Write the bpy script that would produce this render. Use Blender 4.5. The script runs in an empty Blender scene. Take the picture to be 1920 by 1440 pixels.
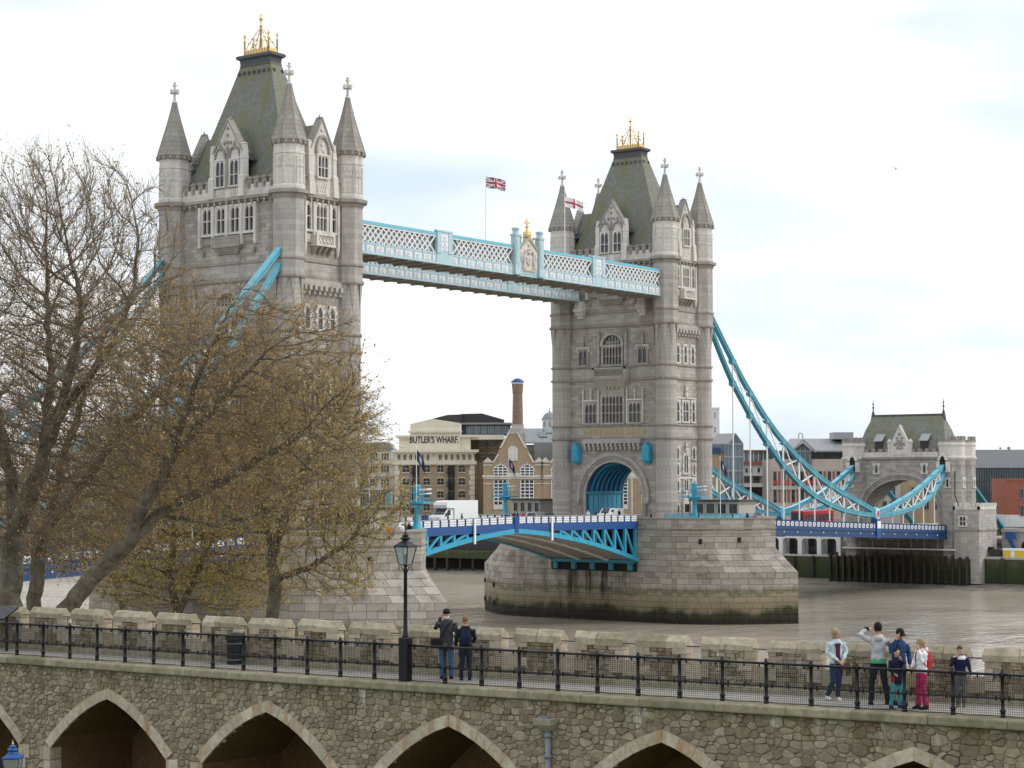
import bpy, bmesh, math, random
import numpy as np
from mathutils import Vector, Matrix
random.seed(7)
rng = np.random.default_rng(7)
scene = bpy.context.scene
COL = scene.collection
PI = math.pi

# ------------------------------------------------------------------ camera
CAM = (158.191, -166.815, 15.986)
yaw, pit, roll = 0.628, 0.049, -0.002
fw = Vector((-math.sin(yaw)*math.cos(pit), math.cos(yaw)*math.cos(pit), math.sin(pit)))
rt = Vector((math.cos(yaw), math.sin(yaw), 0)); up = rt.cross(fw)
r2 = rt*math.cos(roll)+up*math.sin(roll); u2 = -rt*math.sin(roll)+up*math.cos(roll)
cd = bpy.data.cameras.new('camera'); cam = bpy.data.objects.new('camera', cd); COL.objects.link(cam)
M = Matrix((r2, u2, -fw)).transposed().to_4x4(); M.translation = Vector(CAM); cam.matrix_world = M
cd.sensor_width = 36; cd.lens = 3602.8/1920*36; cd.clip_start = 0.5; cd.clip_end = 12000
scene.camera = cam

# ------------------------------------------------------------------ world, sun, exposure
SUN_EL, SUN_AZ = math.radians(42), math.atan2(0.75, 0.55)     # azimuth from +y (south) towards +x (west)
world = bpy.data.worlds.new('World'); scene.world = world; world.use_nodes = True
nt = world.node_tree; nt.nodes.clear()
def N(nt, t, **k):
    n = nt.nodes.new(t)
    for a, b in k.items():
        if a in n.bl_rna.properties: setattr(n, a, b)
    return n
wo = N(nt, 'ShaderNodeOutputWorld'); bg = N(nt, 'ShaderNodeBackground')
sky = N(nt, 'ShaderNodeTexSky', sky_type='NISHITA'); sky.sun_disc = False
sky.sun_elevation = SUN_EL; sky.sun_rotation = SUN_AZ
sk = N(nt, 'ShaderNodeMix', data_type='RGBA', blend_type='MULTIPLY'); sk.inputs['Factor'].default_value = 1
sk.inputs[7].default_value = (0.13, 0.13, 0.13, 1)
nt.links.new(sky.outputs[0], sk.inputs[6])
tc = N(nt, 'ShaderNodeTexCoord'); mp = N(nt, 'ShaderNodeMapping'); mp.inputs['Scale'].default_value = (2.2, 2.2, 7.5)
nz = N(nt, 'ShaderNodeTexNoise'); nz.inputs['Scale'].default_value = 1.15; nz.inputs['Detail'].default_value = 5; nz.inputs['Roughness'].default_value = 0.5
mp.inputs['Location'].default_value = (3.1, 1.7, 0.4)
nt.links.new(tc.outputs['Generated'], mp.inputs[0]); nt.links.new(mp.outputs[0], nz.inputs[0])
rp = N(nt, 'ShaderNodeValToRGB'); rp.color_ramp.elements[0].position = 0.36; rp.color_ramp.elements[1].position = 0.55
rp.color_ramp.elements[0].color = (0.54, 0.615, 0.69, 1); rp.color_ramp.elements[1].color = (0.93, 0.93, 0.925, 1)
nt.links.new(nz.outputs[0], rp.inputs[0])
mx = N(nt, 'ShaderNodeMix', data_type='RGBA'); mx.inputs['Factor'].default_value = 0.9
nt.links.new(sk.outputs[2], mx.inputs[6]); nt.links.new(rp.outputs[0], mx.inputs[7])
nt.links.new(mx.outputs[2], bg.inputs[0]); bg.inputs[1].default_value = 1.0
nt.links.new(bg.outputs[0], wo.inputs[0])
sd = bpy.data.lights.new('sun', 'SUN'); sd.energy = 1.1; sd.angle = math.radians(24); sd.color = (1, 0.96, 0.9)
sun = bpy.data.objects.new('sun', sd); COL.objects.link(sun)
sv = Vector((math.sin(SUN_AZ)*math.cos(SUN_EL), math.cos(SUN_AZ)*math.cos(SUN_EL), math.sin(SUN_EL)))
sun.rotation_euler = sv.to_track_quat('Z', 'Y').to_euler(); sun.location = (150, 120, 300)
vs = scene.view_settings; vs.view_transform = 'Standard'; vs.look = 'None'; vs.exposure = 0.55; vs.gamma = 1
try: vs.use_curve_mapping = False
except Exception: pass
scene.cycles.max_bounces = 6; scene.cycles.diffuse_bounces = 3; scene.cycles.glossy_bounces = 2
scene.cycles.transmission_bounces = 3; scene.cycles.transparent_max_bounces = 6
scene.cycles.caustics_reflective = False; scene.cycles.caustics_refractive = False

# ------------------------------------------------------------------ materials
MATS = {}
def mat(name):
    m = bpy.data.materials.new(name); m.use_nodes = True; MATS[name] = m
    t = m.node_tree; b = t.nodes['Principled BSDF']; return m, t, b
def rgb(c): return (c[0], c[1], c[2], 1)
def noise(t, vec, scale, detail=4, rough=0.55, stretch=None):
    n = N(t, 'ShaderNodeTexNoise'); n.inputs['Scale'].default_value = scale
    n.inputs['Detail'].default_value = detail; n.inputs['Roughness'].default_value = rough
    if stretch:
        mp = N(t, 'ShaderNodeMapping'); mp.inputs['Scale'].default_value = stretch
        t.links.new(vec, mp.inputs[0]); vec = mp.outputs[0]
    t.links.new(vec, n.inputs[0]); return n.outputs[0]
def ramp(t, fac, stops):
    r = N(t, 'ShaderNodeValToRGB'); e = r.color_ramp.elements
    while len(e) < len(stops): e.new(0.5)
    for i, (p, c) in enumerate(stops):
        e[i].position = p; e[i].color = rgb(c) if not isinstance(c, (int, float)) else (c, c, c, 1)
    t.links.new(fac, r.inputs[0]); return r.outputs[0]
def mixc(t, fac, a, b, blend='MIX'):
    m = N(t, 'ShaderNodeMix', data_type='RGBA', blend_type=blend)
    for sock, v in ((m.inputs[0], fac), (m.inputs[6], a), (m.inputs[7], b)):
        if isinstance(v, (int, float)): sock.default_value = v
        elif isinstance(v, tuple): sock.default_value = rgb(v)
        else: t.links.new(v, sock)
    return m.outputs[2]
def math_(t, op, a, b=0.0, clamp=False):
    m = N(t, 'ShaderNodeMath', operation=op); m.use_clamp = clamp
    for s, v in ((m.inputs[0], a), (m.inputs[1], b)):
        if isinstance(v, (int, float)): s.default_value = v
        else: t.links.new(v, s)
    return m.outputs[0]
def bump(t, b, h, strength=0.4, dist=0.05):
    n = N(t, 'ShaderNodeBump'); n.inputs['Strength'].default_value = strength; n.inputs['Distance'].default_value = dist
    t.links.new(h, n.inputs['Height']); t.links.new(n.outputs[0], b.inputs['Normal'])
def rnd(t, amp=0.3):
    """a grey that varies from object to object and island to island, centred on 1"""
    oi = N(t, 'ShaderNodeObjectInfo'); g = N(t, 'ShaderNodeNewGeometry')
    s = math_(t, 'FRACT', math_(t, 'ADD', oi.outputs['Random'], g.outputs['Random Per Island']))
    return math_(t, 'ADD', math_(t, 'MULTIPLY', s, amp), 1-amp/2), s
def worldpos(t):
    return N(t, 'ShaderNodeNewGeometry').outputs['Position']

def plain(name, c, rough=0.6, metal=0.0, var=0.12, scale=3.0, spec=0.4, streak=0.0):
    m, t, b = mat(name)
    pos = worldpos(t)
    n = noise(t, pos, scale, 3)
    col = mixc(t, math_(t, 'MULTIPLY', n, 1.0), tuple(x*(1-var) for x in c), tuple(min(1, x*(1+var)) for x in c))
    if streak:
        s = noise(t, pos, 1.0, 4, 0.6, (2.2, 2.2, 0.18))
        col = mixc(t, ramp(t, s, [(0.5, 0.0), (0.72, streak)]), col, tuple(x*0.35 for x in c))
    t.links.new(col, b.inputs['Base Color'])
    b.inputs['Roughness'].default_value = rough; b.inputs['Metallic'].default_value = metal
    b.inputs['Specular IOR Level'].default_value = spec
    return m
def stone(name, c, course=0.5, block=1.1, var=0.14, mortar=0.62, grime=0.5, dark=(0.10, 0.09, 0.08), fleck=0.1, bs=0.5, msize=0.02, island=0.0, grime_hi=0.75):
    m, t, b = mat(name)
    pos = worldpos(t)
    uv = N(t, 'ShaderNodeUVMap').outputs[0]
    br = N(t, 'ShaderNodeTexBrick'); br.inputs['Scale'].default_value = 1.0
    br.inputs['Brick Width'].default_value = block; br.inputs['Row Height'].default_value = course
    br.inputs['Mortar Size'].default_value = msize; br.inputs['Mortar Smooth'].default_value = 0.3; br.inputs['Bias'].default_value = 0.0
    br.inputs['Color1'].default_value = rgb(tuple(x*(1-var) for x in c)); br.inputs['Color2'].default_value = rgb(tuple(min(1, x*(1+var)) for x in c))
    br.inputs['Mortar'].default_value = rgb(tuple(x*mortar for x in c))
    t.links.new(uv, br.inputs[0])
    col = br.outputs[0]
    fine = noise(t, pos, 6.0, 5, 0.65)
    col = mixc(t, ramp(t, fine, [(0.3, 1-fleck*2), (0.7, 1+fleck)]), col, col, 'MIX')
    col = mixc(t, 1.0, col, ramp(t, fine, [(0.3, 1-fleck), (0.7, 1.0)]), 'MULTIPLY')
    big = noise(t, pos, 0.35, 5, 0.6)
    st = noise(t, pos, 1.0, 5, 0.62, (0.9, 0.9, 0.13))
    g = math_(t, 'MULTIPLY', ramp(t, st, [(0.42, 0.0), (grime_hi, 1.0)]), ramp(t, big, [(0.32, 0.15), (0.66, 1.0)]))
    col = mixc(t, math_(t, 'MULTIPLY', g, grime), col, dark)
    if island:
        v, s = rnd(t, island); col = mixc(t, 1.0, col, v, 'MULTIPLY')
    t.links.new(col, b.inputs['Base Color'])
    b.inputs['Roughness'].default_value = 0.88; b.inputs['Specular IOR Level'].default_value = 0.25
    h = math_(t, 'ADD', math_(t, 'MULTIPLY', br.outputs['Fac'], -1.0), math_(t, 'MULTIPLY', fine, 0.5))
    bump(t, b, h, bs, 0.04)
    return m

stone('granite', (0.42, 0.388, 0.353), 0.46, 1.05, 0.23, 0.66, 0.75, dark=(0.17, 0.145, 0.125))
stone('granite_dressed', (0.455, 0.427, 0.395), 0.6, 1.5, 0.14, 0.74, 0.7, dark=(0.17, 0.15, 0.13))
stone('portland', (0.70, 0.67, 0.62), 0.6, 1.2, 0.05, 0.85, 0.6, dark=(0.22, 0.20, 0.17), grime_hi=0.7)
stone('weathered', (0.36, 0.335, 0.30), 0.55, 0.8, 0.10, 0.6, 0.55, dark=(0.13, 0.12, 0.10))
stone('moulding', (0.36, 0.33, 0.295), 0.6, 1.6, 0.08, 0.75, 0.7, dark=(0.11, 0.10, 0.09))
stone('cream', (0.75, 0.70, 0.57), 2.0, 3.0, 0.03, 0.92, 0.3, dark=(0.35, 0.31, 0.23))
stone('chimney_brick', (0.27, 0.185, 0.125), 0.09, 0.26, 0.2, 0.9, 0.5, dark=(0.12, 0.09, 0.07), bs=0.2, msize=0.008)
stone('stock_brick', (0.41, 0.315, 0.21), 0.09, 0.26, 0.22, 0.9, 0.35, dark=(0.16, 0.11, 0.07), bs=0.2, msize=0.008)
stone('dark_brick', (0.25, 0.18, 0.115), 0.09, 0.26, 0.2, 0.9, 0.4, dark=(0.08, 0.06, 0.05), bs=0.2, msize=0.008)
stone('red_brick', (0.36, 0.13, 0.085), 0.09, 0.26, 0.15, 1.0, 0.25, dark=(0.16, 0.07, 0.05), bs=0.2, msize=0.008)
stone('concrete', (0.46, 0.44, 0.41), 1.2, 2.4, 0.04, 0.85, 0.45, dark=(0.16, 0.15, 0.14))
stone('dark_timber', (0.055, 0.047, 0.038), 6.0, 0.35, 0.35, 0.4, 0.6, dark=(0.03, 0.045, 0.02))
plain('paint_sky', (0.045, 0.35, 0.52), 0.45, var=0.15, streak=0.4)
plain('paint_chain', (0.17, 0.50, 0.63), 0.42, var=0.14, streak=0.35)
plain('paint_teal', (0.03, 0.23, 0.31), 0.45, var=0.1)
plain('paint_pale', (0.44, 0.61, 0.66), 0.5, var=0.14, streak=0.4)
plain('paint_web', (0.075, 0.31, 0.40), 0.45, var=0.14, streak=0.4)
plain('paint_navy', (0.018, 0.06, 0.17), 0.42, var=0.15)
plain('paint_royal', (0.022, 0.085, 0.27), 0.4, var=0.15)
plain('paint_white', (0.74, 0.76, 0.77), 0.5, var=0.07, streak=0.3)
plain('paint_pure', (0.82, 0.83, 0.83), 0.45, var=0.04)
plain('gold', (0.80, 0.56, 0.22), 0.4, metal=0.3, var=0.15)
plain('lead', (0.075, 0.075, 0.08), 0.55, var=0.25)
plain('soffit', (0.30, 0.28, 0.255), 0.85, var=0.35, scale=1.2)
plain('black_iron', (0.012, 0.012, 0.014), 0.45, var=0.2)
plain('red_paint', (0.48, 0.03, 0.03), 0.4, var=0.1)
plain('asphalt', (0.06, 0.058, 0.055), 0.9, var=0.2)
plain('rubber', (0.015, 0.015, 0.015), 0.8)
plain('bronze_green', (0.42, 0.37, 0.24), 0.6)
plain('yellow_paint', (0.75, 0.50, 0.03), 0.5)
plain('orange_paint', (0.75, 0.20, 0.02), 0.5)
plain('grey_metal', (0.32, 0.33, 0.34), 0.5, var=0.15)
plain('zinc', (0.24, 0.25, 0.26), 0.5, var=0.2, streak=0.3)
plain('charcoal', (0.045, 0.042, 0.042), 0.7, var=0.2)
plain('plaster_white', (0.72, 0.72, 0.70), 0.8, var=0.05, streak=0.3)
plain('pink_stone', (0.50, 0.42, 0.37), 0.85, var=0.08, streak=0.3)
plain('dark_interior', (0.02, 0.018, 0.016), 0.9)
plain('skin', (0.55, 0.30, 0.21), 0.55, var=0.06)
m, t, b = mat('glass_dark')
n = noise(t, worldpos(t), 0.9, 3)
t.links.new(ramp(t, n, [(0.35, (0.016, 0.018, 0.022)), (0.65, (0.07, 0.075, 0.085))]), b.inputs['Base Color'])
b.inputs['Roughness'].default_value = 0.12; b.inputs['Specular IOR Level'].default_value = 0.55
m, t, b = mat('glass_teal')
n = noise(t, worldpos(t), 0.25, 3)
t.links.new(ramp(t, n, [(0.3, (0.03, 0.06, 0.08)), (0.7, (0.14, 0.20, 0.23))]), b.inputs['Base Color'])
b.inputs['Roughness'].default_value = 0.1; b.inputs['Specular IOR Level'].default_value = 0.8
plain('glass_pale', (0.42, 0.44, 0.45), 0.25, var=0.25, scale=1.5)
m, t, b = mat('slate')
pos = worldpos(t); uv = N(t, 'ShaderNodeUVMap').outputs[0]
br = N(t, 'ShaderNodeTexBrick'); br.inputs['Scale'].default_value = 1; br.inputs['Brick Width'].default_value = 0.36; br.inputs['Row Height'].default_value = 0.26
br.inputs['Mortar Size'].default_value = 0.012
br.inputs['Color1'].default_value = rgb((0.155, 0.165, 0.155)); br.inputs['Color2'].default_value = rgb((0.225, 0.235, 0.22)); br.inputs['Mortar'].default_value = rgb((0.11, 0.115, 0.11))
t.links.new(uv, br.inputs[0])
s = noise(t, pos, 1.0, 5, 0.6, (0.75, 0.75, 0.10)); s2 = noise(t, pos, 0.28, 4)
f = math_(t, 'MULTIPLY', ramp(t, s, [(0.36, 0.0), (0.60, 1.0)]), ramp(t, s2, [(0.33, 0.0), (0.56, 1.0)]))
col = mixc(t, math_(t, 'MULTIPLY', f, 0.75), br.outputs[0], (0.17, 0.165, 0.055))
t.links.new(col, b.inputs['Base Color']); b.inputs['Roughness'].default_value = 0.75
bump(t, b, br.outputs['Fac'], 0.3, -0.02)

# pier granite with the tide marks: dark weed near the water, pale washed band, moss line, clean stone above
m, t, b = mat('pier_granite')
pos = worldpos(t); sep = N(t, 'ShaderNodeSeparateXYZ'); t.links.new(pos, sep.inputs[0])
v, s = rnd(t, 0.22)
fine = noise(t, pos, 5.0, 5, 0.65)
base = mixc(t, s, (0.325, 0.297, 0.255), (0.43, 0.39, 0.34))
base = mixc(t, 1.0, base, v, 'MULTIPLY'); base = mixc(t, 1.0, base, ramp(t, fine, [(0.3, 0.8), (0.7, 1.05)]), 'MULTIPLY')
wob = noise(t, pos, 0.16, 5, 0.6); wob2 = noise(t, pos, 1.0, 4, 0.6, (0.7, 0.7, 0.25))
zz = math_(t, 'ADD', sep.outputs[2], math_(t, 'ADD', math_(t, 'MULTIPLY', math_(t, 'SUBTRACT', wob, 0.5), 2.8), math_(t, 'MULTIPLY', math_(t, 'SUBTRACT', wob2, 0.5), 2.2)))
zn = math_(t, 'DIVIDE', math_(t, 'ADD', zz, 6.0), 12.0, True)
tide = ramp(t, zn, [(0.0, (0.016, 0.013, 0.009)), (0.17, (0.024, 0.020, 0.013)), (0.22, (0.035, 0.042, 0.014)), (0.28, (0.20, 0.17, 0.105)), (0.42, (0.30, 0.255, 0.175)), (0.46, (0.13, 0.125, 0.065)), (0.50, (0.20, 0.18, 0.125)), (0.55, (0.40, 0.36, 0.31))])
fac = ramp(t, zn, [(0.0, 1.0), (0.44, 0.92), (0.50, 0.7), (0.58, 0.0)])
col = mixc(t, fac, base, tide)
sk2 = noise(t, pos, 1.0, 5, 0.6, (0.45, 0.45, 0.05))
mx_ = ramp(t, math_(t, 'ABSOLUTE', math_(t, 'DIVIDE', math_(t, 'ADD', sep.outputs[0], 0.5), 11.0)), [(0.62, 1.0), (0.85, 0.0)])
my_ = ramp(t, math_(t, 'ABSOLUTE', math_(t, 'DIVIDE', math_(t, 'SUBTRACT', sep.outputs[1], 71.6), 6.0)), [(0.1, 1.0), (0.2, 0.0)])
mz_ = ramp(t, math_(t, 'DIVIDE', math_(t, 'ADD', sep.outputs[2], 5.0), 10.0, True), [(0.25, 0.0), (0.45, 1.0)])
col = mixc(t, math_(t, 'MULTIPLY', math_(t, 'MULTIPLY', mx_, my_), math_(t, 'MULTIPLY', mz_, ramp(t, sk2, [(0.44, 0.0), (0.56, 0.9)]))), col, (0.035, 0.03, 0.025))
stn = noise(t, pos, 1.0, 5, 0.65, (0.35, 0.35, 0.6))
up_f = ramp(t, math_(t, 'DIVIDE', sep.outputs[2], 12.0, True), [(0.05, 0.0), (0.15, 1.0), (0.45, 1.0), (0.62, 0.25)])
col = mixc(t, math_(t, 'MULTIPLY', math_(t, 'MULTIPLY', ramp(t, stn, [(0.50, 0.0), (0.72, 1.0)]), 0.75), up_f), col, (0.085, 0.075, 0.06))
t.links.new(col, b.inputs['Base Color']); b.inputs['Roughness'].default_value = 0.85
b.inputs['Specular IOR Level'].default_value = 0.3
bump(t, b, fine, 0.3, 0.05)

simple_joint = plain('pier_joint', (0.12, 0.105, 0.085), 0.95, var=0.3)
m, t, b = mat('weed_wall')
pos = worldpos(t); sep = N(t, 'ShaderNodeSeparateXYZ'); t.links.new(pos, sep.inputs[0])
wob = noise(t, pos, 0.5, 5, 0.65); wb2 = noise(t, pos, 1.0, 5, 0.65, (1.6, 1.6, 0.12))
zz = math_(t, 'ADD', sep.outputs[2], math_(t, 'ADD', math_(t, 'MULTIPLY', math_(t, 'SUBTRACT', wob, 0.5), 4.0), math_(t, 'MULTIPLY', math_(t, 'SUBTRACT', wb2, 0.5), 6.0)))
zn = math_(t, 'DIVIDE', math_(t, 'ADD', zz, 6.0), 12.0, True)
col = ramp(t, zn, [(0.0, (0.03, 0.028, 0.018)), (0.25, (0.03, 0.045, 0.014)), (0.46, (0.05, 0.06, 0.02)), (0.56, (0.10, 0.09, 0.065)), (0.8, (0.20, 0.18, 0.15))])
t.links.new(col, b.inputs['Base Color']); b.inputs['Roughness'].default_value = 0.9

# river
m, t, b = mat('river_water')
pos = worldpos(t)
w1 = noise(t, pos, 1.0, 3, 0.6, (0.8, 0.42, 1)); w2 = noise(t, pos, 1.0, 3, 0.55, (0.12, 0.07, 1)); w3 = noise(t, pos, 0.02, 3, 0.5)
big = noise(t, pos, 1.0, 3, 0.5, (0.012, 0.03, 1))
t.links.new(mixc(t, big, (0.36, 0.31, 0.245), (0.43, 0.385, 0.32)), b.inputs['Base Color'])
t.links.new(ramp(t, w3, [(0.35, 0.10), (0.65, 0.22)]), b.inputs['Roughness'])
b.inputs['IOR'].default_value = 1.33
h = math_(t, 'ADD', math_(t, 'MULTIPLY', w1, 0.32), w2)
bump(t, b, h, 1.0, 0.42)

def simple_ground(name, c1, c2, sc=0.6, rough=0.95):
    m, t, b = mat(name)
    n = noise(t, worldpos(t), sc, 6, 0.65)
    t.links.new(ramp(t, n, [(0.3, c1), (0.7, c2)]), b.inputs['Base Color']); b.inputs['Roughness'].default_value = rough
    bump(t, b, n, 0.4, 0.1); return m
simple_ground('mud', (0.10, 0.085, 0.065), (0.24, 0.21, 0.17), 0.5)
simple_ground('pavement', (0.26, 0.24, 0.215), (0.37, 0.345, 0.31), 1.5)
simple_ground('walk_paving', (0.30, 0.28, 0.25), (0.40, 0.375, 0.34), 2.5)
simple_ground('lawn', (0.04, 0.075, 0.02), (0.08, 0.12, 0.035), 0.8)

# ------------------------------------------------------------------ mesh builder
class MB:
    def __init__(s, o=(0, 0, 0), a=(1, 0, 0), b=(0, 1, 0), c=(0, 0, 1)):
        s.v = []; s.f = []; s.mi = []; s.cur = 0; s.fr(o, a, b, c)
    def fr(s, o=(0, 0, 0), a=(1, 0, 0), b=(0, 1, 0), c=(0, 0, 1)):
        s.o, s.a, s.b, s.c = o, a, b, c
        det = (a[0]*(b[1]*c[2]-b[2]*c[1])-a[1]*(b[0]*c[2]-b[2]*c[0])+a[2]*(b[0]*c[1]-b[1]*c[0]))
        s.flip = det < 0; return s
    def pt(s, p):
        o, a, b, c = s.o, s.a, s.b, s.c
        return (o[0]+a[0]*p[0]+b[0]*p[1]+c[0]*p[2], o[1]+a[1]*p[0]+b[1]*p[1]+c[1]*p[2], o[2]+a[2]*p[0]+b[2]*p[1]+c[2]*p[2])
    def add(s, vs, fs):
        n = len(s.v); s.v.extend(s.pt(p) for p in vs)
        for f in fs:
            f = [n+i for i in f]
            s.f.append(f[::-1] if s.flip else f); s.mi.append(s.cur)
        return s
    def box(s, x0, x1, y0, y1, z0, z1):
        if x0 > x1: x0, x1 = x1, x0
        if y0 > y1: y0, y1 = y1, y0
        if z0 > z1: z0, z1 = z1, z0
        return s.add([(x0,y0,z0),(x1,y0,z0),(x1,y1,z0),(x0,y1,z0),(x0,y0,z1),(x1,y0,z1),(x1,y1,z1),(x0,y1,z1)],
              [(0,3,2,1),(4,5,6,7),(0,1,5,4),(1,2,6,5),(2,3,7,6),(3,0,4,7)])
    def bevbox(s, x0, x1, y0, y1, z0, z1, e):
        """box with its four upper edges chamfered"""
        return s.rings([[(x0,y0,z0),(x1,y0,z0),(x1,y1,z0),(x0,y1,z0)],[(x0,y0,z1-e),(x1,y0,z1-e),(x1,y1,z1-e),(x0,y1,z1-e)],[(x0+e,y0+e,z1),(x1-e,y0+e,z1),(x1-e,y1-e,z1),(x0+e,y1-e,z1)]])
    def rings(s, R, cap0=True, cap1=True, closed=True):
        """R: list of rings (counter-clockwise seen from the end they move towards)"""
        n = len(R[0]); vs = [p for r in R for p in r]; fs = []
        for i in range(len(R)-1):
            for j in range(n if closed else n-1):
                k = (j+1) % n
                fs.append((i*n+j, i*n+k, (i+1)*n+k, (i+1)*n+j))
        if cap0: fs.append(tuple(range(n))[::-1])
        if cap1: fs.append(tuple((len(R)-1)*n+j for j in range(n)))
        return s.add(vs, fs)
    def prism(s, poly, z0, z1, poly2=None):
        poly2 = poly2 or poly
        return s.rings([[(x, y, z0) for x, y in poly], [(x, y, z1) for x, y in poly2]])
    def plate(s, poly, d0, d1):
        """polygon in the (s, z) plane, extruded from depth d0 to d1 (second axis)"""
        return s.rings([[(x, d1, z) for x, z in poly], [(x, d0, z) for x, z in poly]])
    def lathe(s, prof, n=12, cx=0, cy=0, ph=0.0, sx=1, sy=1):
        R = [[(cx+sx*r*math.cos(ph+2*PI*j/n), cy+sy*r*math.sin(ph+2*PI*j/n), z) for j in range(n)] for r, z in prof]
        return s.rings(R)
    def bar(s, p, q, w, h, upv=(0, 0, 1)):
        p = Vector(p); q = Vector(q); d = (q-p).normalized(); U = Vector(upv)
        a = d.cross(U)
        if a.length < 1e-4: a = d.cross(Vector((1, 0, 0)))
        a.normalize(); b = a.cross(d)
        R = []
        for c in (p, q):
            R.append([tuple(c+a*w/2*i+b*h/2*j) for i, j in ((-1, -1), (1, -1), (1, 1), (-1, 1))])
        return s.rings(R[::-1] if False else [r[::-1] for r in R])
    def tube(s, pts, r, n=6, cap=True):
        pts = [Vector(p) for p in pts]; rs = r if isinstance(r, (list, tuple)) else [r]*len(pts)
        R = []; a = None
        for i, p in enumerate(pts):
            d = (pts[min(i+1, len(pts)-1)]-pts[max(i-1, 0)]).normalized()
            if a is None:
                a = d.cross(Vector((0, 0, 1)))
                if a.length < 1e-3: a = d.cross(Vector((1, 0, 0)))
            a = (a-d*a.dot(d)).normalized(); b = d.cross(a)
            R.append([tuple(p+(a*math.cos(2*PI*j/n)+b*math.sin(2*PI*j/n))*rs[i]) for j in range(n)])
        return s.rings(R, cap, cap)
    def sphere(s, c, r, n=10, m=6, sx=1, sy=1, sz=1):
        R = []
        for i in range(m+1):
            a = -PI/2+PI*i/m; rr = max(1e-3, math.cos(a))
            R.append([(c[0]+sx*r*rr*math.cos(2*PI*j/n), c[1]+sy*r*rr*math.sin(2*PI*j/n), c[2]+sz*r*math.sin(a)) for j in range(n)])
        return s.rings(R)
    def mesh(s, name, mats, smooth=False, uv=True):
        me = bpy.data.meshes.new(name); me.from_pydata(s.v, [], s.f)
        if isinstance(mats, str): mats = [mats]
        for m in mats: me.materials.append(MATS[m])
        if len(mats) > 1: me.polygons.foreach_set('material_index', s.mi)
        if smooth: me.polygons.foreach_set('use_smooth', [True]*len(s.f))
        if uv: box_uv(me)
        me.update(); return me
    def obj(s, name, mats, parent=None, smooth=False, uv=True):
        return link(name, s.mesh(name, mats, smooth, uv), parent)
def box_uv(me):
    n = len(me.loops)
    if n == 0: return
    co = np.empty(len(me.vertices)*3, np.float32); me.vertices.foreach_get('co', co); co = co.reshape(-1, 3)
    vi = np.empty(n, np.int32); me.loops.foreach_get('vertex_index', vi)
    nf = len(me.polygons); nr = np.empty(nf*3, np.float32); me.polygons.foreach_get('normal', nr); nr = nr.reshape(-1, 3)
    tot = np.empty(nf, np.int32); me.polygons.foreach_get('loop_total', tot)
    ln = np.repeat(nr, tot, axis=0); p = co[vi]
    hl = np.hypot(ln[:, 0], ln[:, 1]); flat = np.abs(ln[:, 2]) > 0.85
    tx = np.where(hl > 1e-6, -ln[:, 1]/np.maximum(hl, 1e-6), 1); ty = np.where(hl > 1e-6, ln[:, 0]/np.maximum(hl, 1e-6), 0)
    u = p[:, 0]*tx+p[:, 1]*ty; v = p[:, 2]/np.maximum(hl, 0.2)
    u = np.where(flat, p[:, 0], u); v = np.where(flat, p[:, 1], v)
    uvl = me.uv_layers.new(name='UVMap'); uvl.data.foreach_set('uv', np.stack([u, v], 1).astype(np.float32).ravel())
def link(name, me, parent=None):
    o = bpy.data.objects.new(name, me); COL.objects.link(o)
    if parent is not None: o.parent = parent
    return o
def tag(o, label, cat, group=None):
    o['label'] = label; o['category'] = cat
    if group: o['group'] = group
    return o
def thing(name, label, cat, loc=(0, 0, 0), rz=0.0, group=None):
    o = link(name, None); o.location = loc; o.rotation_euler = (0, 0, rz); o.empty_display_size = 0.5
    return tag(o, label, cat, group)
def struct(o): o['kind'] = 'structure'; return o
def stuff(o): o['kind'] = 'stuff'; return o
def copy_tree(o, parent=None):
    c = o.copy(); COL.objects.link(c); c.parent = parent
    for ch in list(o.children): copy_tree(ch, c)
    return c
def inst(name, me, parent, loc=(0, 0, 0), rz=0.0, scale=None):
    o = link(name, me, parent); o.location = loc; o.rotation_euler = (0, 0, rz)
    if scale: o.scale = scale
    return o
def octo(r, n=8, ph=PI/8, cx=0, cy=0): return [(cx+r*math.cos(ph+2*PI*j/n), cy+r*math.sin(ph+2*PI*j/n)) for j in range(n)]
# ================================================================== the setting
def sheet(name, x0, x1, y0, y1, z, m):
    o = MB().add([(x0, y0, z), (x1, y0, z), (x1, y1, z), (x0, y1, z)], [(0, 1, 2, 3)]).obj(name, m); return struct(o)
sheet('river_water', -3000, 3000, -300, 600, -5.0, 'river_water')
sheet('north_bank_ground', -3000, 3000, -4000, -84, 4.0, 'pavement')
sheet('south_bank_ground', -3000, 3000, 190, 6000, 4.2, 'pavement')
struct(MB().box(-3000, 3000, -84, -83.2, -7, 4.3).obj('wharf_edge', 'concrete'))
# foreshore on the far side
m = MB(); nx = 60; vs = []; fs = []
for i in range(nx+1):
    x = -420+i*10.0; e = 3*math.sin(i*0.7)+2*math.sin(i*1.9)
    q = 8 if x < -60 else 0; vs += [(x, 171+e*0.5-q, -5.25), (x, 174+0.3*e-q*0.5, -4.75), (x, 177, -4.3+q*0.06), (x, 184, -3.4)]
for i in range(nx):
    for k in range(3): a = i*4+k; fs.append((a, a+4, a+5, a+1))
m.add(vs, fs); struct(m.obj('mud_foreshore', 'mud', smooth=True))

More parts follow.
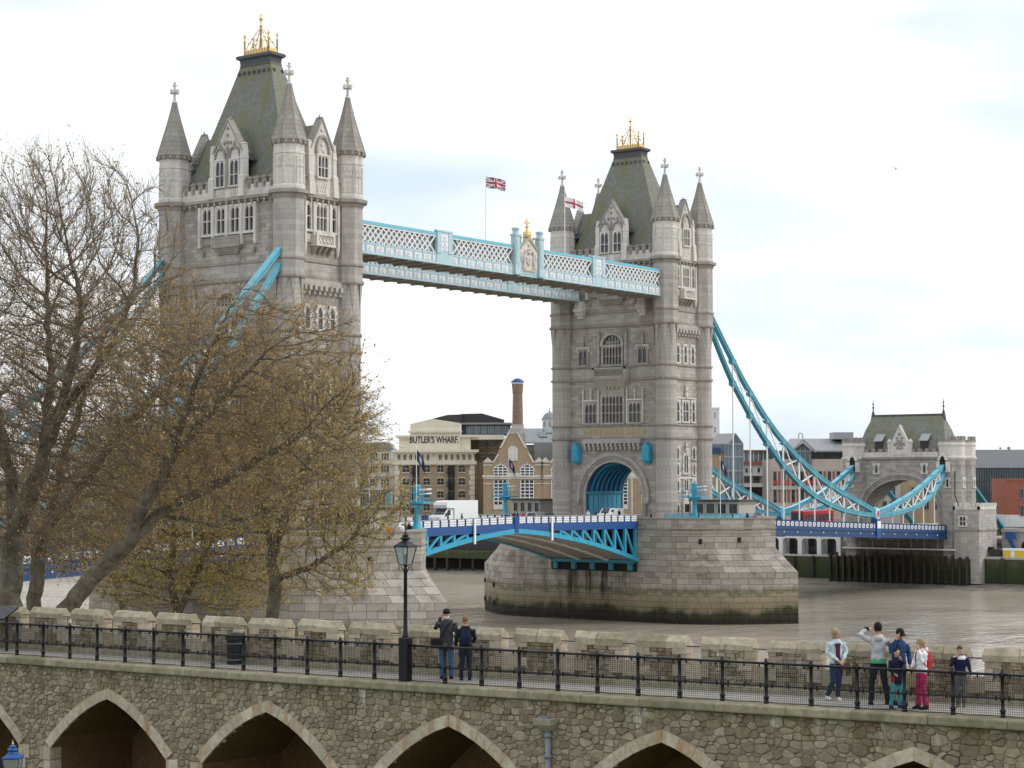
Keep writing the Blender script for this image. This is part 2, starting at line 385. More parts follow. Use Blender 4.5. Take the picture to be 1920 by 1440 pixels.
# ================================================================== river piers
def pier_outline(T, hw=10.7, x0=13.5, n=9, k=1.75):
    """west half of the outline, from (x0,-hw) round the nose to (x0, hw)"""
    p = []
    for i in range(n+1):
        t = i/n; x = x0+(T-x0)*t; p.append((x, -hw*(1-t**k)))
    q = [(x, -y) for x, y in p[:-1]][::-1]
    half = p+q
    full = half+[(-x, -y) for x, y in half]
    return full            # closed, counter-clockwise
def lerp_out(z):
    t = min(1, max(0, (z-2.39)/3.44)); T = 28.2+(24.6-28.2)*t
    return pier_outline(T)
ZTOP = 10.0
def make_pier(yc, label, vis, rs):
    root = thing('bridge_pier', label, 'bridge pier', (0, yc, -5))
    m = MB(); zs = [-6.5, 2.39, 3.2, 4.1, 5.0, 5.83, 9.2]
    m.rings([[(x*0.985, y*0.972, z+5) for x, y in lerp_out(z)] for z in zs]); m.obj('core', 'pier_joint', root)
    # two string courses and the parapet coping
    for z0, z1, e in ((8.05, 8.22, 0.10), (8.62, 8.84, 0.16), (10.0, 10.22, 0.12)):
        o = lerp_out(9); R = [[(x*(1+k*e/24), y*(1+k*e/10.7), z+5) for x, y in o] for z, k in ((z0, 0), (z0, 1), (z1, 1), (z1, 0))]
        MB().rings(R).obj('string_course', 'pier_granite', root)
    # parapet wall and paved top
    MB().rings([[(x*0.998, y*0.994, z+5) for x, y in lerp_out(9)] for z in (8.85, 9.19)]).obj('deck_slab', 'concrete', root)
    # the ashlar blocks, course by course
    items = []; zc = -5.35; row = 0
    hs = [0.86]*18
    for h in hs:
        z0, z1 = zc, min(zc+h, 9.98); zc += h; row += 1
        if z0 > 9.8: break
        o0, o1 = lerp_out(z0), lerp_out(z1)
        P0 = [Vector((x, y, 0)) for x, y in o0]+[Vector((*o0[0], 0))]; L = [0]
        for i in range(len(P0)-1): L.append(L[-1]+(P0[i+1]-P0[i]).length)
        def at(o, s, L=L):
            s %= L[-1]
            for i in range(len(L)-1):
                if s <= L[i+1]:
                    f = (s-L[i])/(L[i+1]-L[i]); a = o[i]; b = o[(i+1) % len(o)]
                    d = Vector((b[0]-a[0], b[1]-a[1])).normalized()
                    return Vector((a[0]+(b[0]-a[0])*f, a[1]+(b[1]-a[1])*f)), Vector((d.y, -d.x))
        nh = len(L)-1; brk = [0, L[9], L[18], L[nh//2], L[nh//2+9], L[nh//2+18], L[-1]]; brk = sorted(set(round(q, 4) for q in brk))
        for b0, b1 in zip(brk, brk[1:]):
            s = b0; first = random.choice((0.7, 1.1, 1.5))
            while s < b1-0.02:
                w = first if s == b0 else random.choice((1.25, 1.5, 1.7, 1.9, 2.2)); e = min(s+w, b1)
                if b1-e < 0.6: e = b1
                g = 0.02; pr = random.uniform(-0.012, 0.03); vs = []
                mid, nm = at(o0, (s+e)/2)
                if z0 < 8.9 or not (abs(mid.x) < 7.2 and abs(mid.y) > 10):     # bascule slot is open above
                    for (ss) in (s+g, e-g):
                        for o, z in ((o0, z0+g), (o1, z1-g)):
                            p, n = at(o, ss)
                            vs.append((p+n*(pr), z)); vs.append((p-n*0.35, z))
                    items.append((vs, mid.x, mid.y, (z0+z1)/2))
                s = e
    def block(m, vs):
        a = [(v.x, v.y, z+5) for v, z in vs]
        # order: s0z0out,in, s0z1out,in, s1z0out,in, s1z1out,in
        m.add(a, [(0, 4, 6, 2), (1, 3, 7, 5), (0, 1, 5, 4), (2, 6, 7, 3), (0, 2, 3, 1), (4, 5, 7, 6)])
    items.sort(key=lambda it: vis(it[1], it[2], it[3]))
    rest = MB(); k = 0
    for vs, x, y, z in items:
        if k < 300 and vis(x, y, z) < 1e5:
            m = MB(); block(m, vs); m.obj('stone_block', 'pier_granite', root, uv=False); k += 1
        else: block(rest, vs)
    stuff(rest.obj('far_stone_blocks', 'pier_granite', root, uv=False))
    # parapet behind the top course, drain holes and the hinge recess in the inner face
    for s in (-1, 1):
        m = MB()
        for x0, x1 in ((-13.4, -7.9), (7.9, 13.4)): m.box(x0, x1, s*10.2, s*10.66, 14.19, 14.99)
        m.obj('parapet', 'pier_granite', root)
    o = lerp_out(9); i0 = 0
    for sg in (1, -1):
        half = o[:19]
        m = MB(); R = []
        out = [(x*sg*0.998, y*sg*0.994) for x, y in half]; inn = [(x*sg*0.975, y*sg*0.95) for x, y in half]
        n = len(out); vs = [(x, y, 14.19) for x, y in out]+[(x, y, 14.19) for x, y in inn]+[(x, y, 14.99) for x, y in out]+[(x, y, 14.99) for x, y in inn]
        fs = []
        for i in range(n-1):
            fs += [(i, i+1, 2*n+i+1, 2*n+i), (n+i+1, n+i, 3*n+i, 3*n+i+1), (2*n+i, 2*n+i+1, 3*n+i+1, 3*n+i)]
        m.add(vs, fs).obj('parapet', 'pier_granite', root)
    for (x, z) in ((17.3, 6.8), (21.3, 7.0), (-20.5, -0.6), (-26.0, -0.3), (-26.0, -3.2), (-20.4, -3.4)):
        T = 24.6 if z > 5 else 28.2; ax = abs(x); y = -10.7*(1-((ax-13.5)/(T-13.5))**1.75)
        m = MB(); m.rings([[(x-0.22, y-0.16, zz), (x+0.22, y-0.16, zz), (x+0.22, y+0.3, zz), (x-0.22, y+0.3, zz)] for zz in (z+4.7, z+5.4)]); m.obj('drain_hole', 'dark_interior', root)
    for s in (rs,):       # dark recess where the bascule enters
        m = MB(); m.box(-7.6, 7.6, s*10.72, s*10.78, 7.3, 13.9); m.obj('hinge_recess', 'dark_interior', root)
        m = MB()
        for x in (-6.6, -3.3, 0, 3.3, 6.6): m.box(x-0.35, x+0.35, s*10.78, s*11.3, 7.5, 8.5)
        m.box(-7.4, 7.4, s*10.78, s*11.1, 8.5, 9.0); m.obj('bearing_beam', 'paint_teal', root)
    return root
def vis_s(x, y, z):
    if y > 6 and x < 20: return 1e6
    return abs(z-2)*1.2+(0 if y < 0 else 8)-x*0.08+(1e6 if y > 9 else 0)
def vis_n(x, y, z):
    if x < -8 or (y > 3 and x < 14): return 1e6
    return -x*1.0+abs(z-4)*1.0
make_pier(82.3, 'broad granite bridge pier with tide-stained base standing clear in mid-river', vis_s, -1)
make_pier(0.0, 'granite bridge pier partly hidden by bare trees, behind the lamp post', vis_n, 1)
# ================================================================== bridge towers
AX, BY = 9.5, 5.2
CACHE = {}
def faceplace(f, s, z, hx=AX, hy=BY):
    return {'N': ((s, -hy, z), 0.0), 'W': ((hx, s, z), PI/2), 'S': ((-s, hy, z), PI), 'E': ((-hx, -s, z), -PI/2)}[f]
def FM(): return MB((0, 0, 0), (1, 0, 0), (0, -1, 0), (0, 0, 1))      # face-local: s, outward, z
def win_mesh(w, h, n=1, tr=(), sur=0.2, quoin=False, arch=True, fm='portland', d=0.16):
    key = ('w', w, h, n, tuple(tr), sur, quoin, arch, fm, d)
    if key in CACHE: return CACHE[key]
    m = FM()
    if quoin:
        k = max(2, int(h/0.42)); st = (h+2*sur)/k
        for i in range(k):
            e = sur*(1.0 if i % 2 else 1.75); z0 = -sur+i*st
            m.box(-w/2-e, -w/2, 0, d, z0+0.01, z0+st-0.01); m.box(w/2, w/2+e, 0, d, z0+0.01, z0+st-0.01)
    else:
        m.box(-w/2-sur, -w/2, 0, d, 0, h); m.box(w/2, w/2+sur, 0, d, 0, h)
    m.box(-w/2-sur, w/2+sur, 0, d+0.012, h, h+sur); m.box(-w/2-sur*1.15, w/2+sur*1.15, 0, d+0.09, -sur, 0)
    lw = w/n
    for i in range(1, n): m.box(-w/2+i*lw-0.055, -w/2+i*lw+0.055, 0, d-0.03, 0, h)
    for t in tr: m.box(-w/2, w/2, 0, d-0.04, h*t-0.05, h*t+0.05)
    if arch:
        for i in range(n):
            a = -w/2+i*lw; b = a+lw; hh = min(0.9*lw, h*0.3)
            for p in ([(a, h-hh), (a+lw*0.13, h-hh*0.5), (a+lw*0.5, h), (a, h)], [(b, h), (b-lw*0.5, h), (b-lw*0.13, h-hh*0.5), (b, h-hh)]):
                m.plate(p, 0.0, d-0.05)
    fr = m.mesh('window', fm)
    p = FM(); p.box(-w/2, w/2, 0, 0.03, 0, h); pn = p.mesh('pane', 'glass_dark')
    CACHE[key] = (fr, pn); return fr, pn
def window(root, f, s, z, w, h, n=1, tr=(), dd=0.0, hx=AX, hy=BY, zoff=-10, **k):
    fr, pn = win_mesh(w, h, n, tr, **k)
    loc, rz = faceplace(f, s, z+zoff, hx+dd, hy+dd)
    o = inst('window', fr, root, loc, rz); inst('pane', pn, o)
    return o
def on_face(root, f, mb, name, m, s=0, z=0, hx=AX, hy=BY, **k):
    loc, rz = faceplace(f, s, z-10, hx, hy)
    o = mb.obj(name, m, root, **k); o.location = loc; o.rotation_euler = (0, 0, rz); return o
def arc(cx, cz, r, a0, a1, n): return [(cx+r*math.cos(a0+(a1-a0)*i/n), cz+r*math.sin(a0+(a1-a0)*i/n)) for i in range(n+1)]
def ring_arc(m, r0, r1, cz, d0, d1, n=20, foot=None):
    A = arc(0, cz, r1, 0, PI, n); B = arc(0, cz, r0, 0, PI, n)
    if foot is not None: A = [(r1, foot)]+A+[(-r1, foot)]; B = [(r0, foot)]+B+[(-r0, foot)]
    for i in range(len(A)-1): m.plate([B[i], A[i], A[i+1], B[i+1]], d0, d1)
TUR = [(9.3, 5.1), (9.3, -5.1), (-9.3, 5.1), (-9.3, -5.1)]
def finial(m, z0, z1):
    h = z1-z0
    m.lathe([(0.30, z0), (0.34, z0+0.06*h), (0.2, z0+0.1*h), (0.16, z0+0.3*h), (0.13, z0+0.9*h), (0.2, z0+0.93*h), (0.12, z0+0.97*h), (0.03, z1)], 8)
    zc = z0+0.52*h
    for a in ((1, 0), (0, 1)):
        for s in (-1, 1):
            m.box(min(0, s*0.5*a[0])-0.13, max(0, s*0.5*a[0])+0.13, min(0, s*0.5*a[1])-0.13, max(0, s*0.5*a[1])+0.13, zc-0.14, zc+0.14)
            m.box(s*0.5*a[0]-0.14, s*0.5*a[0]+0.14, s*0.5*a[1]-0.14, s*0.5*a[1]+0.14, zc-0.2, zc+0.26)
    m.box(-0.2, 0.2, -0.2, 0.2, zc+0.3*h-0.1, zc+0.3*h+0.1)
def make_tower(yc, label, rf):
    R0 = thing('bridge_tower', label, 'bridge tower', (0, yc, 10))
    Z = (0, 0, -10)
    # ---- body: west/east walls, river and land walls with the road arch, road vault
    m = MB(Z)
    m.add([(AX, -BY, 9.2), (AX, BY, 9.2), (AX, BY, 48.6), (AX, -BY, 48.6)], [(0, 1, 2, 3)])
    m.add([(-AX, -BY, 9.2), (-AX, BY, 9.2), (-AX, BY, 48.6), (-AX, -BY, 48.6)], [(3, 2, 1, 0)])
    ra, za = 5.05, 13.35; A = arc(0, za, ra, 0, PI, 24)
    for sg in (-1, 1):
        y = sg*BY; f = [0, 1, 2, 3] if sg < 0 else [3, 2, 1, 0]
        q = lambda pts: m.add([(x, y, z) for x, z in pts], [f])
        q([(-AX, 22), (AX, 22), (AX, 48.6), (-AX, 48.6)])
        q([(-AX, 9.2), (-ra, 9.2), (-ra, za), (-AX, za)]); q([(ra, 9.2), (AX, 9.2), (AX, za), (ra, za)])
        q([(-AX, za), (-ra, za), (-ra, 22), (-AX, 22)]); q([(ra, za), (AX, za), (AX, 22), (ra, 22)])
        for i in range(24):
            (x0, z0), (x1, z1) = A[i], A[i+1]; q([(x1, z1), (x0, z0), (x0, 22), (x1, 22)])
    m.add([(-AX, -BY, 48.6), (AX, -BY, 48.6), (AX, BY, 48.6), (-AX, BY, 48.6)], [(0, 1, 2, 3)])
    m.obj('wall', 'granite', R0)
    m = MB(Z); P = [(ra, 10.05)]+A+[(-ra, 10.05)]
    for i in range(len(P)-1):
        (x0, z0), (x1, z1) = P[i], P[i+1]
        m.add([(x0, -BY, z0), (x0, BY, z0), (x1, BY, z1), (x1, -BY, z1)], [(0, 3, 2, 1)])
    m.obj('road_vault', 'paint_navy', R0)
    for y in (-3.9, -2.6, -1.3, 0.0, 1.3, 2.6, 3.9):
        m = MB((0, y, -10), (1, 0, 0), (0, -1, 0), (0, 0, 1)); ring_arc(m, ra-0.28, ra+0.01, za, -0.09, 0.09, 24, 14.6 if False else za)
        m.obj('vault_rib', 'paint_sky', R0)
    for sx in (-1, 1):
        for y0 in (-4.6, -3.3, -2.0, -0.7, 0.6, 1.9, 3.2):
            MB(Z).box(sx*(ra-0.16), sx*(ra+0.02), y0+0.08, y0+1.22, 10.05, 13.6).obj('vault_panel', 'paint_sky', R0)
        MB(Z).box(sx*(ra-0.3), sx*ra, -BY, BY, 13.6, 13.95).obj('vault_rail', 'paint_teal', R0)
    for f in 'NS':     # moulded arch orders
        m = FM(); ring_arc(m, 5.9, 6.45, za, 0, 0.42, 26, 12.9); on_face(R0, f, m, 'arch_hood', 'granite_dressed')
        m = FM(); ring_arc(m, 5.5, 5.9, za, 0, 0.28, 26, 10.06); on_face(R0, f, m, 'arch_moulding', 'moulding')
        m = FM(); ring_arc(m, 5.04, 5.5, za, -0.1, 0.14, 26, 10.06); on_face(R0, f, m, 'arch_moulding', 'granite_dressed')
        for s in (-6.2, 6.2):
            m = FM(); m.plate([(-0.5, 13.0), (-0.28, 12.2), (0.28, 12.2), (0.5, 13.0)], 0, 0.75); on_face(R0, f, m, 'arch_stop', 'granite_dressed', s)
        # corbel table under the first course
        m = FM(); m.box(-5.2, 5.2, 0, 0.85, 21.2, 21.85); on_face(R0, f, m, 'corbel_table', 'granite_dressed')
        for i in range(13):
            s = -4.8+i*0.8
            m = FM(); m.plate([(-0.2, 21.2), (-0.2, 20.6), (-0.14, 20.2), (0.14, 20.2), (0.2, 20.6), (0.2, 21.2)], 0, 0.6); m.box(-0.2, 0.2, 0.6, 0.8, 20.75, 21.2); on_face(R0, f, m, 'corbel', 'granite_dressed', s)
        # carved panels
        for s, w in ((-3.9, 3.4), (0, 3.9), (3.9, 3.4)):
            m = FM(); m.box(-w/2, w/2, 0, 0.05, 22.35, 23.6)
            for i in range(int(w/0.42)):
                c = -w/2+0.3+i*0.42; m.plate([(c-0.17, 22.98), (c, 22.5), (c+0.17, 22.98), (c, 23.46)], 0.05, 0.14)
            on_face(R0, f, m, 'carved_panel', 'bronze_green', s)
        # second stage windows
        window(R0, f, 0, 24.35, 3.7, 4.0, 6, (0.36, 0.68), fm='granite_dressed', sur=0.28, d=0.3)
        for s in (-3.95, 3.95):
            window(R0, f, s, 24.35, 2.0, 2.9, 3, (0.5,), fm='granite_dressed', sur=0.26, d=0.26)
            m = FM(); m.box(-1.5, 1.5, 0, 0.34, 27.6, 27.85); m.box(-1.5, -1.3, 0, 0.3, 24.2, 27.6); m.box(1.3, 1.5, 0, 0.3, 24.2, 27.6); on_face(R0, f, m, 'hood_mould', 'portland', s)
            for q in (-1.4, 0, 1.4):
                m = FM(); m.lathe([(0.16, 27.85), (0.13, 28.8), (0.22, 29.0), (0.12, 29.2), (0.02, 29.9)], 6, 0, 0.22); on_face(R0, f, m, 'pinnacle', 'portland', s+q)
        # oriel flare and balcony
        m = FM(); R = []
        for z, w, d in ((28.55, 2.05, 0.25), (29.4, 2.15, 0.35), (30.3, 2.5, 0.9), (30.9, 2.95, 1.25), (31.15, 2.95, 1.3)):
            R.append([(-w, 0, z), (w, 0, z), (w, d, z), (-w, d, z)])
        m.rings(R); on_face(R0, f, m, 'balcony_corbel', 'granite_dressed')
        for s in (-1.0, -0.35, 0.35, 1.0):
            m = FM(); m.sphere((s, 0.62, 29.6), 0.22, 8, 5); on_face(R0, f, m, 'carved_boss', 'bronze_green')
        m = FM(); m.box(-3.05, 3.05, 0, 1.4, 31.15, 31.35); m.box(-3.0, 3.0, 1.1, 1.3, 32.35, 32.65); m.box(-3.0, -2.6, 0.3, 1.3, 31.35, 32.65); m.box(2.6, 3.0, 0.3, 1.3, 31.35, 32.65)
        on_face(R0, f, m, 'balcony', 'granite_dressed')
        for i in range(11):
            s = -2.5+i*0.5
            m = FM(); m.bar((-0.25, 1.2, 31.35), (0.25, 1.2, 32.35), 0.12, 0.12, (0, 1, 0)); m.bar((0.25, 1.19, 31.35), (-0.25, 1.19, 32.35), 0.12, 0.12, (0, 1, 0))
            on_face(R0, f, m, 'baluster', 'moulding', s)
        # third stage: great pointed window and two lesser
        window(R0, f, 0, 33.15, 3.3, 2.7, 6, (0.45,), fm='granite_dressed', sur=0.3, d=0.3)
        m = FM(); pts = []
        c = 35.85; pts = [(1.65, c), (1.62, c+0.6), (1.35, c+1.15), (0.8, c+1.6), (0, c+1.8), (-0.8, c+1.6), (-1.35, c+1.15), (-1.62, c+0.6), (-1.65, c)]
        m.plate(pts, 0, 0.04); on_face(R0, f, m, 'window_head', 'glass_dark')
        m = FM(); big = [(x*1.28, c+(z-c)*1.2) for x, z in pts]
        for i in range(8): m.plate([pts[i], big[i], big[i+1], pts[i+1]], 0, 0.42)
        for x in (-1.1, -0.55, 0, 0.55, 1.1): m.box(x-0.06, x+0.06, 0.04, 0.2, c, c+1.7-abs(x)*0.55)
        for x in (-0.82, -0.28, 0.28, 0.82): m.bar((x-0.27, 0.12, c+0.35), (x, 0.12, c+0.85), 0.1, 0.1, (0, 1, 0)); m.bar((x+0.27, 0.13, c+0.35), (x, 0.13, c+0.85), 0.1, 0.1, (0, 1, 0))
        on_face(R0, f, m, 'window_tracery', 'granite_dressed')
        for s in (-2.45, 2.45):
            m = FM(); m.box(-0.2, 0.2, 0, 0.42, 33, 37.2); m.lathe([(0.26, 37.2), (0.2, 37.6), (0.12, 38.0), (0.2, 38.15), (0.02, 38.7)], 6, 0, 0.25); on_face(R0, f, m, 'pinnacle', 'granite_dressed', s)
        for s in (-5.35, 5.35):
            window(R0, f, s, 33.2, 1.5, 2.3, 2, (), fm='granite_dressed', sur=0.22, d=0.24)
            m = FM(); m.box(-1.15, 1.15, 0, 0.34, 35.75, 35.95); m.box(-1.15, -0.98, 0, 0.3, 35.2, 35.75); m.box(0.98, 1.15, 0, 0.3, 35.2, 35.75); on_face(R0, f, m, 'hood_mould', 'portland', s)
            m = FM(); m.lathe([(0.22, 35.95), (0.2, 36.6), (0.28, 36.8), (0.14, 37.2), (0.02, 38.2)], 6, 0, 0.22); on_face(R0, f, m, 'pinnacle', 'granite_dressed', s)
        # top stage windows behind and above the walkways
        for s in (-3.4, -1.15, 1.15, 3.4):
            window(R0, f, s, 44.75, 1.3, 2.95, 2, (0.52,), sur=0.3, d=0.3)
        for s in (-4.5, -2.28, 0, 2.28, 4.5):
            m = FM(); m.box(-0.16, 0.16, 0, 0.5, 43.2, 48.0); on_face(R0, f, m, 'pilaster', 'portland', s)
        for s in (-3.4, 3.4):
            m = FM(); m.box(-0.95, 0.95, 0, 0.12, 43.35, 44.3); m.box(-0.7, 0.7, 0.12, 0.2, 43.55, 44.1); on_face(R0, f, m, 'carved_panel', 'weathered', s)
        m = FM(); m.box(-2.3, 2.3, 0, 0.75, 43.0, 43.2); m.box(-2.25, 2.25, 0.45, 0.65, 43.2, 44.3); on_face(R0, f, m, 'balcony', 'weathered')
        m = FM(); m.rings([[(-2.2, 0, 43), (2.2, 0, 43), (2.2, 0.7, 43), (-2.2, 0.7, 43)][::-1], [(-1.6, 0, 42.2), (1.6, 0, 42.2), (1.6, 0.2, 42.2), (-1.6, 0.2, 42.2)][::-1]]); on_face(R0, f, m, 'balcony_corbel', 'weathered')
        for s in (-4.1, -1.4, 1.4, 4.1):
            m = FM(); m.lathe([(0.02, 42.0), (0.18, 42.35), (0.25, 42.7), (0.1, 42.9)], 6, 0, 0.25); on_face(R0, f, m, 'pendant', 'weathered', s)
        # blue bracket lanterns
        for s in (-6.35, 6.35):
            m = FM(); w = 0.62
            R = [[(-w*k, 0.02, z), (w*k, 0.02, z), (w*k, 0.02+e, z), (-w*k, 0.02+e, z)] for z, k, e in ((18.1, 0.55, 0.5), (18.4, 0.6, 0.6), (18.45, 0.9, 1.0), (18.7, 1, 1.1), (20.4, 1, 1.1))]
            m.rings(R)
            m.plate([(-w*1.08, 20.4), (w*1.08, 20.4), (0, 21.4)], 0.02, 1.17)
            for q in (-0.45, 0, 0.45): m.box(q-0.04, q+0.04, 1.1, 1.18, 18.8, 20.3)
            on_face(R0, f, m, 'bracket_box', 'paint_sky', s)
    for f in 'WE':
        on = lambda m, n, mt, s=0, z=0: on_face(R0, f, m, n, mt, s, z)
        # doorway
        m = FM(); pts = [(0.95, 10.05), (0.95, 12.0), (0.8, 12.7), (0.45, 13.2), (0, 13.5), (-0.45, 13.2), (-0.8, 12.7), (-0.95, 12.0), (-0.95, 10.05)]
        m.plate(pts, 0, 0.05); on(m, 'door', 'dark_interior')
        m = FM(); big = [(x*1.32, 10.05+(z-10.05)*1.1) for x, z in pts]
        for i in range(8): m.plate([pts[i], big[i], big[i+1], pts[i+1]], 0, 0.4)
        on(m, 'door_surround', 'portland')
        m = FM(); m.plate([(-0.8, 12.05), (0.8, 12.05), (0.5, 12.9), (0, 13.3), (-0.5, 12.9)], 0.06, 0.2); on(m, 'tympanum', 'portland')
        window(R0, f, -2.35, 10.3, 0.6, 1.7, 1, (), quoin=True)
        # small lights of the stair stage
        for s in (-2.35, 2.35):
            window(R0, f, s, 18.85, 0.62, 1.65, 1, (), quoin=True)
            window(R0, f, s, 16.45, 0.55, 1.6, 1, (), quoin=True); window(R0, f, s, 14.1, 0.55, 1.5, 1, (), quoin=True)
        window(R0, f, 0, 16.75, 1.15, 2.75, 2, (), quoin=True, sur=0.25); window(R0, f, 0, 14.1, 1.15, 1.7, 2, (), quoin=True)
        m = FM(); m.box(-3.0, 3.0, 0, 0.2, 15.85, 16.1); on(m, 'hood_mould', 'portland')
        m = FM(); m.lathe([(0.3, 19.8), (0.36, 20.2), (0.16, 20.5), (0.3, 20.8), (0.14, 21.1), (0.02, 21.7)], 6, 0, 0.2); on(m, 'pinnacle', 'portland')
        # second stage
        window(R0, f, 0, 24.45, 1.5, 3.05, 2, (0.5,), quoin=True, sur=0.22)
        for s in (-2.25, 2.25): window(R0, f, s, 24.45, 0.72, 3.05, 1, (0.5,), quoin=True, sur=0.22)
        m = FM(); m.box(-3.0, 3.0, 0, 0.26, 27.85, 28.02); on(m, 'hood_mould', 'portland')
        m = FM(); m.lathe([(0.3, 28.0), (0.34, 28.4), (0.16, 28.9), (0.32, 29.2), (0.14, 29.6), (0.02, 30.2)], 6, 0, 0.2); on(m, 'pinnacle', 'portland')
        # third stage with corbel table
        for s in (-2.15, 0, 2.15): window(R0, f, s, 33.3, 0.72, 2.55, 1, (0.5,), quoin=True, sur=0.26)
        m = FM(); m.box(-3.55, 3.55, 0, 0.55, 38.2, 38.95); on(m, 'corbel_table', 'granite_dressed')
        for i in range(8):
            m = FM(); m.plate([(-0.2, 38.2), (-0.2, 37.7), (-0.15, 37.25), (0.15, 37.25), (0.2, 37.7), (0.2, 38.2)], 0, 0.5); m.box(-0.2, 0.2, 0.5, 0.75, 37.7, 38.25); on(m, 'corbel', 'granite_dressed', -3.15+i*0.9)
        # top stage
        window(R0, f, 0, 44.75, 1.75, 2.95, 3, (0.52,), sur=0.3, d=0.34)
        for s in (-2.2, 2.2): window(R0, f, s, 44.75, 0.62, 2.95, 1, (0.52,), sur=0.28, d=0.3)
        for s in (-2.85, -1.42, 1.42, 2.85):
            m = FM(); m.box(-0.15, 0.15, 0, 0.46, 43.0, 48.0); on(m, 'pilaster', 'portland', s)
        for s in (-2.2, 2.2):
            m = FM(); m.box(-0.6, 0.6, 0, 0.12, 43.3, 44.3); m.plate([(-0.3, 43.8), (0, 43.5), (0.3, 43.8), (0, 44.1)], 0.12, 0.2); on(m, 'carved_panel', 'portland', s)
        m = FM(); m.box(-1.65, 1.65, 0, 1.05, 42.85, 43.1); m.box(-1.6, 1.6, 0.8, 1.0, 44.1, 44.35); m.box(-1.6, -1.3, 0.3, 1.0, 43.1, 44.1); m.box(1.3, 1.6, 0.3, 1.0, 43.1, 44.1); m.box(-1.3, 1.3, 0.7, 0.8, 43.1, 44.1); on(m, 'balcony', 'portland')
        for q in (-0.95, -0.32, 0.32, 0.95):
            m = FM(); m.bar((-0.28, 0.86, 43.1), (0.28, 0.86, 44.1), 0.1, 0.1, (0, 1, 0)); m.bar((0.28, 0.87, 43.1), (-0.28, 0.87, 44.1), 0.1, 0.1, (0, 1, 0)); on(m, 'baluster', 'portland', q)
        for q in (-1.35, -0.45, 0.45, 1.35):
            m = FM(); m.rings([[(-0.18, 0, 41.9), (0.18, 0, 41.9), (0.18, 0.15, 41.9), (-0.18, 0.15, 41.9)], [(-0.18, 0, 42.4), (0.18, 0, 42.4), (0.18, 0.6, 42.4), (-0.18, 0.6, 42.4)], [(-0.18, 0, 42.85), (0.18, 0, 42.85), (0.18, 0.95, 42.85), (-0.18, 0.95, 42.85)]]); on(m, 'corbel', 'weathered', q)
        for s in (-2.85, 2.85):
            m = FM(); m.lathe([(0.02, 41.7), (0.16, 42.1), (0.24, 42.7), (0.24, 43.0)], 6, 0, 0.25); on(m, 'pendant', 'portland', s)
    # ---- string courses right round, following the turrets
    for z, h, e, rl, mt in ((10.1, 0.75, 0.12, 1.62, 'granite_dressed'), (21.85, 0.32, 0.24, 1.62, 'moulding'), (23.8, 0.28, 0.20, 1.62, 'moulding'), (30.75, 0.32, 0.24, 1.62, 'moulding'), (32.75, 0.28, 0.20, 1.62, 'moulding'), (38.95, 0.34, 0.22, 1.9, 'moulding'), (41.0, 0.28, 0.18, 1.9, 'moulding')):
        m = MB(Z)
        for sg in (-1, 1):
            if z > 11:
                m.box(-AX+0.3, AX-0.3, sg*BY, sg*(BY+e), z, z+h); m.box(-AX+0.3, AX-0.3, sg*BY, sg*(BY+e*0.5), z-h*0.5, z)
            else:
                m.box(-AX+0.3, -6.6, sg*BY, sg*(BY+e), z, z+h); m.box(6.6, AX-0.3, sg*BY, sg*(BY+e), z, z+h)
            m.box(sg*AX, sg*(AX+e), -BY+0.3, BY-0.3, z, z+h)
        for cx, cy in TUR:
            n, ph = (8, PI/8) if rl > 1.7 else (16, PI/16)
            m.lathe([(rl, z-h*0.5), (rl+e*0.5, z-h*0.4), (rl+e, z), (rl+e, z+h*0.7), (rl, z+h)], n, cx, cy, ph)
        m.obj('string_course', mt, R0)
    # smooth dressed bands between paired courses
    for z0, z1 in ((22.17, 23.66), (31.07, 32.61), (39.3, 40.86)):
        m = MB(Z)
        for sg in (-1, 1): m.box(-AX+0.3, AX-0.3, sg*BY, sg*(BY+0.03), z0, z1); m.box(sg*AX, sg*(AX+0.03), -BY+0.3, BY-0.3, z0, z1)
        m.obj('dressed_band', 'granite_dressed', R0)
    # main cornice with brackets
    m = MB(Z)
    for sg in (-1, 1):
        m.box(-AX, AX, sg*(BY-0.1), sg*(BY+0.55), 48.45, 48.8); m.box(-AX, AX, sg*(BY-0.1), sg*(BY+0.3), 48.2, 48.45); m.box(sg*(AX-0.1), sg*(AX+0.55), -BY, BY, 48.45, 48.8); m.box(sg*(AX-0.1), sg*(AX+0.3), -BY, BY, 48.2, 48.45)
    for cx, cy in TUR: m.lathe([(1.95, 47.9), (2.12, 48.2), (2.12, 48.43), (2.5, 48.45), (2.5, 48.82), (2.0, 48.95)], 8, cx, cy, PI/8)
    m.obj('cornice', 'moulding', R0)
    m = MB(Z)
    for sg in (-1, 1):
        for i in range(15): x = -7+i; m.box(x-0.14, x+0.14, sg*BY, sg*(BY+0.5), 47.95, 48.44)
        for i in range(7): y = -3+i; m.box(sg*AX, sg*(AX+0.5), y-0.14, y+0.14, 47.95, 48.44)
    stuff(m.obj('cornice_bracket_row', 'weathered', R0))
